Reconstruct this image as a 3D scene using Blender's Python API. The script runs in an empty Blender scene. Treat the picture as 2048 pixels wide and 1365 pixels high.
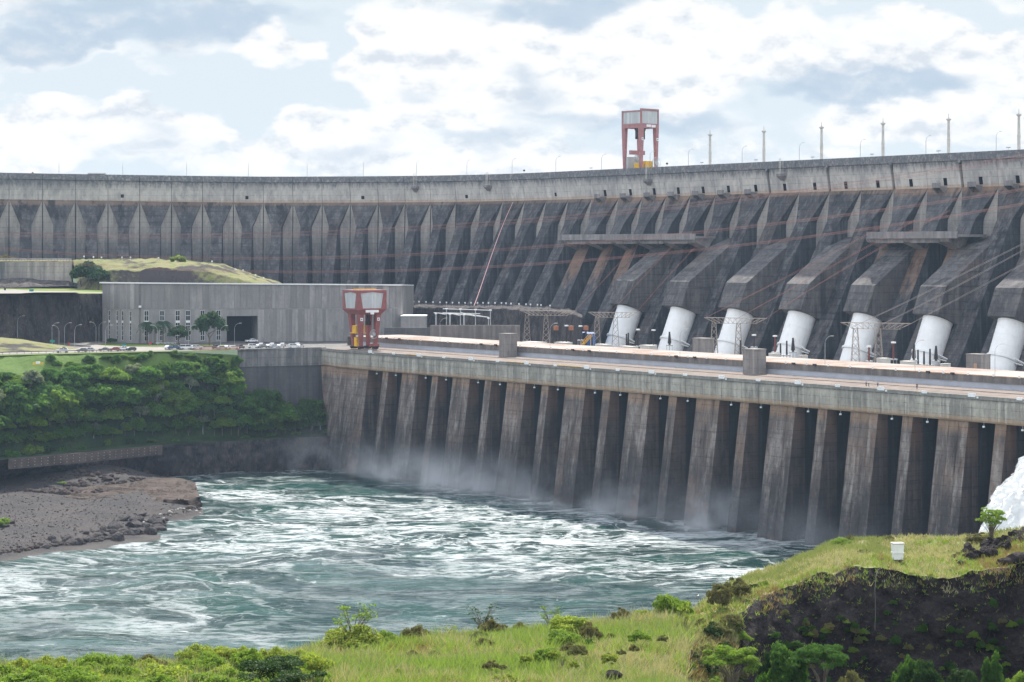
import bpy, math, random
import numpy as np
from mathutils import Vector, Matrix

# ------------------------------------------------------------------ view
F, U0, VH, HC = 4560.0, 1024.0, 498.0, 83.5      # measured focal length, centre, horizon (photo pixels), eye height (m)
TH = math.radians(55.585)
CA, SA = math.cos(TH), math.sin(TH)
OX, OY = -40.05, 832.0                            # powerhouse facade origin
sc = bpy.context.scene
COL = sc.collection
cam = bpy.data.cameras.new('camera')
cam.sensor_width = 36.0
cam.lens = 36.0 * F / 2048.0
cam.clip_start, cam.clip_end = 1.0, 60000.0
cam.shift_y = -(682.5 - VH) / 2048.0
cam_o = bpy.data.objects.new('camera', cam)
COL.objects.link(cam_o)
cam_o.location = (0, 0, HC)
cam_o.rotation_euler = (math.radians(90), 0, 0)
sc.camera = cam_o
sc.view_settings.view_transform = 'Standard'
sc.view_settings.look = 'None'
sc.view_settings.gamma = 1
sc.view_settings.exposure = 1.2
sc.render.engine = 'CYCLES'
sc.cycles.use_denoising = True
sc.cycles.max_bounces = 6
sc.cycles.diffuse_bounces = 3
sc.cycles.glossy_bounces = 3
sc.cycles.transmission_bounces = 3
sc.cycles.volume_bounces = 0
sc.cycles.volume_step_rate = 4.0
sc.cycles.volume_max_steps = 64
sc.cycles.sample_clamp_indirect = 4.0
SUN_EL, SUN_AZ = math.radians(46.0), math.radians(3.0)   # azimuth clockwise from +Y (view direction)

# ------------------------------------------------------------------ node helper
class G:
    def __init__(s, nt):
        s.nt = nt; nt.nodes.clear()
    def n(s, t, **kw):
        x = s.nt.nodes.new(t)
        for k, v in kw.items(): setattr(x, k, v)
        return x
    def put(s, sock, v):
        if isinstance(v, bpy.types.NodeSocket): s.nt.links.new(v, sock)
        elif v is not None:
            if sock.type == 'RGBA' and len(v) == 3: v = (*v, 1)
            sock.default_value = v
    def m(s, op, a, b=None, c=None, clamp=False):
        x = s.n('ShaderNodeMath', operation=op, use_clamp=clamp)
        s.put(x.inputs[0], a)
        if b is not None: s.put(x.inputs[1], b)
        if c is not None: s.put(x.inputs[2], c)
        return x.outputs[0]
    def vm(s, op, a, b=None):
        x = s.n('ShaderNodeVectorMath', operation=op)
        s.put(x.inputs[0], a)
        if b is not None: s.put(x.inputs[1], b)
        return x.outputs['Value' if op in ('LENGTH', 'DOT_PRODUCT') else 'Vector']
    def pos(s, sx=1, sy=None, sz=None):
        if not hasattr(s, '_p'): s._p = s.n('ShaderNodeNewGeometry').outputs['Position']
        sy = sx if sy is None else sy; sz = sx if sz is None else sz
        return s.vm('MULTIPLY', s._p, (sx, sy, sz))
    def z(s):
        if not hasattr(s, '_z'):
            s.pos(); x = s.n('ShaderNodeSeparateXYZ'); s.put(x.inputs[0], s._p); s._z = x.outputs[2]; s._x = x.outputs[0]; s._y = x.outputs[1]
        return s._z
    def noise(s, vec, scale=1.0, detail=4.0, rough=0.55, dist=0.0):
        x = s.n('ShaderNodeTexNoise')
        s.put(x.inputs['Vector'], vec); x.inputs['Scale'].default_value = scale
        x.inputs['Detail'].default_value = detail; x.inputs['Roughness'].default_value = rough
        x.inputs['Distortion'].default_value = dist
        return x.outputs['Fac']
    def noisec(s, vec, scale=1.0, detail=3.0):
        x = s.n('ShaderNodeTexNoise')
        s.put(x.inputs['Vector'], vec); x.inputs['Scale'].default_value = scale; x.inputs['Detail'].default_value = detail
        return x.outputs['Color']
    def mr(s, v, a, b, c=0.0, d=1.0, smooth=True):
        x = s.n('ShaderNodeMapRange'); x.interpolation_type = 'SMOOTHSTEP' if smooth else 'LINEAR'
        s.put(x.inputs[0], v)
        for i, q in enumerate((a, b, c, d)): s.put(x.inputs[i + 1], q)
        return x.outputs[0]
    def mix(s, f, a, b, mode='MIX'):
        x = s.n('ShaderNodeMix', data_type='RGBA', blend_type=mode)
        s.put(x.inputs[0], f); s.put(x.inputs[6], a); s.put(x.inputs[7], b)
        return x.outputs[2]
    def bump(s, h, strength=0.5, dist=0.1):
        x = s.n('ShaderNodeBump'); x.inputs['Strength'].default_value = strength; x.inputs['Distance'].default_value = dist
        s.put(x.inputs['Height'], h); return x.outputs[0]
    def bsdf(s, col, rough=0.8, normal=None, metal=0.0, spec=0.3, **kw):
        x = s.n('ShaderNodeBsdfPrincipled')
        s.put(x.inputs['Base Color'], col); s.put(x.inputs['Roughness'], rough); s.put(x.inputs['Metallic'], metal)
        s.put(x.inputs['Specular IOR Level'], spec)
        if normal is not None: s.put(x.inputs['Normal'], normal)
        for k, v in kw.items(): s.put(x.inputs[k], v)
        return x.outputs[0]
    def out(s, surf=None, vol=None):
        x = s.n('ShaderNodeOutputMaterial')
        if surf is not None: s.put(x.inputs['Surface'], surf)
        if vol is not None: s.put(x.inputs['Volume'], vol)

def material(name, fn):
    m = bpy.data.materials.new(name); m.use_nodes = True
    fn(G(m.node_tree)); return m

# ------------------------------------------------------------------ world: hazy bright sky with broken clouds
world = bpy.data.worlds.new('World'); sc.world = world; world.use_nodes = True
def build_world(g):
    sky = g.n('ShaderNodeTexSky', sky_type='NISHITA', sun_disc=False, sun_elevation=SUN_EL, sun_rotation=SUN_AZ)
    sky.altitude = 200; sky.air_density = 1.0; sky.dust_density = 1.2
    d = g.n('ShaderNodeTexCoord').outputs['Generated']
    sp = g.n('ShaderNodeSeparateXYZ'); g.put(sp.inputs[0], d)
    az = g.m('MULTIPLY', g.m('ARCTAN2', sp.outputs[0], sp.outputs[1]), 57.2958)
    el = g.m('MULTIPLY', g.m('ARCSINE', sp.outputs[2]), 57.2958)
    # flattened coordinates: clouds look wider than tall near the horizon
    cb = g.n('ShaderNodeCombineXYZ'); g.put(cb.inputs[0], az); g.put(cb.inputs[1], g.m('MULTIPLY', el, 1.7)); cb.inputs[2].default_value = 3.7
    v = cb.outputs[0]
    w = g.n('ShaderNodeSeparateXYZ'); g.put(w.inputs[0], g.noisec(v, 0.55, 6.0))
    def off(o, k): return g.m('MULTIPLY', g.m('SUBTRACT', o, 0.5), k)
    A = g.m('ADD', az, off(w.outputs[0], 3.2)); E = g.m('ADD', el, off(w.outputs[1], 2.0))
    def blob(u, vv, ru, rv):
        a0 = math.degrees(math.atan((u - U0) / F)); e0 = math.degrees(math.atan((VH - vv) / F)); k = 57.3 / F
        x = g.m('DIVIDE', g.m('SUBTRACT', A, a0), ru * k); y = g.m('DIVIDE', g.m('SUBTRACT', E, e0), rv * k)
        r2 = g.m('ADD', g.m('MULTIPLY', x, x), g.m('MULTIPLY', y, y))
        return g.m('SUBTRACT', 1.0, r2, clamp=True)
    def total(lst):
        t = None
        for u, vv, ru, rv, amp in lst:
            b = g.m('MULTIPLY', blob(u, vv, ru, rv), amp)
            t = b if t is None else g.m('ADD', t, b)
        return t
    fb = g.noise(v, 0.42, 9.0, 0.58)
    white = total([(560, 108, 95, 52, .5), (330, 235, 150, 75, .55), (70, 275, 190, 85, .5), (860, 130, 240, 150, .6), (1250, 120, 330, 120, .6),
                   (1700, 90, 380, 85, .5), (1980, 130, 220, 70, .4), (640, 285, 260, 55, .4), (1000, 320, 900, 50, .25), (1900, 245, 300, 60, .4), (40, 20, 130, 30, .3)])
    gap = total([(500, 185, 230, 75, .45), (170, 165, 170, 40, .35), (640, 60, 60, 70, .3), (1800, 25, 240, 40, .3), (1500, 10, 60, 60, .2), (2000, 60, 120, 40, .25)])
    cover = g.m('ADD', fb, g.m('SUBTRACT', white, gap))
    cov = g.mr(cover, 0.43, 0.70)
    dark = total([(250, 45, 340, 75, .9), (560, 45, 170, 45, .5), (40, 105, 240, 32, .6), (1130, 8, 200, 50, .9), (1740, 172, 280, 52, 1.0), (310, 258, 110, 45, .55), (1290, 245, 300, 38, .6),
                  (850, 190, 90, 32, .5), (1080, 190, 95, 48, .45), (700, 305, 190, 34, .45), (290, 305, 120, 25, .4), (950, 285, 120, 40, .45), (1950, 270, 120, 30, .3)])
    dk = g.mr(g.m('ADD', dark, g.m('MULTIPLY', g.m('SUBTRACT', fb, 0.5), 1.1)), 0.12, 0.75)
    fine = g.noise(v, 1.1, 8.0, 0.6)
    fb2 = g.noise(g.vm('ADD', v, (0.0, 0.55, 0.0)), 0.42, 9.0, 0.58)
    rel = g.m('ADD', g.m('MULTIPLY', g.m('SUBTRACT', fb, fb2), 4.2), g.m('MULTIPLY', g.m('SUBTRACT', fine, 0.5), 0.8))
    wcol = g.mix(g.mr(rel, -0.62, 0.02), CL_SH, CL_W)
    c = g.mix(cov, SKY_B, wcol)
    c = g.mix(g.m('MULTIPLY', dk, 0.85), c, g.mix(g.mr(rel, -0.05, 0.9), CL_D, CL_SH))
    # high up and behind the viewer unseen brighter cloud is mixed in to lift the ambient light
    skyc = g.vm('MULTIPLY', sky.outputs[0], (SKY_K,) * 3)
    hi = g.m('MAXIMUM', g.mr(el, 9.0, 20.0), g.mr(g.m('ABSOLUTE', az), 22.0, 34.0))
    fl = g.noise(d, 2.6, 4.0, 0.6)
    up = g.mix(g.mr(fl, 0.34, 0.54, 0.15, 0.95), skyc, CL_UP)
    up = g.mix(g.mr(el, 9.0, 1.0), up, (4.2, 4.7, 5.1))
    bg = g.n('ShaderNodeBackground'); g.put(bg.inputs[0], c); bg.inputs[1].default_value = 0.1
    bg2 = g.n('ShaderNodeBackground'); g.put(bg2.inputs[0], up); bg2.inputs[1].default_value = 0.1
    ms = g.n('ShaderNodeMixShader'); g.put(ms.inputs[0], hi); g.put(ms.inputs[1], bg.outputs[0]); g.put(ms.inputs[2], bg2.outputs[0])
    o = g.n('ShaderNodeOutputWorld'); g.put(o.inputs[0], ms.outputs[0])
SKY_K = 1.0
CL_W, CL_SH, CL_D = (4.4, 4.43, 4.46), (3.2, 3.45, 3.75), (2.2, 2.75, 3.35)
SKY_B, CL_UP = (3.35, 3.75, 4.05), (6.5, 6.9, 7.4)
build_world(G(world.node_tree))

sl = bpy.data.lights.new('sun', 'SUN'); sl.energy = 3.7; sl.angle = math.radians(0.6); sl.color = (1.0, 0.95, 0.86)
so = bpy.data.objects.new('sun', sl); COL.objects.link(so)
dirv = Vector((math.sin(SUN_AZ) * math.cos(SUN_EL), math.cos(SUN_AZ) * math.cos(SUN_EL), math.sin(SUN_EL)))
so.rotation_euler = dirv.to_track_quat('Z', 'Y').to_euler(); so.location = (0, 300, 400)

# ------------------------------------------------------------------ geometry helpers
def W(s, t, z=0.0): return Vector((OX + s * CA + t * SA, OY - s * SA + t * CA, z))
def P(u, v, Y): return Vector(((u - U0) / F * Y, Y, HC - (v - VH) / F * Y))
def G0(u, v, z):
    Y = F * (HC - z) / (v - VH); return Vector(((u - U0) / F * Y, Y, z))
def st(u, t):
    k = (u - U0) / F
    return (k * (OY + t * CA) - OX - t * SA) / (CA + SA * k)

class MB:
    def __init__(s): s.v = []; s.f = []; s.mi = []; s.cur = 0
    def vert(s, p): s.v.append(tuple(p)); return len(s.v) - 1
    def face(s, pts, mi=None):
        i0 = len(s.v); s.v += [tuple(p) for p in pts]; s.f.append(tuple(range(i0, i0 + len(pts)))); s.mi.append(s.cur if mi is None else mi)
    def hexa(s, p, mi=None):          # 8 points: bottom ccw 0-3, top 4-7
        i = len(s.v); s.v += [tuple(q) for q in p]; m = s.cur if mi is None else mi
        for f in ((3, 2, 1, 0), (4, 5, 6, 7), (0, 1, 5, 4), (1, 2, 6, 5), (2, 3, 7, 6), (3, 0, 4, 7)):
            s.f.append(tuple(i + k for k in f)); s.mi.append(m)
    def box(s, x0, x1, y0, y1, z0, z1, mi=None):
        s.hexa([(x0, y0, z0), (x1, y0, z0), (x1, y1, z0), (x0, y1, z0), (x0, y0, z1), (x1, y0, z1), (x1, y1, z1), (x0, y1, z1)], mi)
    def prism(s, poly, axis, a, b, mi=None):   # poly of 2D points extruded along axis 0/1/2 from a to b
        def pt(q, w):
            r = list(q); r.insert(axis, w); return tuple(r)
        n = len(poly); i = len(s.v); m = s.cur if mi is None else mi
        s.v += [pt(q, a) for q in poly] + [pt(q, b) for q in poly]
        s.f.append(tuple(range(i + n - 1, i - 1, -1))); s.f.append(tuple(range(i + n, i + 2 * n))); s.mi += [m, m]
        for k in range(n):
            k2 = (k + 1) % n; s.f.append((i + k, i + k2, i + n + k2, i + n + k)); s.mi.append(m)
    def tube(s, pts, rad, n=8, mi=None, cap=True):
        pts = [Vector(p) for p in pts]; m = s.cur if mi is None else mi
        if not isinstance(rad, (list, tuple)): rad = [rad] * len(pts)
        rings = []
        for k, p in enumerate(pts):
            d = (pts[min(k + 1, len(pts) - 1)] - pts[max(k - 1, 0)])
            d = d.normalized() if d.length > 1e-9 else Vector((0, 0, 1))
            a = d.cross(Vector((0, 0, 1)) if abs(d.z) < 0.95 else Vector((1, 0, 0))).normalized(); b = d.cross(a)
            i = len(s.v); rings.append(i)
            for q in range(n):
                an = 2 * math.pi * q / n; s.v.append(tuple(p + (a * math.cos(an) + b * math.sin(an)) * rad[k]))
        for k in range(len(pts) - 1):
            for q in range(n):
                q2 = (q + 1) % n; s.f.append((rings[k] + q, rings[k] + q2, rings[k + 1] + q2, rings[k + 1] + q)); s.mi.append(m)
        if cap:
            s.f.append(tuple(rings[0] + q for q in range(n - 1, -1, -1))); s.f.append(tuple(rings[-1] + q for q in range(n))); s.mi += [m, m]
    def bar(s, p, q, w, mi=None): s.tube([p, q], w / 2 * 1.2, 4, mi)
    def mesh(s, name, mats, smooth=False, recalc=True):
        me = bpy.data.meshes.new(name); me.from_pydata(s.v, [], s.f)
        for m in mats: me.materials.append(m)
        me.polygons.foreach_set('material_index', s.mi)
        if recalc:
            import bmesh
            bm = bmesh.new(); bm.from_mesh(me); bmesh.ops.recalc_face_normals(bm, faces=bm.faces); bm.to_mesh(me); bm.free()
        if smooth: me.polygons.foreach_set('use_smooth', [True] * len(me.polygons))
        me.update(); return me
    def build(s, name, mats, parent=None, smooth=False, loc=None):
        if not isinstance(mats, (list, tuple)): mats = [mats]
        return link(name, s.mesh(name, mats, smooth), parent, loc)

def link(name, me, parent=None, loc=None):
    o = bpy.data.objects.new(name, me); COL.objects.link(o)
    if parent is not None: o.parent = parent
    if loc is not None: o.location = loc
    return o
def np_mesh(name, v, f, mats, mi=None, smooth=False):
    v = np.asarray(v, dtype=np.float32); f = np.asarray(f, dtype=np.int32); k = f.shape[1]
    me = bpy.data.meshes.new(name); me.vertices.add(len(v)); me.vertices.foreach_set('co', v.ravel())
    me.loops.add(f.size); me.loops.foreach_set('vertex_index', f.ravel())
    me.polygons.add(len(f)); me.polygons.foreach_set('loop_start', np.arange(0, f.size, k, dtype=np.int32))
    try: me.polygons.foreach_set('loop_total', np.full(len(f), k, dtype=np.int32))
    except Exception: pass
    for m in (mats if isinstance(mats, (list, tuple)) else [mats]): me.materials.append(m)
    if mi is not None: me.polygons.foreach_set('material_index', np.asarray(mi, dtype=np.int32))
    if smooth: me.polygons.foreach_set('use_smooth', np.ones(len(f), dtype=bool))
    me.update(calc_edges=True); me.validate(); return me
def thing(name, label, cat, loc=(0, 0, 0), rz=0.0, group=None):
    o = bpy.data.objects.new(name, None); COL.objects.link(o); o.location = loc; o.rotation_euler = (0, 0, rz)
    o.empty_display_size = 0.5
    return tag(o, label, cat, group)
def tag(o, label, cat, group=None, kind=None):
    o['label'] = label; o['category'] = cat
    if group: o['group'] = group
    if kind: o['kind'] = kind
    return o
def structure(o): o['kind'] = 'structure'; return o
def dup(root, loc=None, rz=None, label=None, group=None, scale=None):
    r = root.copy(); COL.objects.link(r)
    if loc is not None: r.location = loc
    if rz is not None: r.rotation_euler = (0, 0, rz)
    if scale is not None: r.scale = scale if hasattr(scale, '__len__') else (scale,) * 3
    if label: r['label'] = label
    if group: r['group'] = group
    for ch in list(root.children):
        c = ch.copy(); COL.objects.link(c); c.parent = r
        for gc in list(ch.children):
            d = gc.copy(); COL.objects.link(d); d.parent = c
    return r
ORD = ['first', 'second', 'third', 'fourth', 'fifth', 'sixth', 'seventh', 'eighth', 'ninth', 'tenth', 'eleventh', 'twelfth', 'thirteenth', 'fourteenth', 'fifteenth',
       'sixteenth', 'seventeenth', 'eighteenth', 'nineteenth', 'twentieth', 'twenty-first', 'twenty-second', 'twenty-third', 'twenty-fourth', 'twenty-fifth', 'twenty-sixth']

# vectorised value noise
def _h(ix, iy, seed):
    n = (ix.astype(np.int64) * 374761393 + iy.astype(np.int64) * 668265263 + seed * 982451653) & 0xffffffff
    n = ((n ^ (n >> 13)) * 1274126177) & 0xffffffff
    n = n ^ (n >> 16)
    return (n & 0xffff) / 65535.0
def vnoise(x, y, seed=0):
    x = np.asarray(x, float); y = np.asarray(y, float)
    ix = np.floor(x); iy = np.floor(y); fx = x - ix; fy = y - iy
    fx = fx * fx * (3 - 2 * fx); fy = fy * fy * (3 - 2 * fy)
    a = _h(ix, iy, seed); b = _h(ix + 1, iy, seed); c = _h(ix, iy + 1, seed); d = _h(ix + 1, iy + 1, seed)
    return (a + (b - a) * fx) * (1 - fy) + (c + (d - c) * fx) * fy
def fbm(x, y, seed=0, oct=4, gain=0.5):
    t = 0; a = 1; s = 0
    for k in range(oct):
        t = t + a * vnoise(np.asarray(x) * 2 ** k + 17.3 * k, np.asarray(y) * 2 ** k - 9.1 * k, seed + k); s += a; a *= gain
    return t / s - 0.5
def polyline(pts, n):
    p = np.array([tuple(q) for q in pts], float); d = np.r_[0, np.cumsum(np.linalg.norm(np.diff(p, axis=0), axis=1))]
    t = np.linspace(0, d[-1], n); return np.stack([np.interp(t, d, p[:, k]) for k in range(3)], 1)
def loft(lines, nu, nv):
    """smooth-ish grid through polylines; returns (rows, nu, 3)"""
    L = [polyline(l, nu) for l in lines]; rows = []
    for a in range(len(L) - 1):
        m = nv[a] if hasattr(nv, '__len__') else nv
        for k in range(m): rows.append(L[a] + (L[a + 1] - L[a]) * (k / m))
    rows.append(L[-1]); return np.array(rows)
def grid_faces(nr, nc):
    i = np.arange((nr - 1) * (nc - 1)); r = i // (nc - 1); c = i % (nc - 1); a = r * nc + c
    return np.stack([a, a + 1, a + nc + 1, a + nc], 1)
def grid_obj(name, g, mats, parent=None, smooth=True, mi=None):
    nr, nc = g.shape[:2]
    return link(name, np_mesh(name, g.reshape(-1, 3), grid_faces(nr, nc), mats, mi, smooth), parent)

#@@MATS
# ------------------------------------------------------------------ materials
def concrete(name, base, dark, light, streak=0.5, hband=0.4, rust=None, zst=(), lift=2.6, lines=0.5, blotch=0.03, rough=0.9, lines_v=0.0, seed=0.0, fine=0.3, mott=1.0, blk=0.0):
    """zst: (z0, z1, z2, z3, colour, strength, vertical-noise) trapezoid stain or painted fade in height"""
    def fn(g):
        p = g.vm('ADD', g.pos(), (seed * 13.1, seed * 7.7, 0.0))
        def sc3(a, b, c): return g.vm('MULTIPLY', p, (a, b, c))
        n1 = g.noise(sc3(blotch, blotch, blotch), 1.0, 6.0, 0.6)
        n2 = g.noise(sc3(0.55, 0.55, 0.025), 1.0, 5.0, 0.65)
        n3 = g.noise(sc3(0.05, 0.05, 0.75), 1.0, 4.0, 0.6)
        n4 = g.noise(sc3(0.9, 0.9, 0.7), 1.0, 5.0, 0.7)
        n5 = g.noise(sc3(0.21, 0.21, 0.10), 1.0, 7.0, 0.68)
        c = g.mix(g.mr(n1, 0.36, 0.62), tuple(a * .55 + b * .45 for a, b in zip(dark, base)), base)
        c = g.mix(g.mr(n5, 0.50, 0.66, 0.0, 0.75 * mott), c, dark)
        c = g.mix(g.mr(n5, 0.48, 0.36, 0.0, 0.5 * mott), c, light)
        c = g.mix(g.m('MULTIPLY', g.mr(n2, 0.50, 0.66), streak), c, light)
        c = g.mix(g.m('MULTIPLY', g.mr(n2, 0.48, 0.32), streak), c, dark)
        c = g.mix(g.m('MULTIPLY', g.mr(n3, 0.52, 0.72), hband), c, dark)
        z = g.z()
        for (a, b, cc, d, colr, k, nz) in zst:
            zz = g.m('ADD', z, g.m('MULTIPLY', g.m('SUBTRACT', n2, 0.5), nz))
            m1 = g.mr(zz, a, b); m2 = g.mr(zz, cc, d, 1.0, 0.0)
            f = g.m('MULTIPLY', g.m('MULTIPLY', m1, m2), g.m('MULTIPLY', g.mr(n4, 0.25, 0.6, 0.45, 1.0), k))
            c = g.mix(f, c, colr)
        if blk > 0:
            n6 = g.noise(sc3(0.16, 0.16, 0.022), 1.0, 7.0, 0.7); n7 = g.noise(sc3(0.06, 0.06, 0.05), 1.0, 6.0, 0.65)
            c = g.mix(g.m('MULTIPLY', g.mr(n7, 0.52, 0.64), blk * .6), c, (base[0] * 1.15, base[1] * .88, base[2] * .72))
            c = g.mix(g.m('MULTIPLY', g.mr(n6, 0.52, 0.64), blk), c, tuple(x * .45 for x in dark))
        if rust:
            rf = g.m('MULTIPLY', g.mr(n1, 0.55, 0.7), g.mr(n2, 0.45, 0.65, 0.0, 0.7)); c = g.mix(rf, c, rust)
        c = g.mix(g.m('MULTIPLY', g.mr(n4, 0.4, 0.75), fine), c, dark)
        if lines > 0:
            fr = g.m('FRACT', g.m('DIVIDE', z, lift)); ln = g.m('MULTIPLY', g.m('LESS_THAN', fr, 0.07), g.mr(n4, 0.35, 0.6, 0.0, lines)); c = g.mix(ln, c, (dark[0] * .45, dark[1] * .45, dark[2] * .45))
        b = g.m('ADD', n4, g.m('MULTIPLY', g.m('ADD', n3, n5), 0.7))
        g.out(g.bsdf(c, rough, g.bump(b, 0.35, 0.25), spec=0.15))
    return material(name, fn)
def plain(name, col, rough=0.6, metal=0.0, var=0.12, scale=0.6, spec=0.3):
    def fn(g):
        n = g.noise(g.pos(scale), 1.0, 5.0, 0.6)
        k = g.mix(g.mr(n, 0.3, 0.7), tuple(x * (1 - var) for x in col), tuple(min(1, x * (1 + var)) for x in col))
        g.out(g.bsdf(k, rough, metal=metal, spec=spec))
    return material(name, fn)
RUST = (0.36, 0.17, 0.075)
M = {}
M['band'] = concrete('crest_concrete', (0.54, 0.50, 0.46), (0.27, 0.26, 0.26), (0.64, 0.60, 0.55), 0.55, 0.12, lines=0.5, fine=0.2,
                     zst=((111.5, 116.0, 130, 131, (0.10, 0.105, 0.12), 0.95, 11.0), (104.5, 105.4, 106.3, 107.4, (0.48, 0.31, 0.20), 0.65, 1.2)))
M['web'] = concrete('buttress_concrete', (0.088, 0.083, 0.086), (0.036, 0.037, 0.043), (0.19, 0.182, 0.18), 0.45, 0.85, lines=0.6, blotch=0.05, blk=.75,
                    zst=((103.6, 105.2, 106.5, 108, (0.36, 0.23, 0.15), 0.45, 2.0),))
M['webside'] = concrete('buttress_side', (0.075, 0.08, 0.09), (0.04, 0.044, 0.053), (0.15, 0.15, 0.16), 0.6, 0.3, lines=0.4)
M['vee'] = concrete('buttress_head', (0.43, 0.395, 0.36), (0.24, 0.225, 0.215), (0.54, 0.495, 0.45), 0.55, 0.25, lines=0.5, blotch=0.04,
                    zst=((30.0, 40.0, 72, 101, (0.12, 0.125, 0.14), 0.8, 8.0),))  # heads fade to dark blue downwards: shading and haze painted into the colour
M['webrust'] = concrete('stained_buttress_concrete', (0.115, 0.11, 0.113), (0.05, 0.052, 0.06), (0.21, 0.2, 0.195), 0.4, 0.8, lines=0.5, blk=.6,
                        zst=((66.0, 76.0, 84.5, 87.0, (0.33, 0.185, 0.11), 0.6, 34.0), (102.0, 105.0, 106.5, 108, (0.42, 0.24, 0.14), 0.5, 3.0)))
M['box'] = concrete('housing_concrete', (0.135, 0.124, 0.122), (0.065, 0.064, 0.07), (0.21, 0.195, 0.185), 0.5, 0.75, lines=0.6, blotch=0.06, blk=.6)
M['rustwall'] = concrete('rusty_concrete', (0.30, 0.15, 0.085), (0.16, 0.09, 0.06), (0.40, 0.21, 0.12), 0.6, 0.1, lines=0.3)
M['platform'] = concrete('platform_concrete', (0.25, 0.23, 0.225), (0.14, 0.135, 0.14), (0.36, 0.34, 0.33), 0.5, 0.2, lines=0.0)
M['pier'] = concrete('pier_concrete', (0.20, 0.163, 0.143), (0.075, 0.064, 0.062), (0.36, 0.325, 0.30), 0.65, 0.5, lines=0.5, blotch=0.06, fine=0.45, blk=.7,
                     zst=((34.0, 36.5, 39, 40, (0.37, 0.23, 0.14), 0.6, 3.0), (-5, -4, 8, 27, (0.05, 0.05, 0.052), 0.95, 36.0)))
M['pierside'] = concrete('shaded_pier_side_concrete', (0.115, 0.092, 0.084), (0.05, 0.044, 0.046), (0.17, 0.14, 0.125), 0.6, 0.4, lines=0.5, blotch=0.08,
                         zst=((26, 34, 39, 40, (0.27, 0.14, 0.08), 0.4, 8.0), (-5, -4, 4, 22, (0.045, 0.046, 0.05), 0.85, 20.0)))  # side shade painted in, darker than the pier face; rust and wet stains on top
M['bay'] = concrete('shaded_bay_concrete', (0.05, 0.052, 0.058), (0.03, 0.032, 0.038), (0.08, 0.08, 0.085), 0.6, 0.3, lines=0.3)  # darkness of the deep bays is put into this colour
M['gate'] = concrete('gate_panel_concrete', (0.15, 0.15, 0.152), (0.09, 0.09, 0.095), (0.23, 0.23, 0.225), 0.8, 0.2, lines=0.2)
M['beam'] = concrete('beam_concrete', (0.40, 0.37, 0.31), (0.18, 0.17, 0.155), (0.54, 0.50, 0.43), 0.8, 0.2, lines=0.5, lift=2.2, blotch=0.08, fine=0.4,
                     zst=((37.2, 37.8, 38.6, 40.2, (0.42, 0.26, 0.15), 0.8, 2.4), (43.2, 45, 47, 48, (0.17, 0.165, 0.16), 0.8, 2.5)))
M['deck'] = concrete('deck_concrete', (0.19, 0.15, 0.128), (0.12, 0.10, 0.088), (0.27, 0.22, 0.19), 0.1, 0.0, lines=0.0, blotch=0.12)
M['fascia'] = concrete('fascia_concrete', (0.185, 0.165, 0.155), (0.12, 0.11, 0.105), (0.26, 0.235, 0.22), 0.7, 0.2, lines=0.0)
M['copper'] = concrete('parapet_cap', (0.48, 0.33, 0.22), (0.30, 0.2, 0.14), (0.6, 0.47, 0.36), 0.3, 0.0, lines=0.0, blotch=0.2)
M['blockhouse'] = concrete('blockhouse_concrete', (0.27, 0.245, 0.23), (0.16, 0.15, 0.145), (0.37, 0.34, 0.32), 0.7, 0.2, lines=0.3)
M['building'] = concrete('building_concrete', (0.30, 0.285, 0.275), (0.21, 0.205, 0.205), (0.38, 0.36, 0.345), 0.55, 0.05, lines=0.0, blotch=0.06)
M['wall'] = concrete('retaining_concrete', (0.20, 0.19, 0.185), (0.10, 0.10, 0.105), (0.33, 0.315, 0.30), 0.8, 0.2, lines=0.4)
M['wallpale'] = concrete('pale_retaining_concrete', (0.38, 0.34, 0.30), (0.20, 0.185, 0.175), (0.48, 0.43, 0.37), 0.8, 0.15, lines=0.5)
M['slate'] = concrete('lower_retaining_concrete', (0.11, 0.108, 0.11), (0.075, 0.075, 0.08), (0.15, 0.145, 0.145), 0.6, 0.3, lines=0.3)
M['white'] = plain('white_paint', (0.80, 0.80, 0.79), 0.55, var=0.05)
M['pen'] = concrete('penstock_paint', (0.90, 0.90, 0.89), (0.76, 0.75, 0.73), (0.92, 0.92, 0.91), 0.4, 0.0, rust=(0.62, 0.5, 0.4), lines=0.0, blotch=0.16, rough=0.5, fine=0.14, mott=.3)
M['glass'] = plain('dark_glass', (0.02, 0.025, 0.03), 0.12, var=0.1, spec=0.6)
M['strip'] = plain('gallery_glazing', (0.47, 0.49, 0.55), 0.25, var=0.1, scale=0.2, spec=0.6)
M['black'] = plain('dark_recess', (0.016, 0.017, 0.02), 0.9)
M['steel'] = plain('galvanised_steel', (0.42, 0.43, 0.44), 0.5, 0.4)
M['lattice'] = plain('weathered_lattice_steel', (0.36, 0.31, 0.27), 0.7, 0.2)
M['pale'] = plain('pale_concrete_post', (0.52, 0.50, 0.46), 0.8)
M['red'] = plain('red_crane_paint', (0.26, 0.085, 0.08), 0.55, var=0.12)
M['redpale'] = plain('faded_red_crane_paint', (0.36, 0.17, 0.17), 0.6, var=0.12)
M['panel'] = concrete('crane_cladding', (0.50, 0.51, 0.51), (0.38, 0.39, 0.40), (0.60, 0.61, 0.61), 0.9, 0.0, lines=0.0, rough=0.5, fine=0.1)
M['yellow'] = plain('yellow_paint', (0.72, 0.42, 0.03), 0.55)
M['orange'] = plain('orange_paint', (0.38, 0.15, 0.08), 0.6)
M['blue'] = plain('blue_tarpaulin', (0.03, 0.13, 0.35), 0.6)
M['insul'] = plain('dark_insulator', (0.035, 0.028, 0.028), 0.35)
M['insulred'] = plain('red_brown_insulator', (0.16, 0.045, 0.035), 0.4)
M['wire'] = plain('red_wire', (0.32, 0.14, 0.12), 0.6)
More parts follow.
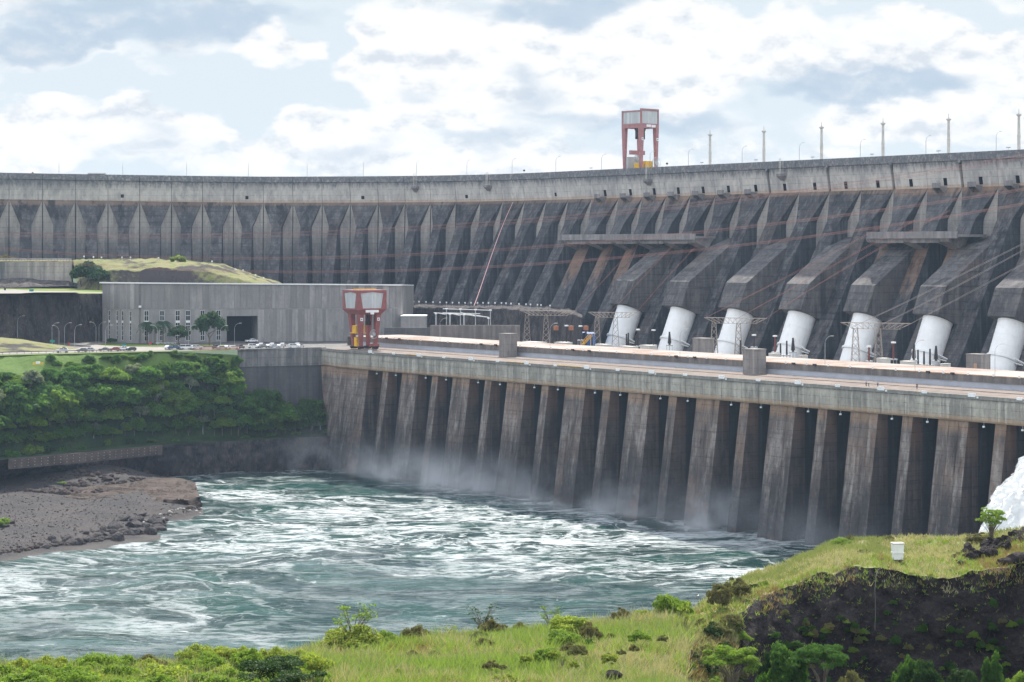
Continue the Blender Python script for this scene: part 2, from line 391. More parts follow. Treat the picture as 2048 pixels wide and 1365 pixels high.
M['wiregrey'] = plain('grey_wire', (0.32, 0.28, 0.27), 0.6)
M['asphalt'] = plain('asphalt', (0.11, 0.105, 0.10), 0.9, var=0.25, scale=0.3)
M['road'] = plain('pale_road', (0.22, 0.20, 0.18), 0.9, var=0.15, scale=0.3)
M['rubber'] = plain('rubber', (0.02, 0.02, 0.02), 0.8)
M['teal'] = plain('teal_sign', (0.02, 0.22, 0.20), 0.5)
M['bark'] = plain('bark', (0.16, 0.13, 0.10), 0.95, var=0.3, scale=3.0)
M['skin'] = plain('skin', (0.35, 0.2, 0.14), 0.6)
M['cloth_blue'] = plain('pale_blue_shirt', (0.40, 0.47, 0.62), 0.8)
M['cloth_dark'] = plain('dark_trousers', (0.05, 0.055, 0.09), 0.85)
M['redsign'] = plain('red_sign', (0.5, 0.05, 0.04), 0.5)

def roof_fn(g):
    n1 = g.noise(g.pos(0.05), 1.0, 5.0, 0.6); n2 = g.noise(g.pos(0.55), 1.0, 4.0, 0.7); n3 = g.noise(g.pos(1.6, 1.6, 1), 1.0, 3.0, 0.7)
    c = g.mix(g.mr(n1, 0.45, 0.62), (0.30, 0.265, 0.245), (0.23, 0.155, 0.12))
    c = g.mix(g.mr(n2, 0.56, 0.66, 0, 0.6), c, (0.40, 0.385, 0.375))
    c = g.mix(g.mr(n3, 0.62, 0.70, 0, 0.8), c, (0.10, 0.09, 0.085))
    g.out(g.bsdf(c, 0.85, spec=0.2))
M['roof'] = material('roof_membrane', roof_fn)

def rock_mat(name, c1, c2, c3, sx=0.25, sz=0.12, bumpk=0.8, stripe=0.5):
    def fn(g):
        n1 = g.noise(g.pos(sx, sx, sz), 1.0, 8.0, 0.65); n2 = g.noise(g.pos(sx * 5, sx * 5, sz * 3), 1.0, 6.0, 0.7); n3 = g.noise(g.pos(0.04), 1.0, 4.0, 0.6)
        c = g.mix(g.mr(n1, 0.35, 0.65), c1, c2); c = g.mix(g.m('MULTIPLY', g.mr(n2, 0.52, 0.72), stripe), c, c3); c = g.mix(g.mr(n3, 0.4, 0.7, 0, 0.5), c, c1)
        g.out(g.bsdf(c, 0.95, g.bump(g.m('ADD', n1, g.m('MULTIPLY', n2, 0.5)), bumpk, 1.6), spec=0.15))
    return material(name, fn)
M['cliff'] = rock_mat('cliff_rock', (0.05, 0.044, 0.045), (0.14, 0.12, 0.112), (0.27, 0.24, 0.22), 0.35, 0.10, 1.0, .8)
M['ledge'] = rock_mat('ledge_rock', (0.035, 0.033, 0.037), (0.11, 0.095, 0.092), (0.21, 0.175, 0.155), 0.3, 0.14, 1.0, .8)
M['basalt'] = rock_mat('foreground_rock', (0.024, 0.020, 0.022), (0.075, 0.062, 0.062), (0.145, 0.125, 0.115), 0.55, 0.9, 1.0, .8)
M['boulder'] = rock_mat('boulder_rock', (0.05, 0.045, 0.047), (0.095, 0.084, 0.082), (0.18, 0.165, 0.158), 0.5, 0.5)
M['rubble'] = rock_mat('rubble_rock', (0.05, 0.038, 0.036), (0.09, 0.07, 0.065), (0.15, 0.13, 0.12), 0.6, 0.6)

M['slab'] = rock_mat('slab_rock', (0.06, 0.046, 0.04), (0.13, 0.098, 0.082), (0.022, 0.019, 0.02), .3, 1.4, 1.0, .8)
def beach_fn(g):
    n1 = g.noise(g.pos(0.06), 1.0, 6.0, 0.6); n2 = g.noise(g.pos(1.3), 1.0, 5.0, 0.75); n3 = g.noise(g.pos(3.5), 1.0, 3.0, 0.7)
    c = g.mix(g.mr(n1, 0.38, 0.62), (0.045, 0.042, 0.044), (0.066, 0.057, 0.055))
    c = g.mix(g.mr(n2, 0.5, 0.7, 0, 0.85), c, (0.045, 0.04, 0.042)); c = g.mix(g.mr(n3, 0.58, 0.68, 0, 0.7), c, (0.28, 0.26, 0.25))
    z = g.m('ADD', g.z(), g.m('MULTIPLY', g.m('SUBTRACT', n2, 0.5), 0.9))
    c = g.mix(g.mr(z, 0.5, 0.15, 0, 0.5), c, (0.11, 0.1, 0.09))
    g.out(g.bsdf(c, 0.95, g.bump(g.m('ADD', n2, n3), 0.9, 0.4), spec=0.15))
M['beach'] = material('beach_gravel', beach_fn)

def soil_fn(g):      # grassy ground that turns to dark rock where it is steep
    geo = g.n('ShaderNodeNewGeometry'); sp = g.n('ShaderNodeSeparateXYZ'); g.put(sp.inputs[0], geo.outputs['True Normal'])
    n1 = g.noise(g.pos(0.09), 1.0, 6.0, 0.6); n2 = g.noise(g.pos(0.9), 1.0, 6.0, 0.7); n3 = g.noise(g.pos(0.25), 1.0, 5.0, 0.6)
    gr = g.mix(g.mr(n1, 0.4, 0.6), (0.17, 0.19, 0.07), (0.26, 0.24, 0.12)); gr = g.mix(g.mr(n3, 0.58, 0.72, 0, 0.8), gr, (0.20, 0.12, 0.055))
    gr = g.mix(g.mr(n2, 0.5, 0.75, 0, 0.5), gr, (0.08, 0.10, 0.03))
    rk = g.mix(g.mr(n2, 0.4, 0.7), (0.022, 0.018, 0.017), (0.058, 0.046, 0.041)); rk = g.mix(g.mr(n3, 0.55, 0.7, 0, 0.6), rk, (0.07, 0.065, 0.035))
    k = g.mr(g.m('ADD', sp.outputs[2], g.m('MULTIPLY', g.m('SUBTRACT', n3, 0.5), 0.35)), 0.55, 0.78)
    g.out(g.bsdf(g.mix(k, rk, gr), 0.95, g.bump(n2, 0.8, 0.5), spec=0.1))
M['soil'] = material('grassy_soil', soil_fn)
def slope_fn(g):
    n1 = g.noise(g.pos(0.08), 1.0, 6.0, 0.6); n2 = g.noise(g.pos(0.7), 1.0, 6.0, 0.7)
    c = g.mix(g.mr(n1, 0.4, 0.6), (0.022, 0.05, 0.022), (0.05, 0.085, 0.03)); c = g.mix(g.mr(n2, 0.45, 0.7), c, (0.03, 0.032, 0.026)); c = g.mix(g.mr(g.m('ADD', g.z(), g.m('MULTIPLY', n1, 8.0)), 37.0, 44.0), c, g.mix(n2, (0.06, 0.12, 0.03), (0.15, 0.21, 0.055)))
    g.out(g.bsdf(c, 0.95, g.bump(n2, 0.8, 0.8), spec=0.1))
M['slope'] = material('bank_undergrowth', slope_fn)
def lawn_fn(g):
    n1 = g.noise(g.pos(0.05), 1.0, 6.0, 0.6); n2 = g.noise(g.pos(0.6), 1.0, 6.0, 0.7)
    c = g.mix(g.mr(n1, 0.4, 0.6), (0.11, 0.165, 0.035), (0.16, 0.185, 0.05)); c = g.mix(g.mr(n2, 0.5, 0.75, 0, 0.6), c, (0.09, 0.13, 0.03))
    g.out(g.bsdf(c, 0.95, spec=0.1))
M['lawn'] = material('mown_grass', lawn_fn)
def mound_fn(g):
    geo = g.n('ShaderNodeNewGeometry'); sp = g.n('ShaderNodeSeparateXYZ'); g.put(sp.inputs[0], geo.outputs['True Normal'])
    n1 = g.noise(g.pos(0.05), 1.0, 6.0, 0.65); n2 = g.noise(g.pos(0.4), 1.0, 6.0, 0.7)
    c = g.mix(g.mr(n2, 0.4, 0.6), (0.16, 0.18, 0.06), (0.22, 0.19, 0.11)); c = g.mix(g.mr(n1, 0.5, 0.6), c, (0.055, 0.047, 0.045))
    c = g.mix(g.mr(sp.outputs[2], 0.62, 0.42), c, (0.055, 0.047, 0.048))
    g.out(g.bsdf(c, 0.95, g.bump(n2, 0.8, 1.0), spec=0.1))
M['mound'] = material('mound_soil', mound_fn)

def leaf(name, c1, c2, c3, tr=0.35, rough=0.6):
    def fn(g):
        geo = g.n('ShaderNodeNewGeometry'); oi = g.n('ShaderNodeObjectInfo')
        c = g.mix(geo.outputs['Random Per Island'], c1, c2); c = g.mix(g.m('MULTIPLY', oi.outputs['Random'], 0.6), c, c3)
        d = g.bsdf(c, rough, spec=0.08); t = g.n('ShaderNodeBsdfTranslucent'); g.put(t.inputs[0], g.mix(1.0, c, (1.25, 1.25, 0.6), 'MULTIPLY'))
        x = g.n('ShaderNodeMixShader'); x.inputs[0].default_value = tr; g.put(x.inputs[1], d); g.put(x.inputs[2], t.outputs[0]); g.out(x.outputs[0])
    return material(name, fn)
M['leaf'] = leaf('bank_leaves', (0.062, 0.155, 0.035), (0.15, 0.27, 0.06), (0.07, 0.16, 0.055), 0.5)
M['leafb'] = leaf('bank_leaves_yellowish', (0.10, 0.19, 0.035), (0.20, 0.30, 0.06), (0.12, 0.2, 0.045), 0.5)
M['leafc'] = leaf('bank_leaves_deep', (0.042, 0.10, 0.024), (0.085, 0.165, 0.038), (0.05, 0.115, 0.03), 0.45)
M['leafpale'] = leaf('silvery_leaves', (0.17, 0.21, 0.13), (0.24, 0.27, 0.19), (0.14, 0.19, 0.11))
M['leafdark'] = leaf('dark_leaves', (0.022, 0.055, 0.018), (0.045, 0.085, 0.025), (0.03, 0.06, 0.02))
M['leafblue'] = leaf('blue_green_leaves', (0.03, 0.07, 0.04), (0.06, 0.11, 0.055), (0.04, 0.08, 0.045))
M['leaflime'] = leaf('lime_leaves', (0.18, 0.25, 0.045), (0.30, 0.36, 0.085), (0.24, 0.28, 0.06), 0.5)
M['leafmid'] = leaf('fresh_leaves', (0.12, 0.21, 0.035), (0.21, 0.30, 0.06), (0.15, 0.23, 0.045), 0.5)
M['leafolive'] = leaf('olive_leaves', (0.12, 0.13, 0.05), (0.19, 0.19, 0.085), (0.14, 0.12, 0.06), 0.3)
M['grassa'] = leaf('green_grass', (0.18, 0.215, 0.085), (0.29, 0.32, 0.14), (0.2, 0.23, 0.09), 0.3)
M['grassb'] = leaf('dry_grass', (0.31, 0.285, 0.17), (0.46, 0.43, 0.29), (0.33, 0.3, 0.18), 0.3)
M['grassc'] = leaf('bright_grass', (0.16, 0.25, 0.05), (0.25, 0.34, 0.09), (0.2, 0.27, 0.06), 0.35)
M['grassd'] = leaf('brown_grass', (0.20, 0.14, 0.075), (0.26, 0.20, 0.11), (0.21, 0.15, 0.08), 0.3)
#@@END
# ------------------------------------------------------------------ ground and river
def ground_sheet():
    b = MB(); b.face([(-30000, -3000, -6), (30000, -3000, -6), (30000, 45000, -6), (-30000, 45000, -6)])
    return structure(b.build('ground', M['slope']))
ground_sheet()

# ------------------------------------------------------------------ the main dam
T0 = 163.5
HEAD = [(-900, 20), (-520, 17), (-432, 13), (-401, 11), (-366, 8), (-334, 5), (-300, 0), (-267, -6), (-238, -15), (-205, -28), (-170, -46), (-135, -55.585)]
_cl = np.arange(-135, -900, -0.5); _hd = np.interp(_cl, [h[0] for h in HEAD], [h[1] for h in HEAD]); _p = W(-135, T0)
_cx = [_p.x]; _cy = [_p.y]
for _k in range(len(_cl) - 1):
    _a = math.radians((_hd[_k] + _hd[_k + 1]) / 2); _cx.append(_cx[-1] - .5 * math.cos(_a)); _cy.append(_cy[-1] - .5 * math.sin(_a))
def crest(L):      # plan point and upstream normal at arc coordinate L (equals s on the straight)
    if L >= -135:
        p = W(L, T0); return Vector((p.x, p.y, 0)), Vector((SA, CA, 0))
    f = (-135 - L) / .5; k = min(int(f), len(_cx) - 2); f -= k
    a = math.radians(np.interp(L, [h[0] for h in HEAD], [h[1] for h in HEAD]))
    return Vector((_cx[k] + (_cx[k + 1] - _cx[k]) * f, _cy[k] + (_cy[k + 1] - _cy[k]) * f, 0)), Vector((-math.sin(a), math.cos(a), 0))
def zoff(L): return max(0.0, min(1.0, (-300 - L) / 132)) * 1.5
ZC, ZO = 118.4, 105.8
JU = [18, 85, 151, 216, 279.5, 343, 405, 467, 527, 586, 644.6, 701, 757, 810.6, 862, 912.5, 961, 1006, 1050, 1093, 1137, 1183.5]
_Ls = np.arange(-620, 0, .25); _us = np.array([U0 + F * (c[0] + c[1] * 2).x / (c[0] + c[1] * 2).y for c in map(crest, _Ls)])
JL = [float(np.interp(u, _us, _Ls)) for u in JU]
JL = [JL[0] - 32.4, JL[0] - 16.2] + JL + [-88, -71, -54.5, -38, -21.5]
k = -5.1
while k < 240: JL.append(k); k += 17.7
JF = [crest(l) for l in JL]
dam = thing('dam', 'huge grey concrete dam with curved crest and rows of sloping buttresses', 'dam', (0, 0, 0))
def bpos(i, q, r, z):
    (p0, n0), (p1, n1) = JF[i], JF[i + 1]; f = (q + 1) / 2
    p = p0.lerp(p1, f) + n0.lerp(n1, f) * r
    return (p.x, p.y, z + zoff(JL[i] + (JL[i + 1] - JL[i]) * f) * max(0, min(1, (z - 80) / 20)))
def zbase(L):
    if L < -300: return 70.0
    if L < -90: return 53.0
    return 40.0
def rweb(z): return 2.0 - 0.55 * (ZO - z)
for i in range(len(JL) - 1):
    mid = (JL[i] + JL[i + 1]) / 2
    zb = zbase(mid); zl = [ZO, 104.5, 102.5, 100, 97, 94, 91, 88, 85, 82]
    z = 82
    while z > zb + 4: z -= 6; zl.append(max(z, zb))
    if zl[-1] > zb: zl.append(zb)
    hw = (JF[i + 1][0] - JF[i][0]).length / 2
    rows = []
    wmin = 0.33 if mid < -200 else 0.39
    for z in zl:
        d = ZO - z; f = min(1, d / 12.0)
        w = 1 - (1 - wmin) * f
        if d > 12: w = min(wmin + .14, wmin + (d - 12) * 0.0035)
        rw = rweb(z); rv = 2.0 - 0.06 * d; rh = max(rw, rv - (1 - w) * hw * 0.28)
        e = min(.03, (1 - w) * .3); rows.append([(-1, rv + .9), (-1 + e, rv + .9), (-1 + e, rv), (-w, rh), (-w, rw), (w, rw), (w, rh), (1 - e, rv), (1 - e, rv + .9), (1, rv + .9)])
    b = MB()
    for a in range(len(zl) - 1):
        for q in range(9):
            pts = [bpos(i, *rows[a][q], zl[a]), bpos(i, *rows[a][q + 1], zl[a]), bpos(i, *rows[a + 1][q + 1], zl[a + 1]), bpos(i, *rows[a + 1][q], zl[a + 1])]
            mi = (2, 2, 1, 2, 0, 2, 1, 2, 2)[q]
            b.face(pts, mi)
    # closed upstream side
    b.face([bpos(i, -1, 24, ZO), bpos(i, 1, 24, ZO), bpos(i, 1, 60, zb), bpos(i, -1, 60, zb)], 1)
    b.face([bpos(i, -1, rows[0][0][1], ZO), bpos(i, 1, rows[0][9][1], ZO), bpos(i, 1, 24, ZO), bpos(i, -1, 24, ZO)], 1)
    rusty = (-106 < mid < -30) or (84 < mid < 133)
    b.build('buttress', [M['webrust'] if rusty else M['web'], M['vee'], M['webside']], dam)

# crest wall, bay by bay, with its openings and dark joints
def wall_strip(b, i, q0, q1, prof, holes, mi=0):
    """prof: list of (z, r) from the top; holes: (qa, qb, za, zb, depth)"""
    qs = sorted({q0, q1, *[h[0] for h in holes], *[h[1] for h in holes]})
    def r_at(z):
        for (za, ra), (zb, rb) in zip(prof[:-1], prof[1:]):
            if zb <= z <= za: return rb + (ra - rb) * (z - zb) / (za - zb)
        return prof[-1][1]
    zs = sorted({*[p[0] for p in prof], *[h[2] for h in holes], *[h[3] for h in holes]}, reverse=True)
    for a, c in zip(qs[:-1], qs[1:]):
        for zt, zb in zip(zs[:-1], zs[1:]):
            if any(h[0] <= a and c <= h[1] and h[2] <= zb and zt <= h[3] for h in holes): continue
            b.face([bpos(i, a, r_at(zt), zt), bpos(i, c, r_at(zt), zt), bpos(i, c, r_at(zb), zb), bpos(i, a, r_at(zb), zb)], mi)
    for qa, qb, za, zb, dep in holes:
        A = [bpos(i, qa, r_at(za), za), bpos(i, qb, r_at(za), za), bpos(i, qb, r_at(zb), zb), bpos(i, qa, r_at(zb), zb)]
        B = [bpos(i, qa, r_at(za) + dep, za), bpos(i, qb, r_at(za) + dep, za), bpos(i, qb, r_at(zb) + dep, zb), bpos(i, qa, r_at(zb) + dep, zb)]
        for q in range(4): b.face([A[q], A[(q + 1) % 4], B[(q + 1) % 4], B[q]], 1)
        b.face(B, 1)
PROF = [(ZC, 0.0), (115.6, 0.0), (115.3, 0.55), (112.5, 0.9), (ZO, 2.0)]
for i in range(len(JL) - 1):
    mid = (JL[i] + JL[i + 1]) / 2; hw = (JF[i + 1][0] - JF[i][0]).length / 2
    holes = []
    thick0 = JL[i] > -10 and abs(((JL[i] - 12.6) / 35.4) - round((JL[i] - 12.6) / 35.4)) < 0.1
    thick1 = JL[i + 1] > -10 and abs(((JL[i + 1] - 12.6) / 35.4) - round((JL[i + 1] - 12.6) / 35.4)) < 0.1
    q0 = -1 + (0.75 if thick0 else 0.10) / hw; q1 = 1 - (0.75 if thick1 else 0.10) / hw
    if mid > -106:
        a = 0.9 / hw
        holes.append((-a + .05, a + .05, 106.6, 109.4, 2.5))
    elif i % 4 == 1:
        a = 0.75 / hw; holes.append((-.1 - a, -.1 + a, 107.4, 109.0, 1.5))
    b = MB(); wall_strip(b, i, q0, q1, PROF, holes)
    for q in (q0, q1):    # returns into the joint
        b.face([bpos(i, q, r, z) for z, r in PROF] + [bpos(i, q, 4.5, ZO), bpos(i, q, 4.5, 116.6)], 0)
    b.face([bpos(i, -1, 4.4, 116.6), bpos(i, 1, 4.4, 116.6), bpos(i, 1, 4.4, ZO), bpos(i, -1, 4.4, ZO)], 1)
    b.face([bpos(i, -1, 0.0, ZC), bpos(i, 1, 0.0, ZC), bpos(i, 1, 0.35, ZC), bpos(i, -1, 0.35, ZC)], 0)
    b.face([bpos(i, -1, 0.35, ZC), bpos(i, 1, 0.35, ZC), bpos(i, 1, 0.35, 117.3), bpos(i, -1, 0.35, 117.3)], 0)
    b.face([bpos(i, -1, 0.35, 117.3), bpos(i, 1, 0.35, 117.3), bpos(i, 1, 24, 117.3), bpos(i, -1, 24, 117.3)], 2)
    b.face([bpos(i, -1, 24, 117.3), bpos(i, 1, 24, 117.3), bpos(i, 1, 24, ZO), bpos(i, -1, 24, ZO)], 0)
    if thick0 or thick1:      # parapet runs across the wide joint
        for q, s in ((-1, thick0), (1, thick1)):
            if s: 
                qa, qb = (q, q0) if q < 0 else (q1, q)
                b.face([bpos(i, qa, 0, ZC), bpos(i, qb, 0, ZC), bpos(i, qb, 0, 114.8), bpos(i, qa, 0, 114.8)], 0)
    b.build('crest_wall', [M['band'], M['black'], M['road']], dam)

# access balconies below the doors of the crest
def balcony(i, q, z, w, d, mat, name):
    (p0, n0), (p1, n1) = JF[i], JF[i + 1]; f = (q + 1) / 2
    p = p0.lerp(p1, f); n = n0.lerp(n1, f).normalized(); a = Vector((-n.y, n.x, 0)) * -1
    b = MB()
    def pt(x, y, zz): v = p + a * x + n * y; return (v.x, v.y, zz)
    r = 2.0
    for x0, x1, prof in ((-w, w, [(r, z), (r - d, z), (r - d, z - 0.5), (r, z - 0.5)]), (-w, -w + .35, [(r, z - .5), (r - d, z - .5), (r - d + .3, z - 1.0), (r + .3, z - 3.4)]),
                         (w - .35, w, [(r, z - .5), (r - d, z - .5), (r - d + .3, z - 1.0), (r + .3, z - 3.4)]), (-w, w, [(r - d, z), (r - d, z + 1.3), (r - d + .15, z + 1.3), (r - d + .15, z)])):
        A = [pt(x0, y, zz) for y, zz in prof]; B = [pt(x1, y, zz) for y, zz in prof]; nn = len(prof)
        b.face(A); b.face(B)
        for k in range(nn): b.face([A[k], A[(k + 1) % nn], B[(k + 1) % nn], B[k]])
    return b.build(name, mat, dam)
for i in range(len(JL) - 1):
    mid = (JL[i] + JL[i + 1]) / 2
    if -106 < mid < 5 or 95 < mid < 165: balcony(i, -0.12, 106.3, 2.1, 3.6, M['platform'], 'balcony')
# four tower platforms hanging under the parapet with their ladders
for uu in (831, 977, 1297, 1564):
    Ls = [L for L in np.arange(-300, 60, 0.5)]
    us = [U0 + F * crest(L)[0].x / crest(L)[0].y for L in Ls]; L = Ls[int(np.argmin([abs(x - uu) for x in us]))]
    p, n = crest(L); a = Vector((n.y, -n.x, 0)); b = MB()
    def pt(x, y, zz): v = p + a * x + n * y; return (v.x, v.y, zz)
    top, bot = [], []
    for x, y in ((-1.9, .8), (1.9, .8), (1.3, -1.9), (-1.3, -1.9)): top.append((x, y))
    for z0, z1, k0, k1 in ((112.4, 113.3, 1, 1), (110.6, 112.4, .35, 1)):
        b.hexa([pt(x * k0, (y - .8) * k0 + .8, z0) for x, y in top] + [pt(x * k1, (y - .8) * k1 + .8, z1) for x, y in top])
    o = b.build('hanging_platform', M['platform'], dam)
    b = MB()
    for x in (-.5, .5):
        b.tube([pt(x, -1.0, 113.3), pt(x, -1.0, 119.6)], .09, 4)
    for q in range(9): b.tube([pt(-.5, -1.0, 113.8 + q * .65), pt(.5, -1.0, 113.8 + q * .65)], .07, 4)
    for x in (-.9, .9): b.tube([pt(x, -.2, 113.3), pt(x, -.2, 118.6)], .08, 4)
    b.build('ladder', M['pale'], o)

# long walkway platforms standing on corbels in front of the buttresses
def walkway(s0, s1, corb, rad):
    z1, tf, tb = 88.6, 145.5, 160.0
    b = MB()
    def hx(sa, sb, ta, tb_, za, zb): b.hexa([W(sa, ta, za), W(sb, ta, za), W(sb, tb_, za), W(sa, tb_, za), W(sa, ta, zb), W(sb, ta, zb), W(sb, tb_, zb), W(sa, tb_, zb)])
    hx(s0, s1, tf, tb, 87.7, 88.6); hx(s0, s1, tf - .8, tf, 87.2, 89.7)
    for a, c in zip(corb[:-1], corb[1:]):
        hx(a + 1.6, c - 1.6, tf + .6, tf + 1.6, 85.6, 87.7)
    o = b.build('walkway', M['platform'], dam)
    for c in corb:
        b = MB()
        for sa, sb in ((c - 3.4, c + 3.4),):
            pr = [(tf + .2, 87.7), (tb, 87.7), (tb, 80.5), (tf + 1.0, 86.0)]
            A = [W(sa, t, z) for t, z in pr]; B = [W(sb, t, z) for t, z in pr]
            A2 = [Vector(W(c - 1.6, t, z)) if z < 82 else q for (t, z), q in zip(pr, A)]; B2 = [Vector(W(c + 1.6, t, z)) if z < 82 else q for (t, z), q in zip(pr, B)]
            b.face(A2); b.face(B2)
            for k in range(4): b.face([A2[k], A2[(k + 1) % 4], B2[(k + 1) % 4], B2[k]])
        b.build('corbel', M['platform'], dam)
    return o
gp = [-0.5 * 17.7 - 5.1 + 17.7 * q for q in range(-6, 14)]     # buttress centres on the straight
walkway(-105, -10, [-101.5, -84.0, -66.0, -48.5, -30.5, -14.0], True)
walkway(90.5, 136, [g for g in gp if 90 < g < 131], True)

# lamps along the foot of the dam
def foot_lamp(i_, p):
    b = MB(); b.tube([p, p + Vector((0, 0, 1.5))], .07, 4)
    o = b.build('floodlight', M['steel']); 
    h = MB(); h.hexa([(p.x + x, p.y + y, p.z + 1.4 + z) for z in (0, .65) for x, y in ((-.3, -.2), (.3, -.2), (.3, .2), (-.3, .2))]); h.build('lamp_head', M['white'], o)
    return o

# concrete housings that carry the penstocks, and the penstocks
PS = [-40.5 + 35.4 * q for q in range(8)]
AX = Vector((0.38, 0.925)).normalized()            # penstock axis in (t, z)
PERP = Vector((-AX.y, AX.x))                       # towards the river and up
A0 = Vector((135.2, 58.4))
def housing(s):
    hwid = 6.3
    fb = A0 + PERP * 6.6; bb = A0 - PERP * 10.5
    p2 = fb + AX * 10.2
    prof = [fb, p2, Vector((154.0, 84.8)), Vector((166, 89.0)), Vector((166, 52.0)), bb]
    b = MB()
    A = [W(s - hwid, q.x, q.y) for q in prof]; B = [W(s + hwid, q.x, q.y) for q in prof]; n = len(prof)
    b.face(A, 1); b.face(B, 1)
    for q in range(n): b.face([A[q], A[(q + 1) % n], B[(q + 1) % n], B[q]], 0)
    o = b.build('penstock_housing', [M['box'], M['box']], dam)
    b = MB(); pr = [bb + AX * .02 + PERP * 1.5, bb + AX * .02, bb - AX * 17 - PERP * 2, bb - AX * 14 + PERP * 3.0]
    A = [W(s + 1.6, q.x, q.y) for q in pr]; B = [W(s + 5.4, q.x, q.y) for q in pr]
    b.face(A); b.face(B)
    for q in range(4): b.face([A[q], A[(q + 1) % 4], B[(q + 1) % 4], B[q]])
    b.build('support_wall', M['rustwall'], o)
for s in PS: housing(s)
def penstock_proto():
    root = thing('penstock', '', 'pipe', (0, 0, 0))
    b = MB(); R = 5.25; n = 48
    ax3 = Vector((0, AX.x, AX.y))
    def ring(c, r): return [c + Vector((1, 0, 0)) * (r * math.cos(2 * math.pi * q / n)) + Vector((0, -AX.y, AX.x)) * (r * math.sin(2 * math.pi * q / n)) for q in range(n)]
    prof = [(-24, R), (-12.05, R), (-12, R + .06), (-11.8, R + .06), (-11.75, R), (-9.0, R), (-8.96, R + .05), (-8.8, R + .05), (-8.75, R), (-5.5, R), (-5.45, R + .06), (-5.25, R + .06), (-5.2, R), (-2.6, R), (-2.55, R + .05), (-2.4, R + .05), (-2.35, R), (-.6, R), (-.6, R + .12), (1.6, R + .12), (1.6, R - 1)]
    rows = [ring(ax3 * d, r) for d, r in prof]
    for a, c in zip(rows[:-1], rows[1:]):
        for q in range(n): b.face([a[q], a[(q + 1) % n], c[(q + 1) % n], c[q]])
    me = b.mesh('barrel', [M['pen']])
    import bmesh
    bm = bmesh.new(); bm.from_mesh(me); bmesh.ops.remove_doubles(bm, verts=bm.verts, dist=.001); bm.to_mesh(me); bm.free()
    me.polygons.foreach_set('use_smooth', [True] * len(me.polygons))
    try: me.set_sharp_from_angle(angle=math.radians(40))
    except Exception: pass
    link('barrel', me, root)
    b = MB(); c = ax3 * -12.6
    r0, r1 = ring(c, R), ring(c, R + .55); r2, r3 = ring(c - ax3 * .7, R), ring(c - ax3 * .7, R + .55)
    for q in range(n):
        w = (q + 1) % n
        b.face([r0[q], r0[w], r1[w], r1[q]]); b.face([r1[q], r1[w], r3[w], r3[q]]); b.face([r2[q], r3[q], r3[w], r2[w]])
    b.build('flange', M['white'], root)
    b = MB()
    for x in (4.9,):
        c0 = c + Vector((x, 0, -.1)); c1 = c0 + Vector((3.4, 4.6, -3.0))
        for dx in (0, .9):
            b.bar(c0 + Vector((dx, -.8, .3)), c1 + Vector((dx, 0, 0)), .45); b.bar(c0 + Vector((dx, -.8, -1.2)), c1 + Vector((dx, 0, 0)), .35)
        b.bar(c1, c1 + Vector((.9, 0, 0)), .45)
        b.hexa([c1 + Vector((dx, dy, dz)) for dz in (-.4, .3) for dx, dy in ((-.3, -.4), (1.3, -.4), (1.3, .6), (-.3, .6))])
    b.build('bracket', M['white'], root)
    return root
pp = penstock_proto()
for q, s in enumerate(PS[:7]):
    lab = ['white steel penstock farthest away, leftmost of the seven behind the roof', 'white steel penstock second from the left, beside a small concrete blockhouse',
           'white steel penstock third from the left, behind a lattice gantry', 'white steel penstock in the middle of the seven, behind black bushings',
           'white steel penstock with a lattice gantry right in front, fifth from the left', 'white steel penstock second from the right, behind four black insulators',
           'white steel penstock nearest the camera, rightmost beside a concrete blockhouse'][q]
    o = pp if q == 0 else dup(pp)
    o.location = W(s, A0.x, A0.y); o.rotation_euler = (0, 0, -TH); tag(o, lab, 'pipe', 'white penstocks below the dam')
# ------------------------------------------------------------------ powerhouse
ph = thing('powerhouse', 'long concrete powerhouse with tall sloping piers standing in the river', 'powerhouse', (OX, OY, 0), -TH)
SL, SR, ZD, ZB = -63.0, 380.0, 45.0, 38.2
def tface(z): return -5.2 * (1 - z / ZB)           # outward batter of the pier faces
def pier_mesh(s0, s1, seed, depth=24.0, taper=0.0):
    rnd = random.Random(seed); b = MB(); zs = [-5, 4, 12, 20, 28, ZB]
    for a, c in zip(zs[:-1], zs[1:]):
        fa, fc = tface(a), tface(c)
        A = [(s0, fa, a), (s1, fa, a), (s1, depth, a), (s0, depth, a)]; C = [(s0, fc, c), (s1, fc, c), (s1, depth, c), (s0, depth, c)]
        b.face([A[0], A[1], C[1], C[0]], 0)
        for s_ in (s0, s1): b.face([(s_, fa, a), (s_, 3.6, a), (s_, 3.6, c), (s_, fc, c)], 1); b.face([(s_, 3.6, a), (s_, depth, a), (s_, depth, c), (s_, 3.6, c)], 2)  # deeper side faces take the near-black bay colour as painted shade
    if s1 - s0 > 6:      # construction joint grooves on the wide piers: shallow ribs
        for x in (s0 + (s1 - s0) * .36, s0 + (s1 - s0) * .68):
            b.hexa([(x - .12, tface(-4) - .12, -4), (x + .12, tface(-4) - .12, -4), (x + .12, tface(-4) + .1, -4), (x - .12, tface(-4) + .1, -4),
                    (x - .12, -.12, ZB), (x + .12, -.12, ZB), (x + .12, .1, ZB), (x - .12, .1, ZB)], 0)
    return b
n_lamps = 0
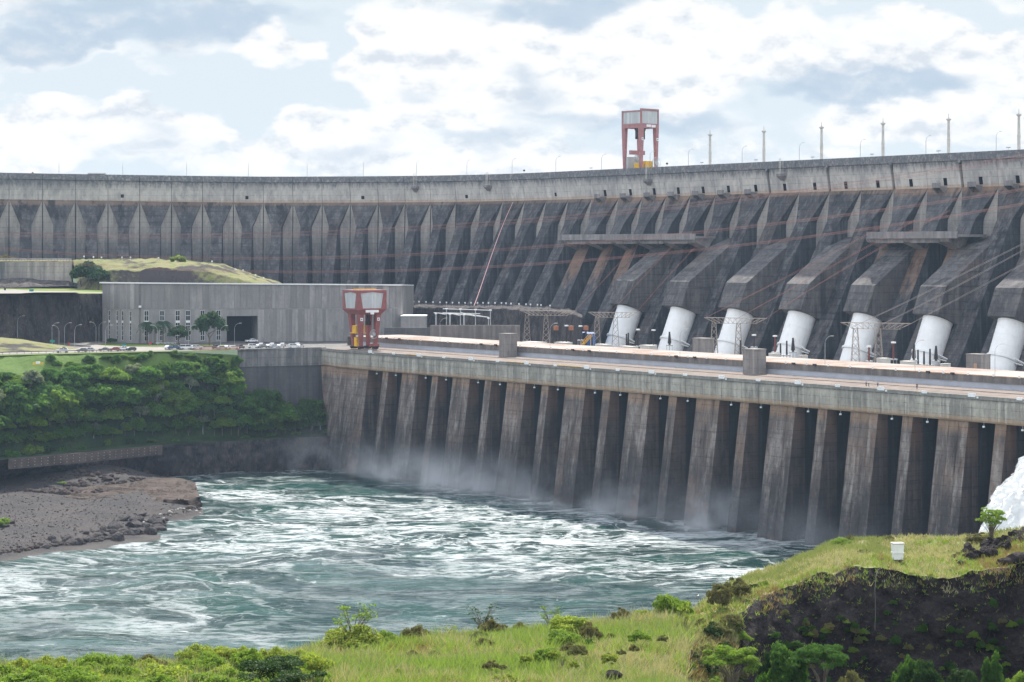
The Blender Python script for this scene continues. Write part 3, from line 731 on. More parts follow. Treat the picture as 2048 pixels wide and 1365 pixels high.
for n in range(-1, 11):
    o = 34.0 * n
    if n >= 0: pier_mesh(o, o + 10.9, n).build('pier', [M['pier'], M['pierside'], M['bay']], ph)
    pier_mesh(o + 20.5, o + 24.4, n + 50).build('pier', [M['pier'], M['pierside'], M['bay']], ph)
    for a, c in ((o + 10.9, o + 20.5), (o + 24.4, o + 34.0)):
        b = MB()
        zg = 21.0 + 2.5 * ((n * 7) % 3); b.box(c - 4.6, c, 7.5, 9.0, zg, ZB)
        b.build('gate_panel', M['gate'], ph)
        b = MB(); x = (a + c) / 2 + 1.2
        b.tube([(x, -.5, ZB), (x, -.5, ZB - .8)], .07, 4); b.box(x - .22, x + .22, -.8, -.3, ZB - 1.25, ZB - .8, 1)
        b.build('under_beam_lamp', [M['steel'], M['white']], ph)
# left end block with its flared corner
b = MB()
P3 = [(-46.5, -5.9, -5), (-24, -5.9, -5), (-24, 12, -5), (-46.5, 12, -5)]
lv = [(-5, -46.5), (8, -50), (20, -55.5), (30, -60.5), (ZB, SL)]
for (za, sa), (zb, sb) in zip(lv[:-1], lv[1:]):
    A = [(sa, tface(za) + 2.5, za), (sa + 3.5, tface(za), za), (-24, tface(za), za), (-24, 12, za), (sa, 14, za)]
    C = [(sb, tface(zb) + 2.5, zb), (sb + 3.5, tface(zb), zb), (-24, tface(zb), zb), (-24, 12, zb), (sb, 14, zb)]
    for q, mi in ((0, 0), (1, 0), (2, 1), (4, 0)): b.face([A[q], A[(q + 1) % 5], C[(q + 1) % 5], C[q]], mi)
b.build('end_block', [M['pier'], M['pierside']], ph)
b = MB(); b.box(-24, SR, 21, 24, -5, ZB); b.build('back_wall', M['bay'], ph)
# edge beam in pours with open joints
x = SL; q = 0
while x < SR:
    w = 17.0 if x > SL else 17.0 + (SL + 63.0)
    x1 = min(x + 17.0, SR); b = MB()
    pr = [(-.55, ZB), (-.85, ZB + .5), (-.95, 42.6), (-.75, 44.2), (-1.15, 44.25), (-1.15, 45.15), (-.55, 45.15), (-.55, 44.98), (24.9, 44.98), (24.9, ZB)]
    A = [(x + .06, t, z) for t, z in pr]; B = [(x1 - .06, t, z) for t, z in pr]; n = len(pr)
    if q == 0: A = [(x + (2.8 if t < 0 else 0) * 0 + .06, t + (2.6 if t < 5 else 0), z) for t, z in pr]
    b.face(A); b.face(B)
    for k in range(n): b.face([A[k], A[(k + 1) % n], B[(k + 1) % n], B[k]], 0 if k not in (7,) else 1)
    b.build('edge_beam', [M['beam'], M['deck']], ph); x = x1; q += 1
b = MB()
for s0 in range(-60, 380, 4):
    b.box(s0, s0 + 3.94, 14.0, 23.0, 44.99, 45.12)
b.build('paving', M['deck'], ph)
# glazed gallery, fascia, roof
b = MB(); b.box(-72, SR, 24.9, 25.4, 44.9, 46.75); b.build('gallery_glazing', M['strip'], ph)
b = MB(); b.box(-78, SR, 24.4, 25.6, 46.75, 48.5); b.build('fascia', M['fascia'], ph)
b = MB(); b.box(-78, SR, 24.3, 24.75, 48.5, 48.75); b.build('parapet_cap', M['copper'], ph)
b = MB(); b.face([(-82, 24.75, 48.55), (SR, 24.75, 48.55), (SR, 50.5, 48.55), (-82, 50.5, 48.55)]); b.face([(-82, 50.5, 48.55), (SR, 50.5, 48.55), (SR, 50.5, 40), (-82, 50.5, 40)]); b.face([(-82, 24.75, 48.55), (-82, 50.5, 48.55), (-82, 50.5, 40), (-82, 24.75, 40)])
b.build('roof', M['roof'], ph)
b = MB(); b.box(-80, SR, 50.5, 126, 36, 41.5); b.build('transformer_deck', M['fascia'], ph)
rnd = random.Random(4)
for s0 in np.arange(-64, 330, 9.5):
    b = MB(); b.box(s0, s0 + .5, 24.0, 24.3, 48.5, 49.25)
    b.build('roof_light', M['white'], ph)
    if int(s0) % 3 == 0: b = MB(); b.box(s0 + 3.4, s0 + 4.4, 23.6, 24.3, 48.4, 49.0); b.build('roof_fixture', M['insul'], ph)
# plates and small lamps on the edge of the deck
for k in range(-1, 10):
    b = MB(); x = 34 * k + 12; b.box(x, x + 2.6, -1.35, -1.2, 44.75, 45.75)
    b.box(x + 3, x + 3.6, -1.3, -1.18, 44.5, 45.0)
    b.build('unit_plate', M['white'], ph)
    b = MB(); x = 34 * k + 29; b.box(x, x + 1.9, -1.35, -1.2, 44.8, 45.5); b.build('unit_plate', M['white'], ph)
# thin conduits running down the beam
for k in range(-2, 20):
    x = 17 * k + 13.0
    b = MB(); b.tube([(x, -1.2, 44.2), (x, -1.05, ZB)], .06, 4); b.build('conduit', M['fascia'], ph)
for (s0, s1) in ((5, 13), (70, 84), (96, 112)):
    b = MB(); b.box(s0, s1, -1.32, -1.16, 45.15, 45.32); b.build('edge_rail', M['yellow'], ph)

# blockhouses on the powerhouse
def blockhouse(s, t, w, d, z0, z1, label, door=False, parts=True):
    r = thing('blockhouse', label, 'blockhouse', W(s, t, z0), -TH, 'blockhouses on the powerhouse')
    h = z1 - z0; b = MB(); b.box(0, w, 0, d, 0, h); b.box(-.12, w + .12, -.12, d + .12, h, h + .35); b.build('body', M['blockhouse'], r)
    b = MB(); b.box(w * .56 - .06, w * .56 + .06, -.04, .02, .1, h - .1); b.build('wall_joint', M['fascia'], r)
    if door: 
        b = MB(); b.box(w - 2.4, w - 1.2, -.05, .05, h - 4.6, h - 2.4); b.build('door', M['copper'], r)
    return r
s = st(1003, 20); blockhouse(s, 19.0, 5.2, 4.2, 45.0, 53.0, 'concrete blockhouse at the far end of the roof, farthest left of four')
s = st(1488, 19); blockhouse(s, 18.5, 5.6, 4.6, 45.0, 52.4, 'concrete blockhouse standing up through the front edge of the white roof')
s = st(1385, 56); blockhouse(s, 56, 6.2, 4.5, 41.5, 52.6, 'wide concrete blockhouse just right of the second white penstock')
s = st(1932, 60); blockhouse(s, 60, 5.6, 4.5, 41.5, 51.8, 'concrete blockhouse beside the nearest white penstock', True)

# ------------------------------------------------------------------ gantry cranes
def gantry(name, label, loc, rz, wa, wb, H, zbody, splay, legw, yellow_boxes, sun):
    """wa x wb plan, legs from 0 to zbody, clad body zbody..H"""
    r = thing(name, label, 'crane', loc, rz)
    hx, hy = wa / 2, wb / 2; k = splay
    for sx in (-1, 1):
        for sy in (-1, 1):
            b = MB(); x0, y0 = sx * hx * k, sy * hy * k; x1, y1 = sx * hx, sy * hy
            a0, a1 = legw * .55, legw
            b.hexa([(x0 - (a0 if sx > 0 else 0), y0 - (a0 if sy > 0 else 0), .9), (x0 + (a0 if sx < 0 else 0), y0 - (a0 if sy > 0 else 0), .9), (x0 + (a0 if sx < 0 else 0), y0 + (a0 if sy < 0 else 0), .9), (x0 - (a0 if sx > 0 else 0), y0 + (a0 if sy < 0 else 0), .9),
                    (x1 - (a1 if sx > 0 else 0), y1 - (a1 if sy > 0 else 0), zbody), (x1 + (a1 if sx < 0 else 0), y1 - (a1 if sy > 0 else 0), zbody), (x1 + (a1 if sx < 0 else 0), y1 + (a1 if sy < 0 else 0), zbody), (x1 - (a1 if sx > 0 else 0), y1 + (a1 if sy < 0 else 0), zbody)])
            leg = b.build('leg', M['red'], r)
            b = MB(); cx, cy = sx * (hx * k - a0 / 2), sy * (hy * k - a0 / 2)
            b.box(cx - 1.5, cx + 1.5, cy - .45, cy + .45, .45, 1.0)
            for w in (-1.0, -.35, .35, 1.0): b.tube([(cx + w, cy - .3, .32), (cx + w, cy + .3, .32)], .32, 10)
            b.build('bogie', M['rubber'], leg)
            b = MB(); zz = zbody * .74 if sun else zbody * .86
            kk = k + (1 - k) * zz / zbody; aa = a0 + (a1 - a0) * zz / zbody
            if sy < 0: b.box(sx * (hx * kk - aa / 2) - .55, sx * (hx * kk - aa / 2) + .55, -hy * kk - .12, -hy * kk - .06 + .04, zz - .6, zz + .6); b.box(sx * (hx * kk - aa / 2) - .22, sx * (hx * kk - aa / 2) + .22, -hy * kk - .14, -hy * kk - .1, zz - .25, zz + .25, 1); b.build('number_plate', [M['white'], M['insul']], leg)
    # portal beams
    b = MB(); bt = zbody; d = legw
    for x0, x1, y0, y1 in ((-hx, hx, -hy, -hy + d), (-hx, hx, hy - d, hy), (-hx, -hx + d, -hy + d, hy - d), (hx - d, hx, -hy + d, hy - d)):
        b.box(x0, x1, y0, y1, bt, bt + 1.9)
    b.build('portal_beam', M['red'], r)
    return r, hx, hy
# crane on the crest
_red = M['red']; M['red'] = M['redpale']
pc = crest(-88.0)
uu = U0 + F * pc[0].x / pc[0].y
Lc = min(np.arange(-140, 0, .25), key=lambda L: abs(U0 + F * (crest(L)[0] + crest(L)[1] * 7).x / (crest(L)[0] + crest(L)[1] * 7).y - 1279))
p, nrm = crest(Lc); p = p + nrm * 7.5
H1, ZB1 = 26.2, 18.6
cr, hx, hy = gantry('gantry_crane', 'tall red gantry crane with grey cladding standing on the dam crest', (p.x, p.y, 117.35), math.radians(44), 11.4, 11.6, H1, ZB1, 0.93, 1.9, True, True)
b = MB()
for sx in (-1, 1):
    for sy in (-1, 1): b.box(sx * hx - (.7 if sx > 0 else 0), sx * hx + (.7 if sx < 0 else 0), sy * hy - (.7 if sy > 0 else 0), sy * hy + (.7 if sy < 0 else 0), ZB1 + 1.9, H1)
b.box(-hx, hx, -hy, -hy + .7, H1 - .15, H1 + .75); b.box(hx - .7, hx, -hy + .7, hy, H1 - .15, H1 + .75); b.box(-hx, hx, hy - .7, hy, H1 - .6, H1); b.box(-hx, -hx + .7, -hy + .7, hy - .7, H1 - .6, H1)
b.build('top_frame', M['red'], cr)
b = MB(); b.box(-hx + .3, hx - .3, -hy + .25, -hy + .4, ZB1 + 1.9, H1 - .2); b.box(hx - .4, hx - .25, -hy + .3, hy - .3, ZB1 + 1.9, H1 - .2)
b.box(-hx + .25, -hx + .4, -hy + .3, hy - .3, ZB1 + 1.9, H1 - .7); b.box(-hx + .3, hx - .3, hy - .4, hy - .25, ZB1 + 1.9, H1 - .7)
b.build('cladding', M['panel'], cr)
b = MB()
for x in (-1.9, 1.7):
    b.box(x - .7, x - .35, -.6, .6, ZB1 - 4.6, ZB1 + .4); b.box(x + .35, x + .7, -.6, .6, ZB1 - 4.6, ZB1 + .4); b.box(x - .9, x + .9, -.8, .8, ZB1 - .9, ZB1 + .2); b.box(x - .7, x + .7, -.6, .6, ZB1 - 4.7, ZB1 - 3.6)
b.tube([(-1.0, 0, ZB1 - 4.6), (-1.0, 0, 8)], .07, 4)
b.build('hoist', M['insul'], cr)
b = MB(); b.box(-4.6, 4.4, 1.2, 2.4, 7.2, 9.0); b.build('spreader_beam', M['red'], cr)
b = MB(); b.box(-4.6, 4.4, 3.0, 4.6, .6, 6.2); b.build('cable_house', M['panel'], cr)
b = MB(); b.box(-5.4, -2.4, -4.2, -1.4, .5, 3.2); b.box(-1.6, 2.6, -5.0, -1.2, .5, 4.3); b.build('machine_box', M['yellow'], cr)
def reel(c, R, parent, name, axis):
    b = MB(); n = 28
    for q in range(n):
        a = 2 * math.pi * q / n; d = axis[0] * math.cos(a) + axis[1] * math.sin(a)
        b.tube([c + d * R * .35, c + d * R], .06, 3); b.box(*[w for e in (c + d * R) for w in (e - .12, e + .12)])
    a3 = axis[0].cross(axis[1]).normalized(); b.tube([c - a3 * .35, c + a3 * .35], R * .42, 20)
    return b.build(name, M['steel'], parent)
reel(Vector((hx - 2.0, -hy - .3, 3.4)), 2.6, cr, 'cable_reel', (Vector((1, 0, 0)), Vector((0, 0, 1))))
reel(Vector((-3.2, -1.0, 5.0)), 1.9, cr, 'cable_reel', (Vector((1, 0, 0)), Vector((0, 0, 1))))
b = MB(); b.box(hx - 4.8, hx - 2.2, -hy - .06, -hy + .1, ZB1 + .35, ZB1 + 1.35); b.box(hx - 8.0, hx - 5.2, -hy - .06, -hy + .1, ZB1 + .45, ZB1 + 1.5); b.build('sign_plate', M['white'], cr)

M['red'] = _red
# crane on the powerhouse deck: box legs that widen into the clad head
p = W(st(729, 11.5), 11.5, 45.12)
H2, ZB2 = 22.6, 13.2
c2, hx, hy = gantry('gantry_crane', 'squat red gantry crane with tapered legs standing on the powerhouse deck', (p.x, p.y, p.z), math.radians(34.4), 9.8, 8.6, H2, ZB2, 0.76, 2.1, True, False)
b = MB()
# clad head: corner plates wider than the legs, tapered windows filled with cladding
e = 1.5
def head_face(b, A, B, inset, mi_frame=0, mi_pan=1):
    A = Vector(A); B = Vector(B); d = (B - A); L = d.length; d.normalize(); nn = Vector((d.y, -d.x, 0))
    z0, z1 = ZB2 + 1.9, H2
    def q(x, z, o=0): v = A + d * x + nn * o; return (v.x, v.y, z)
    top, bot = 1.3, 2.3
    pan = [q(bot, z0 + .5), q(L - bot, z0 + .5), q(L - top, z1 - 1.3), q(L / 2, z1 - .75), q(top, z1 - 1.3)]
    b.face([q(0, z0), q(L, z0), q(L - bot, z0 + .5), q(bot, z0 + .5)], 0); b.face([q(0, z0), q(bot, z0 + .5), q(top, z1 - 1.3), q(0, z1)], 0)
    b.face([q(L, z0), q(L, z1), q(L - top, z1 - 1.3), q(L - bot, z0 + .5)], 0); b.face([q(0, z1), q(top, z1 - 1.3), q(L / 2, z1 - .75), q(L - top, z1 - 1.3), q(L, z1)], 0)
    inn = [(x - nn.x * .18, y - nn.y * .18, z) for x, y, z in pan]; b.face(inn, 1)
    for k in range(5): b.face([pan[k], pan[(k + 1) % 5], inn[(k + 1) % 5], inn[k]], 0)
ex, ey = hx + e, hy + e
cs = [(-ex, -ey, 0), (ex, -ey, 0), (ex, ey, 0), (-ex, ey, 0)]
for k in range(4): head_face(b, cs[k], cs[(k + 1) % 4], .2)
b.face([(x, y, H2) for x, y, _ in cs], 0)
for k in range(4):
    a, c = cs[k], cs[(k + 1) % 4]; i0 = (math.copysign(hx, a[0]), math.copysign(hy, a[1])); i1 = (math.copysign(hx, c[0]), math.copysign(hy, c[1]))
    b.face([(i0[0], i0[1], ZB2), (i1[0], i1[1], ZB2), (c[0], c[1], ZB2 + 1.9), (a[0], a[1], ZB2 + 1.9)], 0)
b.build('head', [M['red'], M['panel']], c2)
b = MB(); b.box(-hx, hx, -.4, .4, H2, H2 + .4); b.build('roof_rail', M['yellow'], c2)
b = MB(); b.box(-2.9, 2.9, -hy - e - .02, -hy - e + .12, ZB2 + .8, ZB2 + 1.75); b.box(-.8, .8, -hy - e - .1, -hy - e + .08, ZB2 + .1, ZB2 + 1.2); b.build('sign_plate', M['white'], c2)
b = MB(); b.box(-hx * .86, -hx * .86 + 4.0, -.6, 3.2, 6.2, 9.0); b.box(-hx * .86 - .3, -hx * .86 + 4.4, -.9, 3.5, 5.9, 6.2); b.box(-hx * .8 + .2, -hx * .8 + 2.6, -.4, 1.6, .9, 4.4); b.build('machine_box', M['yellow'], c2)
b = MB()
for x in (-1.6, 1.6): b.box(x - .5, x + .5, -.8, .8, ZB2 - 2.6, ZB2 + .5); b.box(x - .7, x + .7, -1, 1, ZB2 - 4.2, ZB2 - 2.6)
b.build('hoist', M['insul'], c2)
reel(Vector((2.0, -hy * .82, 5.6)), 1.7, c2, 'cable_reel', (Vector((1, 0, 0)), Vector((0, 0, 1))))
b = MB(); b.box(.2, 4.6, -hy * .8, -hy * .8 + .9, .9, 2.0); b.build('sill_beam', M['red'], c2)
# ------------------------------------------------------------------ river
def water_fn(g):
    x0 = g.pos(); p = g.vm('MULTIPLY', x0, (1, 1, 0))
    wv = g.vm('SUBTRACT', g.noisec(p, 0.012, 3.0), (0.5, 0.5, 0.5)); wv2 = g.vm('SUBTRACT', g.noisec(p, 0.06, 3.0), (0.5, 0.5, 0.5))
    q = g.vm('ADD', g.vm('ADD', p, g.vm('MULTIPLY', wv, (60, 70, 0))), g.vm('MULTIPLY', wv2, (12, 10, 0)))
    qa = g.vm('MULTIPLY', q, (0.66, 1, 1))
    f1 = g.noise(qa, 0.022, 3.0, 0.5); f2 = g.noise(qa, 0.055, 3.0, 0.5); f4 = g.noise(qa, 0.14, 3.0, 0.55)
    f3 = g.noise(g.vm('MULTIPLY', p, (0.24, 0.5, 0)), 1.0, 6.0, 0.75); big = g.noise(p, 0.010, 3.0, 0.5); f5 = g.noise(qa, 0.09, 6.0, 0.65)
    def ridge(f, k): return g.m('SUBTRACT', 1.0, g.m('MULTIPLY', g.m('ABSOLUTE', g.m('SUBTRACT', f, 0.5)), k), clamp=True)
    rid, rid2, rid3 = (g.mr(ridge(f_, k_), .15, .75) for f_, k_ in ((f1, 30.0), (f2, 25.0), (f4, 21.0)))
    g.z()
    def zone(cx, cy, rx, ry, rot=0.0):
        c, s = math.cos(rot), math.sin(rot)
        dx = g.m('SUBTRACT', g._x, cx); dy = g.m('SUBTRACT', g._y, cy)
        a = g.m('DIVIDE', g.m('ADD', g.m('MULTIPLY', dx, c), g.m('MULTIPLY', dy, s)), rx); b = g.m('DIVIDE', g.m('SUBTRACT', g.m('MULTIPLY', dy, c), g.m('MULTIPLY', dx, s)), ry)
        return g.m('SUBTRACT', 1.0, g.m('ADD', g.m('MULTIPLY', a, a), g.m('MULTIPLY', b, b)), clamp=True)
    zn = None
    for (cx, cy, rx, ry, rot, k) in FOAM:
        t = g.m('MULTIPLY', zone(cx, cy, rx, ry, rot), k); zn = t if zn is None else g.m('ADD', zn, t)
    calm = g.mr(g._y, 470.0, 640.0)
    dens = g.m('ADD', g.m('MULTIPLY', zn, 0.62), g.m('ADD', g.m('MULTIPLY', g.m('SUBTRACT', big, 0.48), 1.7), g.m('SUBTRACT', g.m('MULTIPLY', calm, 0.16), 0.08)))
    brk = g.mr(f3, 0.38, 0.56, 0.05, 1.0)
    patch = g.m('MULTIPLY', g.mr(g.m('ADD', f5, g.m('MULTIPLY', dens, 0.16)), 0.60, 0.72), g.mr(f3, 0.36, 0.54, 0.2, 1.0))
    line = g.m('MAXIMUM', g.m('MULTIPLY', g.m('MAXIMUM', rid, g.m('MULTIPLY', rid2, 0.85)), g.mr(dens, -0.2, 0.4, 0.15, 0.95)), g.m('MULTIPLY', rid3, g.mr(dens, -0.05, 0.6, 0.12, 0.8)))
    veil = g.m('MULTIPLY', g.m('MULTIPLY', g.mr(g.m('ADD', f5, g.m('MULTIPLY', dens, 0.12)), 0.50, 0.66), 0.16), g.mr(f3, .35, .6, .3, 1.0))
    foam = g.m('MAXIMUM', veil, g.m('MAXIMUM', patch, g.m('MULTIPLY', line, brk)), clamp=True)
    deep = g.mix(g.mr(f2, 0.4, 0.62), (0.003, 0.025, 0.022), (0.011, 0.051, 0.042))
    rip = g.noise(g.vm('MULTIPLY', p, (0.22, 0.7, 0)), 1.0, 3.0, 0.55)
    bn = g.bump(rip, 1.0, 0.25)
    w = g.bsdf(deep, 0.10, bn, spec=g.mr(f1, 0.40, 0.56, 0.06, 0.34), IOR=1.33); fo = g.bsdf((0.38, 0.41, 0.42), 0.8, None, spec=0.2)
    ms = g.n('ShaderNodeMixShader'); g.put(ms.inputs[0], foam); g.put(ms.inputs[1], w); g.put(ms.inputs[2], fo); g.out(ms.outputs[0])
FOAM = [(25, 655, 75, 20, 0.1, 1.25), (-28, 722, 60, 20, -0.1, 0.9), (-60, 760, 50, 16, 0.0, 0.7), (10, 700, 55, 18, -0.3, 0.6), (30, 590, 70, 22, 0.1, 0.45),
        (-75, 640, 60, 25, 0.2, 0.45), (70, 640, 40, 12, -0.3, 0.8), (-95, 775, 30, 14, 0.3, 0.7)]
M['water'] = material('river_water', water_fn)
xs = np.arange(-420, 330.1, 1.5); ys = np.arange(200, 1000.1, 1.6)
gx, gy = np.meshgrid(xs, ys)
wx = gx + 22 * fbm(gx / 45, gy / 45, 5, 3); wy = gy + 22 * fbm(gx / 45, gy / 45, 9, 3)
hz = 1.5 * fbm(wx / 26, wy / 11, 21, 4, .55) + 0.6 * (0.5 - np.abs(fbm(wx / 34, wy / 20, 31, 4)) * 2.2)
river = structure(grid_obj('river', np.stack([gx, gy, hz - 0.1], 2), M['water']))

# ------------------------------------------------------------------ far bank, terraces, cliffs
def rough(g, ax, amp, sc, seed, oct=4, edge=True):
    nr, nc = g.shape[:2]
    n = fbm(g[..., 0] / sc, g[..., 2] / (sc * 1.2), seed, oct) if ax == 1 else fbm(g[..., 0] / sc, g[..., 1] / sc, seed, oct)
    w = np.ones((nr, nc))
    if edge: w[0] = 0; w[-1] = 0
    g = g.copy(); g[..., ax] += amp * n * 2 * w; return g
LEFT_EDGE = [(-320, 724), (-150, 717), (0, 711.5), (200, 706.5), (330, 703.5), (480, 700)]
edge = [G0(u, v, 45.0) for u, v in LEFT_EDGE]
bench = [G0(u, v, 12.0) for u, v in ((-320, 970), (-150, 938), (0, 920), (150, 905), (330, 890), (480, 882), (580, 876), (672, 873))]
bench_in = [Vector((p.x * 1.012, p.y + 9, 12.4)) for p in bench]
wallbase = [Vector((p.x, p.y + .5, p.z)) for p in [P(480, 792, 874), P(560, 815, 878), P(640, 830, 884)]]
upper = edge[:-1] + [Vector((edge[-1].x, edge[-1].y, 43))] + wallbase
g_ = loft([bench_in, [Vector((*a.lerp(b, .3).xy, a.z + (b.z - a.z) * .6)) for a, b in zip([Vector(q) for q in polyline(bench_in, 40)], [Vector(q) for q in polyline(upper, 40)])], upper], 120, 14)
structure(grid_obj('river_bank', rough(g_, 2, 1.3, 9, 3), M['slope']))
g_ = loft([bench, bench_in], 120, 4); structure(grid_obj('bench_path', rough(g_, 2, .25, 5, 8), M['slope']))
low = [P(-320, 1000, 735), P(-150, 965, 768), P(0, 941, 792), P(70, 934, 800), P(180, 930, 806), P(300, 952, 835), P(400, 949, 843), P(520, 943, 855), P(600, 939, 862), P(684, 936, 868)]
low = [Vector((p.x, p.y, min(p.z, 5) if p.x > -138 else p.z)) for p in low]
low = [Vector((q.x, q.y, (-1.5 if k >= 5 else 3.0))) for k, q in enumerate(low)]
g_ = loft([low, [a.lerp(b, .55) - Vector((0, 1.0, 0)) for a, b in zip([Vector(q) for q in polyline(low, 50)], [Vector(q) for q in polyline(bench, 50)])], bench], 260, 12)
g_ = rough(g_, 1, 2.0, 6.0, 12, 5); g_ = rough(g_, 1, 1.2, 1.7, 15, 3)
structure(grid_obj('ledge_cliff', g_, M['ledge'], smooth=False))
# concrete wall with bolt heads along the bench
wl = [G0(u, v, 12.1) for u, v in ((20, 919), (100, 912), (200, 903), (325, 891))]
r = thing('bolted_wall', 'low brown concrete wall with rows of pale bolts above the gravel beach', 'wall')
b = MB(); pw = polyline([(p.x, p.y - 2.2, p.z) for p in wl], 12)
for a, c in zip(pw[:-1], pw[1:]):
    b.hexa([(a[0], a[1] - .8, 8.9), (c[0], c[1] - .8, 8.9), (c[0], c[1] + 2.4, 8.9), (a[0], a[1] + 2.4, 8.9), (a[0], a[1], 12.3), (c[0], c[1], 12.3), (c[0], c[1] + 2.4, 12.3), (a[0], a[1] + 2.4, 12.3)])
b.build('wall_face', plain('brown_shotcrete', (0.085, 0.068, 0.062), 0.95, var=0.35, scale=.25), r)
b = MB(); pw = polyline([(p.x, p.y - 2.2, p.z) for p in wl], 26)
for a in pw[1:-1]:
    for z in (9.7, 10.7, 11.7):
        yy = a[1] - .8 * (12.3 - z) / 3.4; b.box(a[0] - .1, a[0] + .1, yy - .1, yy + .02, z - .1, z + .1)
bo = b.build('bolt_heads', M['pale'], r); bo['kind'] = 'stuff'

# level ground at deck height: road, parking, lawn
tb = MB(); far = [Vector((p.x * 1.14, 985 + (0 if p.x > -170 else 0), 45)) for p in edge]
pl = edge + [Vector((W(-63, 3).x, W(-63, 3).y, 45)), W(-60, 26, 45), Vector((-20, 990, 45)), Vector((-330, 990, 45))]
tb.face([(p.x, p.y, 44.9) for p in pl]); structure(tb.build('parking_lot', M['asphalt']))
def patch(name, pts, z, mat):
    b = MB(); b.face([(p.x, p.y, z) for p in pts]); return structure(b.build(name, mat))
patch('road', [G0(u, v, 45) for u, v in ((-120, 713.5), (0, 708.5), (200, 704), (330, 701.5), (330, 695), (240, 693), (205, 684), (190, 680), (160, 680), (160, 686), (190, 690), (150, 697), (0, 703), (-120, 707))], 44.96, M['road'])
patch('lawn', [G0(u, v, 45) for u, v in ((195, 690), (215, 686.5), (300, 689), (450, 690), (460, 692), (300, 693.5), (215, 692))], 45.0, M['lawn'])
patch('verge', [G0(u, v, 45) for u, v in ((-120, 717.5), (0, 711.8), (200, 706.8), (330, 703.8), (470, 700.5), (470, 699.5), (330, 702.8), (200, 705.3), (0, 710), (-120, 715))], 45.02, M['lawn'])
b = MB(); bl = polyline([G0(u, v, 45) for u, v in ((-150, 715.5), (0, 709.2), (120, 706.4), (250, 703.6))], 30)
b.tube([(p[0], p[1], 45.75) for p in bl], .16, 5)
for p in bl: b.box(p[0] - .07, p[0] + .07, p[1] - .07, p[1] + .07, 44.9, 45.75)
tag(b.build('guard_rail', M['fascia']), 'dark guard rail along the road edge above the wooded bank', 'guard rail')
# hummock beside the road
g_ = loft([[G0(u, v, 45) for u, v in ((-200, 709), (0, 706), (80, 702), (150, 698.5), (160, 696))],
           [P(-200, 685, 872), P(0, 681, 876), (P(60, 686, 878)), P(110, 691, 882), P(150, 695.5, 884)],
           [P(-200, 669, 890), P(0, 674.5, 893), P(50, 680, 893), P(95, 687, 893), P(140, 694, 893)], [P(-200, 690, 925), P(0, 690, 925), P(50, 690, 923), P(95, 691, 915), P(140, 694, 900)]], 60, 8)
structure(grid_obj('hummock', rough(g_, 2, .35, 6, 5), M['mound']))
# quarried cliff behind the road
ct = [P(-260, 596, 925), P(-60, 593, 930), P(60, 592, 938), P(150, 588, 943), P(207, 588, 956), P(260, 588, 968)]
cbm = [Vector((p.x * .995, p.y - 5, 44)) for p in ct]
g_ = loft([cbm, ct], 160, 26); g_ = rough(g_, 1, 2.2, 7, 31, 5, False); g_ = rough(g_, 1, 1.3, 2.0, 33, 3, False)
structure(grid_obj('quarried_cliff', g_, M['cliff'], smooth=False))
cb2 = [Vector((p.x * 1.01, p.y + 200, 66.5)) for p in ct]
g_ = loft([ct, [Vector((p.x, p.y + 6, 65.4)) for p in ct], cb2], 60, 8); structure(grid_obj('upper_lawn', rough(g_, 2, .3, 12, 6), M['lawn']))
patch('upper_road', [P(u, v, F * (HC - 65.6) / (v - VH)) for u, v in ((-60, 588), (40, 588), (70, 586), (150, 586), (205, 587.5), (205, 586), (150, 584), (70, 583), (30, 580), (-60, 580))], 65.75, M['road'])
# pale wall on the upper bench with dark rock at its foot
r = thing('retaining_wall', 'pale streaked concrete retaining wall on the upper terrace left of the dark tree', 'wall')
b = MB(); a, c, d = P(-60, 560, 1020), P(12, 560, 1030), P(143.5, 558, 1030)
for p, q, m in ((a, c, 1), (c, d, 0)): b.hexa([(p.x, p.y, 66), (q.x, q.y, 66), (q.x, q.y + 3, 66), (p.x, p.y + 3, 66), (p.x, p.y, 77.6), (q.x, q.y, 77.6), (q.x, q.y + 3, 77.6), (p.x, p.y + 3, 77.6)], m)
b.build('wall_face', [M['wallpale'], M['wall']], r)
b = MB(); 
for u in range(-50, 145, 6): b.tube([P(u, 522, 1031), P(u, 517.6, 1031)], .1, 4)
b.tube([P(-50, 517.8, 1031), P(143, 518.4, 1031)], .12, 4); b.tube([P(-50, 519.8, 1031), P(143, 520.2, 1031)], .08, 4)
b.build('railing', M['pale'], r)
g_ = loft([[P(-80, 578, 1010), P(60, 575, 1015), P(135, 572, 1018), P(160, 575, 1018)], [P(-80, 560, 1024), P(60, 558, 1026), P(135, 561, 1027), P(160, 570, 1027)], [P(-80, 560, 1029.8), P(60, 560, 1029.8), P(135, 562, 1029.8), P(160, 572, 1029.8)]], 80, 8)
structure(grid_obj('rock_toe', rough(g_, 2, 1.2, 5, 41), M['cliff'], smooth=False))
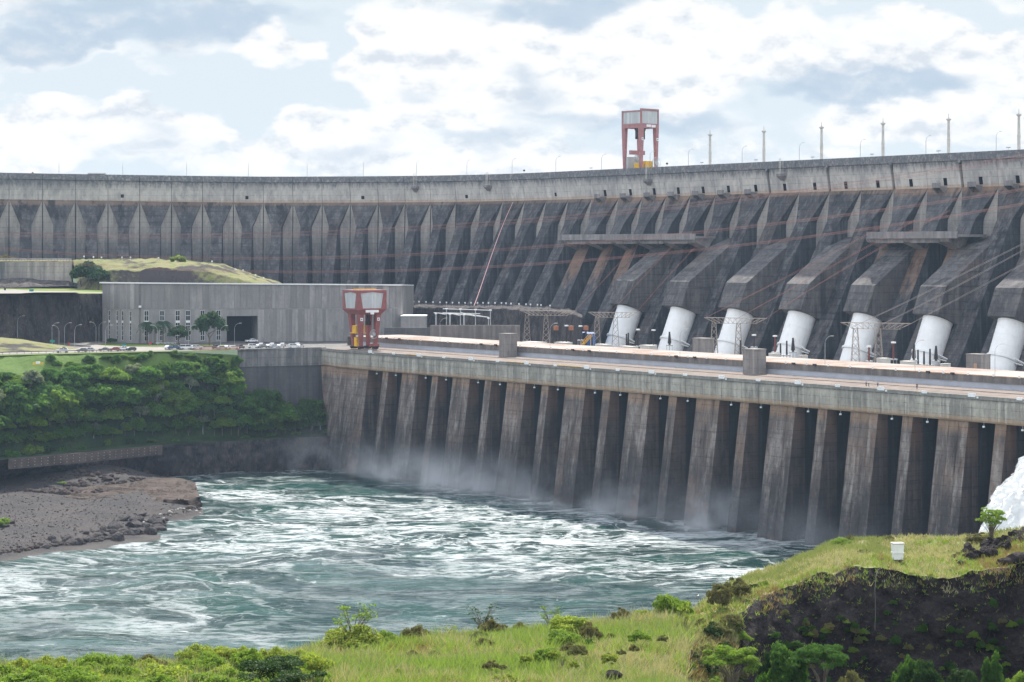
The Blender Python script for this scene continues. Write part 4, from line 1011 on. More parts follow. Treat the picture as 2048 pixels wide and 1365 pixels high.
# mound between the building and the dam
top = [P(146, 522.5, 1034), P(250, 522.5, 1022), P(360, 524, 1012), P(420, 529, 1006), P(450, 539, 1004), P(500, 555, 1002), P(560, 575, 1000)]
midl = [P(152, 552, 1014), P(215, 543, 992), P(300, 538, 984), P(380, 541, 982), P(440, 550, 980), P(500, 565, 978), P(560, 580, 982)]
botl = [P(156, 584, 1000), P(200, 590, 985), P(300, 600, 978), P(380, 600, 976), P(440, 600, 972), P(500, 600, 970), P(560, 600, 970)]
back = [Vector((p.x * 1.05, p.y + 70, p.z + .3)) for p in top]
g_ = loft([botl, midl, top, back], 200, [14, 12, 10]); structure(grid_obj('grassy_mound', rough(rough(g_, 2, 1.6, 11, 51), 2, .7, 3.0, 52), M['mound']))
structure(grid_obj('terrace', rough(loft([[P(-140, 523.0, 1033.2), P(146, 523.2, 1033.2)], [P(-150, 521, 1050), P(150, 521.5, 1050)], [P(-160, 520, 1095), P(160, 520, 1095)]], 60, 6), 2, .3, 6, 55), M['mound']))
# rock bench right of the building, at the foot of the dam
bt = [P(520, 600, 1040), P(700, 604, 1035), P(800, 610, 1030), P(900, 613, 1008), P(1000, 614, 985), P(1080, 618, 958), P(1140, 622, 938), P(1165, 632, 930)]
bf = [Vector((p.x * .985, p.y - 14, p.z - .5)) for p in bt]
bb_ = [Vector((p.x * .98, p.y - 18, 40)) for p in bt]
bk = [Vector((p.x * 1.03, p.y + 75, p.z)) for p in bt]
g_ = loft([bb_, bf, bt, bk], 220, [18, 6, 6]); g_ = rough(g_, 1, 2.2, 6, 61, 5); g_ = rough(g_, 2, .9, 3, 62)
structure(grid_obj('rock_bench', g_, M['ledge'], smooth=False))
for q, u in enumerate([804, 815, 827, 838, 852, 866, 880, 893, 905, 918, 930, 942, 955, 966, 977, 990, 1003, 1012, 1022, 1038, 1052, 1061, 1075, 1082, 1100]):
    v = np.interp(u, [800, 900, 1000, 1080, 1140], [610, 613, 614, 618, 622]); Y = np.interp(u, [800, 900, 1000, 1080, 1140], [1030, 1008, 985, 958, 938]) - 6
    o = foot_lamp(q, P(u, v + .5, Y)); tag(o, 'small white floodlight at the foot of the dam', 'floodlight', 'floodlights at the foot of the dam')
for u, v in ((168, 521), (187, 522), (203, 523), (244, 523), (261, 523), (317, 524), (371, 527), (424, 531), (471, 547), (486, 549), (511, 558), (527, 564)):
    o = foot_lamp(0, P(u, v, 1004 if u > 400 else 1018)); tag(o, 'small white floodlight at the foot of the dam', 'floodlight', 'floodlights at the foot of the dam')

# retaining wall at the end of the parking lot
r = thing('retaining_wall', 'grey retaining wall below the parked cars, with darker lower half', 'wall')
p0, p1 = Vector((edge[-1].x - 1, edge[-1].y + .6, 0)), W(-62, 3.2)
b = MB()
def wbox(p, q, y0, y1, z0, z1, mi): b.hexa([(p.x, p.y + y0, z0), (q.x, q.y + y0, z0), (q.x, q.y + y1, z0), (p.x, p.y + y1, z0), (p.x, p.y + y0, z1), (q.x, q.y + y0, z1), (q.x, q.y + y1, z1), (p.x, p.y + y1, z1)], mi)
wbox(p0, p1, 0, 3, 38.4, 45.3, 0); wbox(p0, p1, .35, 3, 8, 38.4, 1)
b.build('wall_face', [M['wall'], M['slate']], r)
b = MB(); n = 12
for k in range(n + 1):
    q = p0.lerp(p1, k / n); b.box(q.x - .05, q.x + .05, q.y + .2, q.y + .3, 45.3, 46.3)
q0, q1 = p0 + Vector((0, .25, 46.3)), p1 + Vector((0, .25, 46.3)); b.tube([q0, q1], .05, 4); b.build('railing', M['steel'], r)

# ------------------------------------------------------------------ assembly building
bld = thing('workshop_building', 'broad windowed concrete building with a thin pale roof edge and big dark doorway', 'building')
C1, C2, C3 = P(205, 690, 944), P(277, 690, 927), P(802, 690, 958)
ZT1, ZT0, ZTR = 69.2, 69.3, 68.0
def fpt(a, b_, f, o=0.0):       # point on a facade, o metres in front
    d = (b_ - a); n = Vector((d.y, -d.x, 0)).normalized(); p = a + d * f + n * o; return p
def facade(mb, a, b_, za, zb, holes, dep=1.2, mi=0):
    L = Vector((b_.x - a.x, b_.y - a.y, 0)).length
    def u2f(u):     # photo column to fraction along facade
        k = (u - U0) / F; dx, dy = b_.x - a.x, b_.y - a.y; return (k * a.y - a.x) / (dx - k * dy)
    hs = [(u2f(h[0]), u2f(h[1]), h[2], h[3], h[4]) for h in holes]
    fs = sorted({0.0, 1.0, *[h[0] for h in hs], *[h[1] for h in hs]}); zs = sorted({45.0, 999.0, *[h[2] for h in hs], *[h[3] for h in hs]})
    def pt(f, z, o=0):
        p = fpt(a, b_, f, o); zt = za + (zb - za) * f; return (p.x, p.y, zt if z > 900 else z)
    for f0, f1 in zip(fs[:-1], fs[1:]):
        for z0, z1 in zip(zs[:-1], zs[1:]):
            if any(h[0] <= f0 + 1e-6 and f1 <= h[1] + 1e-6 and h[2] <= z0 + 1e-6 and z1 <= h[3] + 1e-6 for h in hs): continue
            mb.face([pt(f0, z0), pt(f1, z0), pt(f1, z1), pt(f0, z1)], mi)
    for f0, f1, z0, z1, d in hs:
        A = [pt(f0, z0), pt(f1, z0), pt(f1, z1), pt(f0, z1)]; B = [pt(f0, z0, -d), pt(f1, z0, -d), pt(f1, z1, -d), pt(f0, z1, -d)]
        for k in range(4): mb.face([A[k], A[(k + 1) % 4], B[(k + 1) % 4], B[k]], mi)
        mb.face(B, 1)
    return pt, u2f, L
def zv(v, Y): return HC - (v - VH) * Y / F
wl_ = [(c - 1.6, c + 1.6, 46.0, 58.0, .35) for c in (218.5, 234, 245, 261)]
wf_ = [(c - 4.4, c + 4.4, 46.0, 58.2, .35) for c in (293, 324, 355.5, 376, 405, 437)] + [(453.5, 515.5, 45.0, 55.8, 14.0)]
b = MB(); ptl, ufl, Ll = facade(b, C1, C2, ZT1, ZT0, wl_); ptf, uff, Lf = facade(b, C2, C3, ZT0, ZTR, wf_)
bk1, bk2 = Vector((C3.x + 3, C3.y + 55, 0)), Vector((C1.x - 4, C1.y + 55, 0))
b.face([(C3.x, C3.y, 40), (bk1.x, bk1.y, 40), (bk1.x, bk1.y, ZTR - 1), (C3.x, C3.y, ZTR)]); b.face([(bk2.x, bk2.y, 40), (C1.x, C1.y, 40), (C1.x, C1.y, ZT1), (bk2.x, bk2.y, ZT1 - 1)]); b.face([(bk1.x, bk1.y, 40), (bk2.x, bk2.y, 40), (bk2.x, bk2.y, ZT1 - 1), (bk1.x, bk1.y, ZTR - 1)])
b.build('wall', [M['building'], M['black']], bld)
# board-marked vertical panels standing a little proud, each its own shade
rp = random.Random(3); pm = []
for q, (k1, k2) in enumerate(((1.0, 1.0), (.74, .8), (1.2, 1.14), (.88, .9))):
    pm.append(concrete('building_panel', tuple(x * k1 for x in (0.30, 0.285, 0.275)), (0.20, 0.195, 0.195), tuple(x * k2 for x in (0.38, 0.36, 0.345)), 0.5, 0.05, lines=0.0, blotch=0.05, seed=q + 1.0))
b = MB()
def strip(pt, f0, f1, z0, ztop, o, mi): 
    A = [pt(f0, z0, o), pt(f1, z0, o), pt(f1, ztop, o), pt(f0, ztop, o)]; b.face(A, mi)
    A2 = [pt(f0, z0, 0), pt(f1, z0, 0), pt(f1, ztop, 0), pt(f0, ztop, 0)]
    b.face([A[0], A[1], A2[1], A2[0]], mi); b.face([A[0], A[3], A2[3], A2[0]], mi); b.face([A[1], A[2], A2[2], A2[1]], mi)
for pt, L in ((ptl, Ll), (ptf, Lf)):
    n = int(L / 2.6)
    for k in range(n):
        strip(pt, k / n + .0006, (k + 1) / n - .0006, 58.9, 999, .12 + .02 * (k % 2), rp.randrange(4))
b.build('upper_panels', pm, bld)['kind'] = 'stuff'
b = MB()
for k in range(58):
    f0, f1 = .318 + .01176 * k, .318 + .01176 * (k + 1)
    if f1 > 1 or ptf is None: break
    u0 = uff(453), uff(516)
    if f1 > u0[0] and f0 < u0[1]: continue
    strip(ptf, f0 + .0006, f1 - .0006, 45.0, 58.4, .10 + .02 * (k % 2), rp.randrange(4))
b.build('lower_panels', pm, bld)['kind'] = 'stuff'
b = MB()
def roofpoly(z, o):
    a, c, d = fpt(C1, C2, 0, o), fpt(C2, C3, 0, o), fpt(C2, C3, 1, o)
    return [(a.x - o, a.y, ZT1 + z), (c.x, c.y, ZT0 + z), (d.x + .2, d.y, ZTR + z), (bk1.x, bk1.y, ZTR - 1 + z), (bk2.x, bk2.y, ZT1 - 1 + z)]
A, B = roofpoly(.02, .7), roofpoly(.55, .7)
b.face(A); b.face(B)
for k in range(5): b.face([A[k], A[(k + 1) % 5], B[(k + 1) % 5], B[k]])
b.build('roof', M['white'], bld)
def window(pt, uf, c, hw_, z0, z1, wide):
    f0, f1 = uf(c - hw_), uf(c + hw_); b = MB()
    A = [pt(f0, z0, -.2), pt(f1, z0, -.2), pt(f1, z1, -.2), pt(f0, z1, -.2)]; b.face(A)
    o = b.build('window', M['glass'], bld)
    b = MB(); n = 6
    zc = [z0 + (z1 - z0) * k / n for k in range(n + 1)]
    def bar(fa, fb, za, zb):
        Q = [pt(fa, za, -.12), pt(fb, za, -.12), pt(fb, zb, -.12), pt(fa, zb, -.12)]; R = [pt(fa, za, .03), pt(fb, za, .03), pt(fb, zb, .03), pt(fa, zb, .03)]; b.hexa([Q[0], Q[1], R[1], R[0], Q[3], Q[2], R[2], R[3]])
    for k, z in enumerate(zc): bar(f0, f1, z - (.06 if k != 4 else .9), z + .06)
    df = (f1 - f0)
    if wide:
        bar(f0 + df * .475, f0 + df * .525, z0, z1)
    bar(f0, f0 + df * .05, z0, z1); bar(f1 - df * .05, f1, z0, z1)
    b.build('frame', M['white'], o)
for c in (218.5, 234, 245, 261): window(ptl, ufl, c, 1.6, 46.0, 58.0, False)
for c in (293, 324, 355.5, 376, 405, 437): window(ptf, uff, c, 4.4, 46.0, 58.2, True)
b = MB(); q = fpt(C2, C3, .005, .25); b.tube([(q.x, q.y, 45), (q.x, q.y, 69)], .18, 6); b.build('downpipe', M['fascia'], bld)
b = MB(); q = fpt(C2, C3, .005, .6); b.box(q.x - .5, q.x + .5, q.y - .5, q.y + .3, 59.6, 60.4); b.build('wall_lamp', M['white'], bld)
# low annexes between building and powerhouse roof
r = thing('annex', 'small pale concrete annex against the right end of the workshop building', 'annex'); b = MB(); p = P(801.5, 690, 952); b.box(p.x, p.x + 10.5, 952, 965, 40, 55.3); b.build('body', M['building'], r); b = MB(); b.box(p.x - .2, p.x + 10.7, 951.8, 965.2, 55.3, 55.6); b.build('roof', M['white'], r)
r = thing('retaining_wall', 'brown grey concrete wall behind the silver busbars, right of the workshop', 'wall'); b = MB()
for (u0, u1, vt, Y, m) in ((768, 870, 656, 935, 1), (860, 1040, 651, 920, 0)):
    p, q = P(u0, vt, Y), P(u1, vt, Y - 14); b.hexa([(p.x, p.y, 38), (q.x, q.y, 38), (q.x, q.y + 2, 38), (p.x, p.y + 2, 38), (p.x, p.y, p.z), (q.x, q.y, q.z), (q.x, q.y + 2, q.z), (p.x, p.y + 2, p.z)], m)
b.build('wall_face', [M['fascia'], M['slate']], r)

# letters on the lawn
tc = bpy.data.curves.new('lawn_sign', 'FONT'); tc.body = 'DIRECCIÓN TÉCNICA'; tc.size = 1.0; tc.extrude = 0.08; tc.align_x = 'CENTER'
to = bpy.data.objects.new('tmp_text', tc); COL.objects.link(to)
bpy.context.view_layer.update()
me = bpy.data.meshes.new_from_object(to.evaluated_get(bpy.context.evaluated_depsgraph_get())); bpy.data.objects.remove(to)
me.materials.clear(); me.materials.append(M['white'])
vs = np.empty(len(me.vertices) * 3, np.float32); me.vertices.foreach_get('co', vs); vs = vs.reshape(-1, 3)
wd = vs[:, 0].max() - vs[:, 0].min(); p = G0(331, 690, 45)
lo = link('lettering_sign', me); lo.location = (p.x, p.y, 45.25); lo.rotation_euler = (math.radians(90), 0, 0); k = 8.6 / wd; lo.scale = (k, k * 1.25, k)
tag(lo, 'white capital letters standing on the lawn in front of the workshop building', 'sign')

# ------------------------------------------------------------------ cars
def car_mesh(kind):
    pr = {'hatch': [(-2.0, .35), (2.0, .35), (2.05, .75), (1.95, .92), (.95, 1.02), (.35, 1.47), (-1.35, 1.5), (-2.0, 1.0), (-2.08, .7)],
          'sedan': [(-2.25, .35), (2.2, .35), (2.25, .72), (2.1, .88), (1.0, .98), (.35, 1.4), (-.95, 1.42), (-1.6, 1.05), (-2.2, 1.0), (-2.28, .7)],
          'suv': [(-2.3, .42), (2.25, .42), (2.3, .85), (2.2, 1.05), (1.15, 1.15), (.6, 1.68), (-1.9, 1.72), (-2.3, 1.15), (-2.35, .75)],
          'pickup': [(-2.6, .45), (2.5, .45), (2.55, .9), (2.45, 1.08), (1.45, 1.15), (.95, 1.7), (-.35, 1.72), (-.55, 1.12), (-2.6, 1.1)],
          'van': [(-2.4, .4), (2.3, .4), (2.4, .9), (1.9, 1.2), (1.3, 1.95), (-2.35, 2.0), (-2.45, .9)]}[kind]
    hw_ = .86
    b = MB(); n = len(pr); zm = max(z for _, z in pr)
    def wid(z): return hw_ - max(0, z - 1.0) * .28
    A = [(x, -wid(z), z) for x, z in pr]; B = [(x, wid(z), z) for x, z in pr]
    b.face(A); b.face(B)
    for k in range(n): b.face([A[k], A[(k + 1) % n], B[(k + 1) % n], B[k]])
    body = b.mesh('body', [M['white']])
    w = MB(); up = [(x, z) for x, z in pr if z > 1.2]; x0, x1 = min(x for x, z in up), max(x for x, z in up); zt = zm - .08; zl = 1.02 if kind in ('hatch', 'sedan') else 1.15
    for s in (-1, 1):
        xm = (x0 + x1) / 2; y = lambda z: s * (wid(z) + .012)
        for a, c in ((x0 + .08, xm - .05), (xm + .05, x1 - .02)): w.face([(a - (.2 if a == x0 + .08 else 0), y(zl), zl), (c + (.35 if c == x1 - .02 else 0), y(zl), zl), (c, y(zt), zt), (a, y(zt), zt)])
    w.face([(x1 + .40, -.62, zl + .06), (x1 + .40, .62, zl + .06), (x1 + .05, .56, zt), (x1 + .05, -.56, zt)]); w.face([(x0 - .35, -.6, zl + .1), (x0 - .35, .6, zl + .1), (x0 - .03, .55, zt), (x0 - .03, -.55, zt)])
    win = w.mesh('window', [M['glass']])
    wm = MB(); wm.tube([(0, -.12, 0), (0, .12, 0)], .33, 14); wm.tube([(0, -.13, 0), (0, .13, 0)], .18, 10, 1); wheel = wm.mesh('wheel', [M['rubber'], M['steel']])
    lm = MB(); lm.box(-.04, .04, -.2, .2, -.09, .09); lamp = lm.mesh('headlight', [M['white']])
    return body, win, wheel, lamp, max(x for x, _ in pr), min(x for x, _ in pr)
CARS = {k: car_mesh(k) for k in ('hatch', 'sedan', 'suv', 'pickup', 'van')}
PAINT = {'white': (0.75, 0.75, 0.75), 'silver': (0.45, 0.46, 0.48), 'grey': (0.14, 0.145, 0.15), 'black': (0.018, 0.019, 0.022), 'red': (0.26, 0.02, 0.025), 'blue': (0.04, 0.08, 0.16), 'brown': (0.12, 0.08, 0.07)}
PMAT = {k: plain(k + '_car_paint', c, 0.25, var=0.02, spec=0.6) for k, c in PAINT.items()}
def car(kind, col, loc, rz, label):
    body, win, wheel, lamp, xf, xb = CARS[kind]
    r = thing('parked_car', label, 'car', loc, rz, 'cars on the road and parking lot')
    o = link('body', body, r); o.material_slots[0].link = 'OBJECT'; o.material_slots[0].material = PMAT[col]
    link('window', win, r)
    for x in (xf - .85, xb + .8):
        for y in (-.8, .8): link('wheel', wheel, r, (x, y, .33))
    for y in (-.6, .6): link('headlight', lamp, r, (xf - .05, y, .78))
    return r
road_cars = [(124, 705.5, 'suv', 'white', 0.05, 'white suv on the road, leftmost of all the cars'), (164, 704.5, 'hatch', 'grey', .1, 'dark grey car on the road just left of a silver one'),
    (178.5, 703.3, 'hatch', 'silver', .1, 'silver hatchback tucked behind a dark grey car'), (209, 702.8, 'sedan', 'grey', .1, 'long dark grey sedan just left of the red car'),
    (229, 702.6, 'hatch', 'red', .1, 'dark red car, the only red one on the road'), (241, 701.2, 'hatch', 'white', .1, 'white hatchback right behind the dark red car'),
    (250.5, 701.6, 'pickup', 'white', .1, 'white pickup between a white hatchback and a black car'), (262, 702.3, 'hatch', 'black', .1, 'black hatchback at the right end of the road queue')]
for u, v, k, c, a, lab in road_cars: car(k, c, G0(u, v, 44.98), a + math.pi, lab)
lot = [(338, 'hatch', 'white'), (349, 'pickup', 'blue'), (361, 'hatch', 'grey'), (373, 'van', 'white'), (384, 'hatch', 'white'), (394.5, 'suv', 'white'), (434, 'suv', 'black'), (445, 'hatch', 'silver'), (456, 'hatch', 'white'),
       (466, 'sedan', 'white'), (480, 'suv', 'brown'), (507, 'suv', 'white'), (518, 'hatch', 'white'), (528, 'hatch', 'grey'), (539, 'hatch', 'white'), (550, 'hatch', 'silver'), (560, 'sedan', 'white'), (588, 'suv', 'white'), (600, 'hatch', 'white')]
tot = {}
for q in lot: tot[(q[1], q[2])] = tot.get((q[1], q[2]), 0) + 1
cnt = {}
nm = {'hatch': 'hatchback', 'sedan': 'sedan', 'suv': 'suv', 'pickup': 'pickup', 'van': 'van'}
for q, (u, k, c) in enumerate(lot):
    v = 698.6 if u < 490 else 696.2
    cnt[(k, c)] = cnt.get((k, c), 0) + 1
    n_ = cnt[(k, c)]
    lab = f'{c} {nm[k]} in the parking row before the workshop' + (f', {ORD[n_ - 1]} {c} {nm[k]} from its left end' if tot[(k, c)] > 1 else ', the only one of its kind')
    car(k, c, G0(u, v + (q % 2) * .6, 44.98), (-1) ** q * 1.2 + math.pi / 2 * (q % 2), lab)
for q, u in enumerate((523, 545, 566, 596)):
    car('hatch', 'silver', G0(u, 693.2, 44.98), 1.5, f'silver hatchback in the rear row of the parking lot, {ORD[q]} from the left')
# truck inside the dark doorway
car('pickup', 'white', P(503, 688, 936), 0.6, 'white pickup parked in the mouth of the dark workshop doorway').location.z = 45.0

# ------------------------------------------------------------------ lamps, posts and vehicles along the crest and the road
def lamp_mesh(h, arm, rad):
    pts = [(0, 0, 0), (0, 0, h * .72)] + [(arm * (1 - math.cos(a)), 0, h * .72 + h * .26 * math.sin(a)) for a in np.linspace(.2, 1.45, 7)]
    b = MB(); b.tube(pts, [rad] * 2 + [rad * .7] * 7, 6)
    e = pts[-1]; l = MB(); l.box(e[0] - .1, e[0] + .9, -.18, .18, e[2] - .08, e[2] + .1); return b.mesh('pole', [M['steel']]), l.mesh('lamp_head', [M['pale']])
lm1 = lamp_mesh(8.8, 2.0, .11); lm2 = lamp_mesh(9.0, 2.2, .075)
def lamp(meshes, loc, rz, label, group):
    r = thing('street_lamp', label, 'street lamp', loc, rz, group); link('pole', meshes[0], r); link('lamp_head', meshes[1], r); return r
Lall = np.arange(-560, 300, .25)
def crest_at(u, r):
    best = None
    for L in Lall:
        p, n = crest(L); q = p + n * r; e = abs(U0 + F * q.x / q.y - u)
        if best is None or e < best[0]: best = (e, q, n)
    return best[1], best[2]
for q, u in enumerate((118, 246, 373, 497, 614, 727, 833, 934, 1024, 1112, 1203, 1300, 1377, 1484, 1599, 1721, 1852, 1992)):
    p, n = crest_at(u, 9); lamp(lm1, (p.x, p.y, 117.3), math.atan2(n.y, n.x), f'slim curved street lamp on the dam crest, {ORD[q]} from the left', 'street lamps on the dam crest')
def post_mesh():
    b = MB(); n = 12; prof = [(0, .62), (6, .58), (6.05, .66), (6.9, .66), (6.95, .55), (13.2, .46), (13.6, .5), (14.0, .95), (14.35, .95), (14.4, .45), (14.8, .3)]
    rows = [[(r * math.cos(2 * math.pi * q / n), r * math.sin(2 * math.pi * q / n), z) for q in range(n)] for z, r in prof]
    for a, c in zip(rows[:-1], rows[1:]):
        for q in range(n): b.face([a[q], a[(q + 1) % n], c[(q + 1) % n], c[q]])
    b.face(rows[-1]); t = MB(); t.tube([(0, 0, 14.8), (0, 0, 16.2)], .06, 4); return b.mesh('column', [M['pale']]), t.mesh('finial', [M['insul']])
pm_ = post_mesh()
for q, u in enumerate((1420, 1528, 1643, 1766, 1897, 2038)):
    p, n = crest_at(u, 10); r = thing('concrete_post', f'tall pale round post with flared cap on the dam crest, {ORD[q]} from the red crane', 'post', (p.x, p.y, 117.3), 0, 'pale posts on the dam crest')
    link('column', pm_[0], r); link('finial', pm_[1], r)
for q, (u, l_) in enumerate(((1404, ''), (1512, ''), (1625, ''), (1744, ''), (1877, ''), (2017, ''), (1182, ''))):
    p, n = crest_at(u, 1.5); b = MB(); r = thing('floodlight', f'low T-shaped floodlight on the crest parapet, {ORD[q] if q < 6 else "the one left of the red crane"}' + (' right of the crane' if q < 6 else ''), 'floodlight', (p.x, p.y, 117.3), -.9, 'floodlights on the crest parapet')
    b.tube([(0, 0, 0), (0, 0, 2.1)], .08, 4); b.build('stand', M['steel'], r); b = MB(); b.box(-.9, .9, -.15, .15, 1.95, 2.3); b.build('lamp_head', M['steel'], r)
for u, lab in ((1048, 'small dark sign on the crest, farther of two left of the crane'), (1334, 'small dark diamond sign on the crest right of the red crane'), (65, 'tiny dark sign at the far left of the crest')):
    p, n = crest_at(u, 3); r = thing('road_sign', lab, 'sign', (p.x, p.y, 117.3)); b = MB(); b.tube([(0, 0, 0), (0, 0, 2.6)], .06, 4); b.build('post', M['steel'], r)
    b = MB(); b.prism([(0, 1.9), (.6, 2.5), (0, 3.1), (-.6, 2.5)], 1, -.05, .05); b.build('panel', M['insul'], r)
p, n = crest_at(194, 5); r = thing('bus', 'pale bus driving along the dam crest at far left', 'bus', (p.x, p.y, 117.3), math.atan2(n.y, n.x) - math.pi / 2)
b = MB(); b.prism([(-4.5, .5), (4.6, .5), (4.6, 1.6), (4.1, 2.75), (-4.5, 2.8)], 1, -1.2, 1.2); b.build('body', M['pale'], r); b = MB(); b.box(-4.2, 3.6, -1.22, 1.22, 1.6, 2.3); b.build('window', M['glass'], r)
for x in (-2.8, 2.9):
    for y in (-1.1, 1.1): b = MB(); b.tube([(x, y - .15, .5), (x, y + .15, .5)], .5, 12); b.build('wheel', M['rubber'], r)
for q, (u, vb, fl) in enumerate(((35, 676, 1), (104, 690, 1), (118, 697, -1), (129, 690, 1), (149, 695, 1), (192, 687, -1), (198, 686, 1), (211, 696, 1), (315, 696, -1), (377, 696, 1), (441, 697, 1), (469, 691, 1))):
    p = G0(u, max(vb, 688), 45); lamp(lm2, (p.x, p.y, 45 if u > 40 else 47.5), 0.2 if fl > 0 else math.pi - .2, f'slim street lamp by the road below the cliff and workshop, {ORD[q]} from the left', 'street lamps on the lower road')
# lamps on the deck
for q, u in enumerate((1360, 1830, 1990, 1100, 1650, 880)):
    t_ = 27; p = W(st(u, t_), t_, 48.5); lamp(lm2, p, 0.3, f'thin lamp post on the powerhouse roof edge, {["left of the middle blockhouse","near the right penstocks","farthest right","between two blockhouses on the left","just right of the people","leftmost near the silver busbars"][q]}', 'lamp posts on the powerhouse roof')
# small signs and a barrier along the lower road
for u, v, c, lab, w, h in ((105, 683, 'teal', 'teal road sign under the cliff by the left road', 2.0, .9), (248, 690, 'teal', 'teal road sign in front of the workshop corner', 1.6, .9), (128, 697, 'insul', 'dark square sign behind the white suv', 1.2, 1.1),
                        (63, 581, 'teal', 'teal sign on the upper lawn below the pale wall', 1.8, .9), (10, 579, 'insul', 'dark diamond sign at far left of the upper lawn', .8, .8), (138, 688, 'redsign', 'small red sign beside the left road', .7, .9),
                        (299, 688, 'redsign', 'red round sign by the lawn left of the white letters', .6, .6), (302, 686, 'redsign', 'red flag sign behind the white letters', .7, .7)):
    Y = F * (HC - 45) / (max(v, 690) + 2 - VH) if v > 600 else F * (HC - 65.6) / (v + 4 - VH); p = P(u, v, Y); zb = 45 if v > 600 else 65.6
    r = thing('road_sign', lab, 'sign', (p.x, p.y, zb)); hh = p.z - zb; b = MB(); b.tube([(0, 0, 0), (0, 0, hh)], .06, 4); b.build('post', M['steel'], r); b = MB(); b.box(-w / 2, w / 2, -.1, -.05, hh - h / 2, hh + h / 2); b.build('panel', M[c], r)
b = MB(); p = G0(388, 702.5, 45); q = G0(478, 700.8, 45); n = 34
for k in range(n + 1): f = p.lerp(q, k / n); b.box(f.x - .08, f.x + .08, f.y - .08, f.y + .08, 44.9, 46.4)
for z in (45.6, 46.4): b.tube([(p.x, p.y, z), (q.x, q.y, z)], .08, 4)
tag(b.build('barrier_fence', M['orange']), 'orange brown barrier fence at the edge of the parking lot', 'fence')
p = G0(76, 731, 42.0); r = thing('road_barrier', 'yellow and white barrier standing on the grass below the road', 'barrier', (p.x, p.y, p.z)); b = MB(); b.box(-1.8, 1.8, -.2, .2, .2, .9); b.build('beam', M['yellow'], r); b = MB(); b.box(-.7, .7, -.3, .3, .5, 1.3); b.build('board', M['white'], r)
# ------------------------------------------------------------------ switchyard on the transformer deck
def tdeck(u, t): return W(st(u, t), t, 41.5)
def ztop(u, v, t): q = W(st(u, t), t); return HC - (v - VH) * q.y / F
def lattice_leg(b, c, z0, z1, w0, w1, n=7, r=.075):
    for k in range(4):
        sx, sy = ((-1, -1), (1, -1), (1, 1), (-1, 1))[k]; b.tube([(c[0] + sx * w0 / 2, c[1] + sy * w0 / 2, z0), (c[0] + sx * w1 / 2, c[1] + sy * w1 / 2, z1)], r, 4, cap=False)
    for q in range(n):
        fa, fb = q / n, (q + 1) / n; wa, wb = w0 + (w1 - w0) * fa, w0 + (w1 - w0) * fb; za, zb = z0 + (z1 - z0) * fa, z0 + (z1 - z0) * fb
        co = lambda k, w, z: (c[0] + ((-1, 1, 1, -1)[k % 4]) * w / 2, c[1] + ((-1, -1, 1, 1)[k % 4]) * w / 2, z)
        for k in range(4):
            b.tube([co(k, wa, za), co(k + 1, wb, zb)], r * .7, 3, cap=False); b.tube([co(k + 1, wa, za), co(k, wb, zb)], r * .7, 3, cap=False)
def truss(b, p, q, d, r=.075, n=10):
    p = Vector(p); q = Vector(q); ax = (q - p); s = Vector((-ax.y, ax.x, 0)).normalized() * d * .5; dn = Vector((0, 0, -d))
    ch = [(p + s, q + s), (p - s, q - s), (p + ax * .14 + dn, q - ax * .14 + dn)]
    for a, c in ch: b.tube([a, c], r, 4, cap=False)
    for k in range(n):
        f0, f1 = k / n, (k + 1) / n
        A0, A1 = ch[0][0].lerp(ch[0][1], f0), ch[0][0].lerp(ch[0][1], f1); B0, B1 = ch[1][0].lerp(ch[1][1], f0), ch[1][0].lerp(ch[1][1], f1); C = ch[2][0].lerp(ch[2][1], (f0 + f1) / 2)
        for x, y in ((A0, C), (C, A1), (B0, C), (C, B1), (A0, B1)): b.tube([x, y], r * .65, 3, cap=False)
GANTRY_TOPS = []
for q, (ul, ur, ua, ub, vt, t, lab) in enumerate(((1054, 1092, 1042, 1152, 621, 78, 'brown lattice gantry at the far end of the deck, leftmost of four'), (1194, 1231, 1178, 1273, 625, 76, 'rusty lattice gantry in front of the first white penstock'),
                                             (1428, 1477, 1410, 1532, 636, 74, 'lattice steel gantry in front of the third white penstock'), (1711, 1757, 1683, 1822, 646, 70, 'tall lattice steel gantry in front of the fifth white penstock'))):
    pl_, pr_ = tdeck(ul, t), tdeck(ur, t + 3); zt = ztop((ul + ur) / 2, vt, t + 1.5)
    r = thing('lattice_gantry', lab, 'gantry', pl_, 0, 'lattice gantries on the powerhouse')
    for p in (pl_, pr_):
        b = MB(); lattice_leg(b, (p.x - pl_.x, p.y - pl_.y), 0, zt - 43.2, 3.3, 1.3); b.build('leg', M['lattice'], r)
    a = tdeck(ua, t - 3) - pl_; c = tdeck(ub, t + 8) - pl_; a.z = c.z = zt - 41.5
    b = MB(); truss(b, a, c, 1.9); b.build('truss_beam', M['lattice'], r); GANTRY_TOPS.append((Vector(pl_) + a, Vector(pl_) + c))
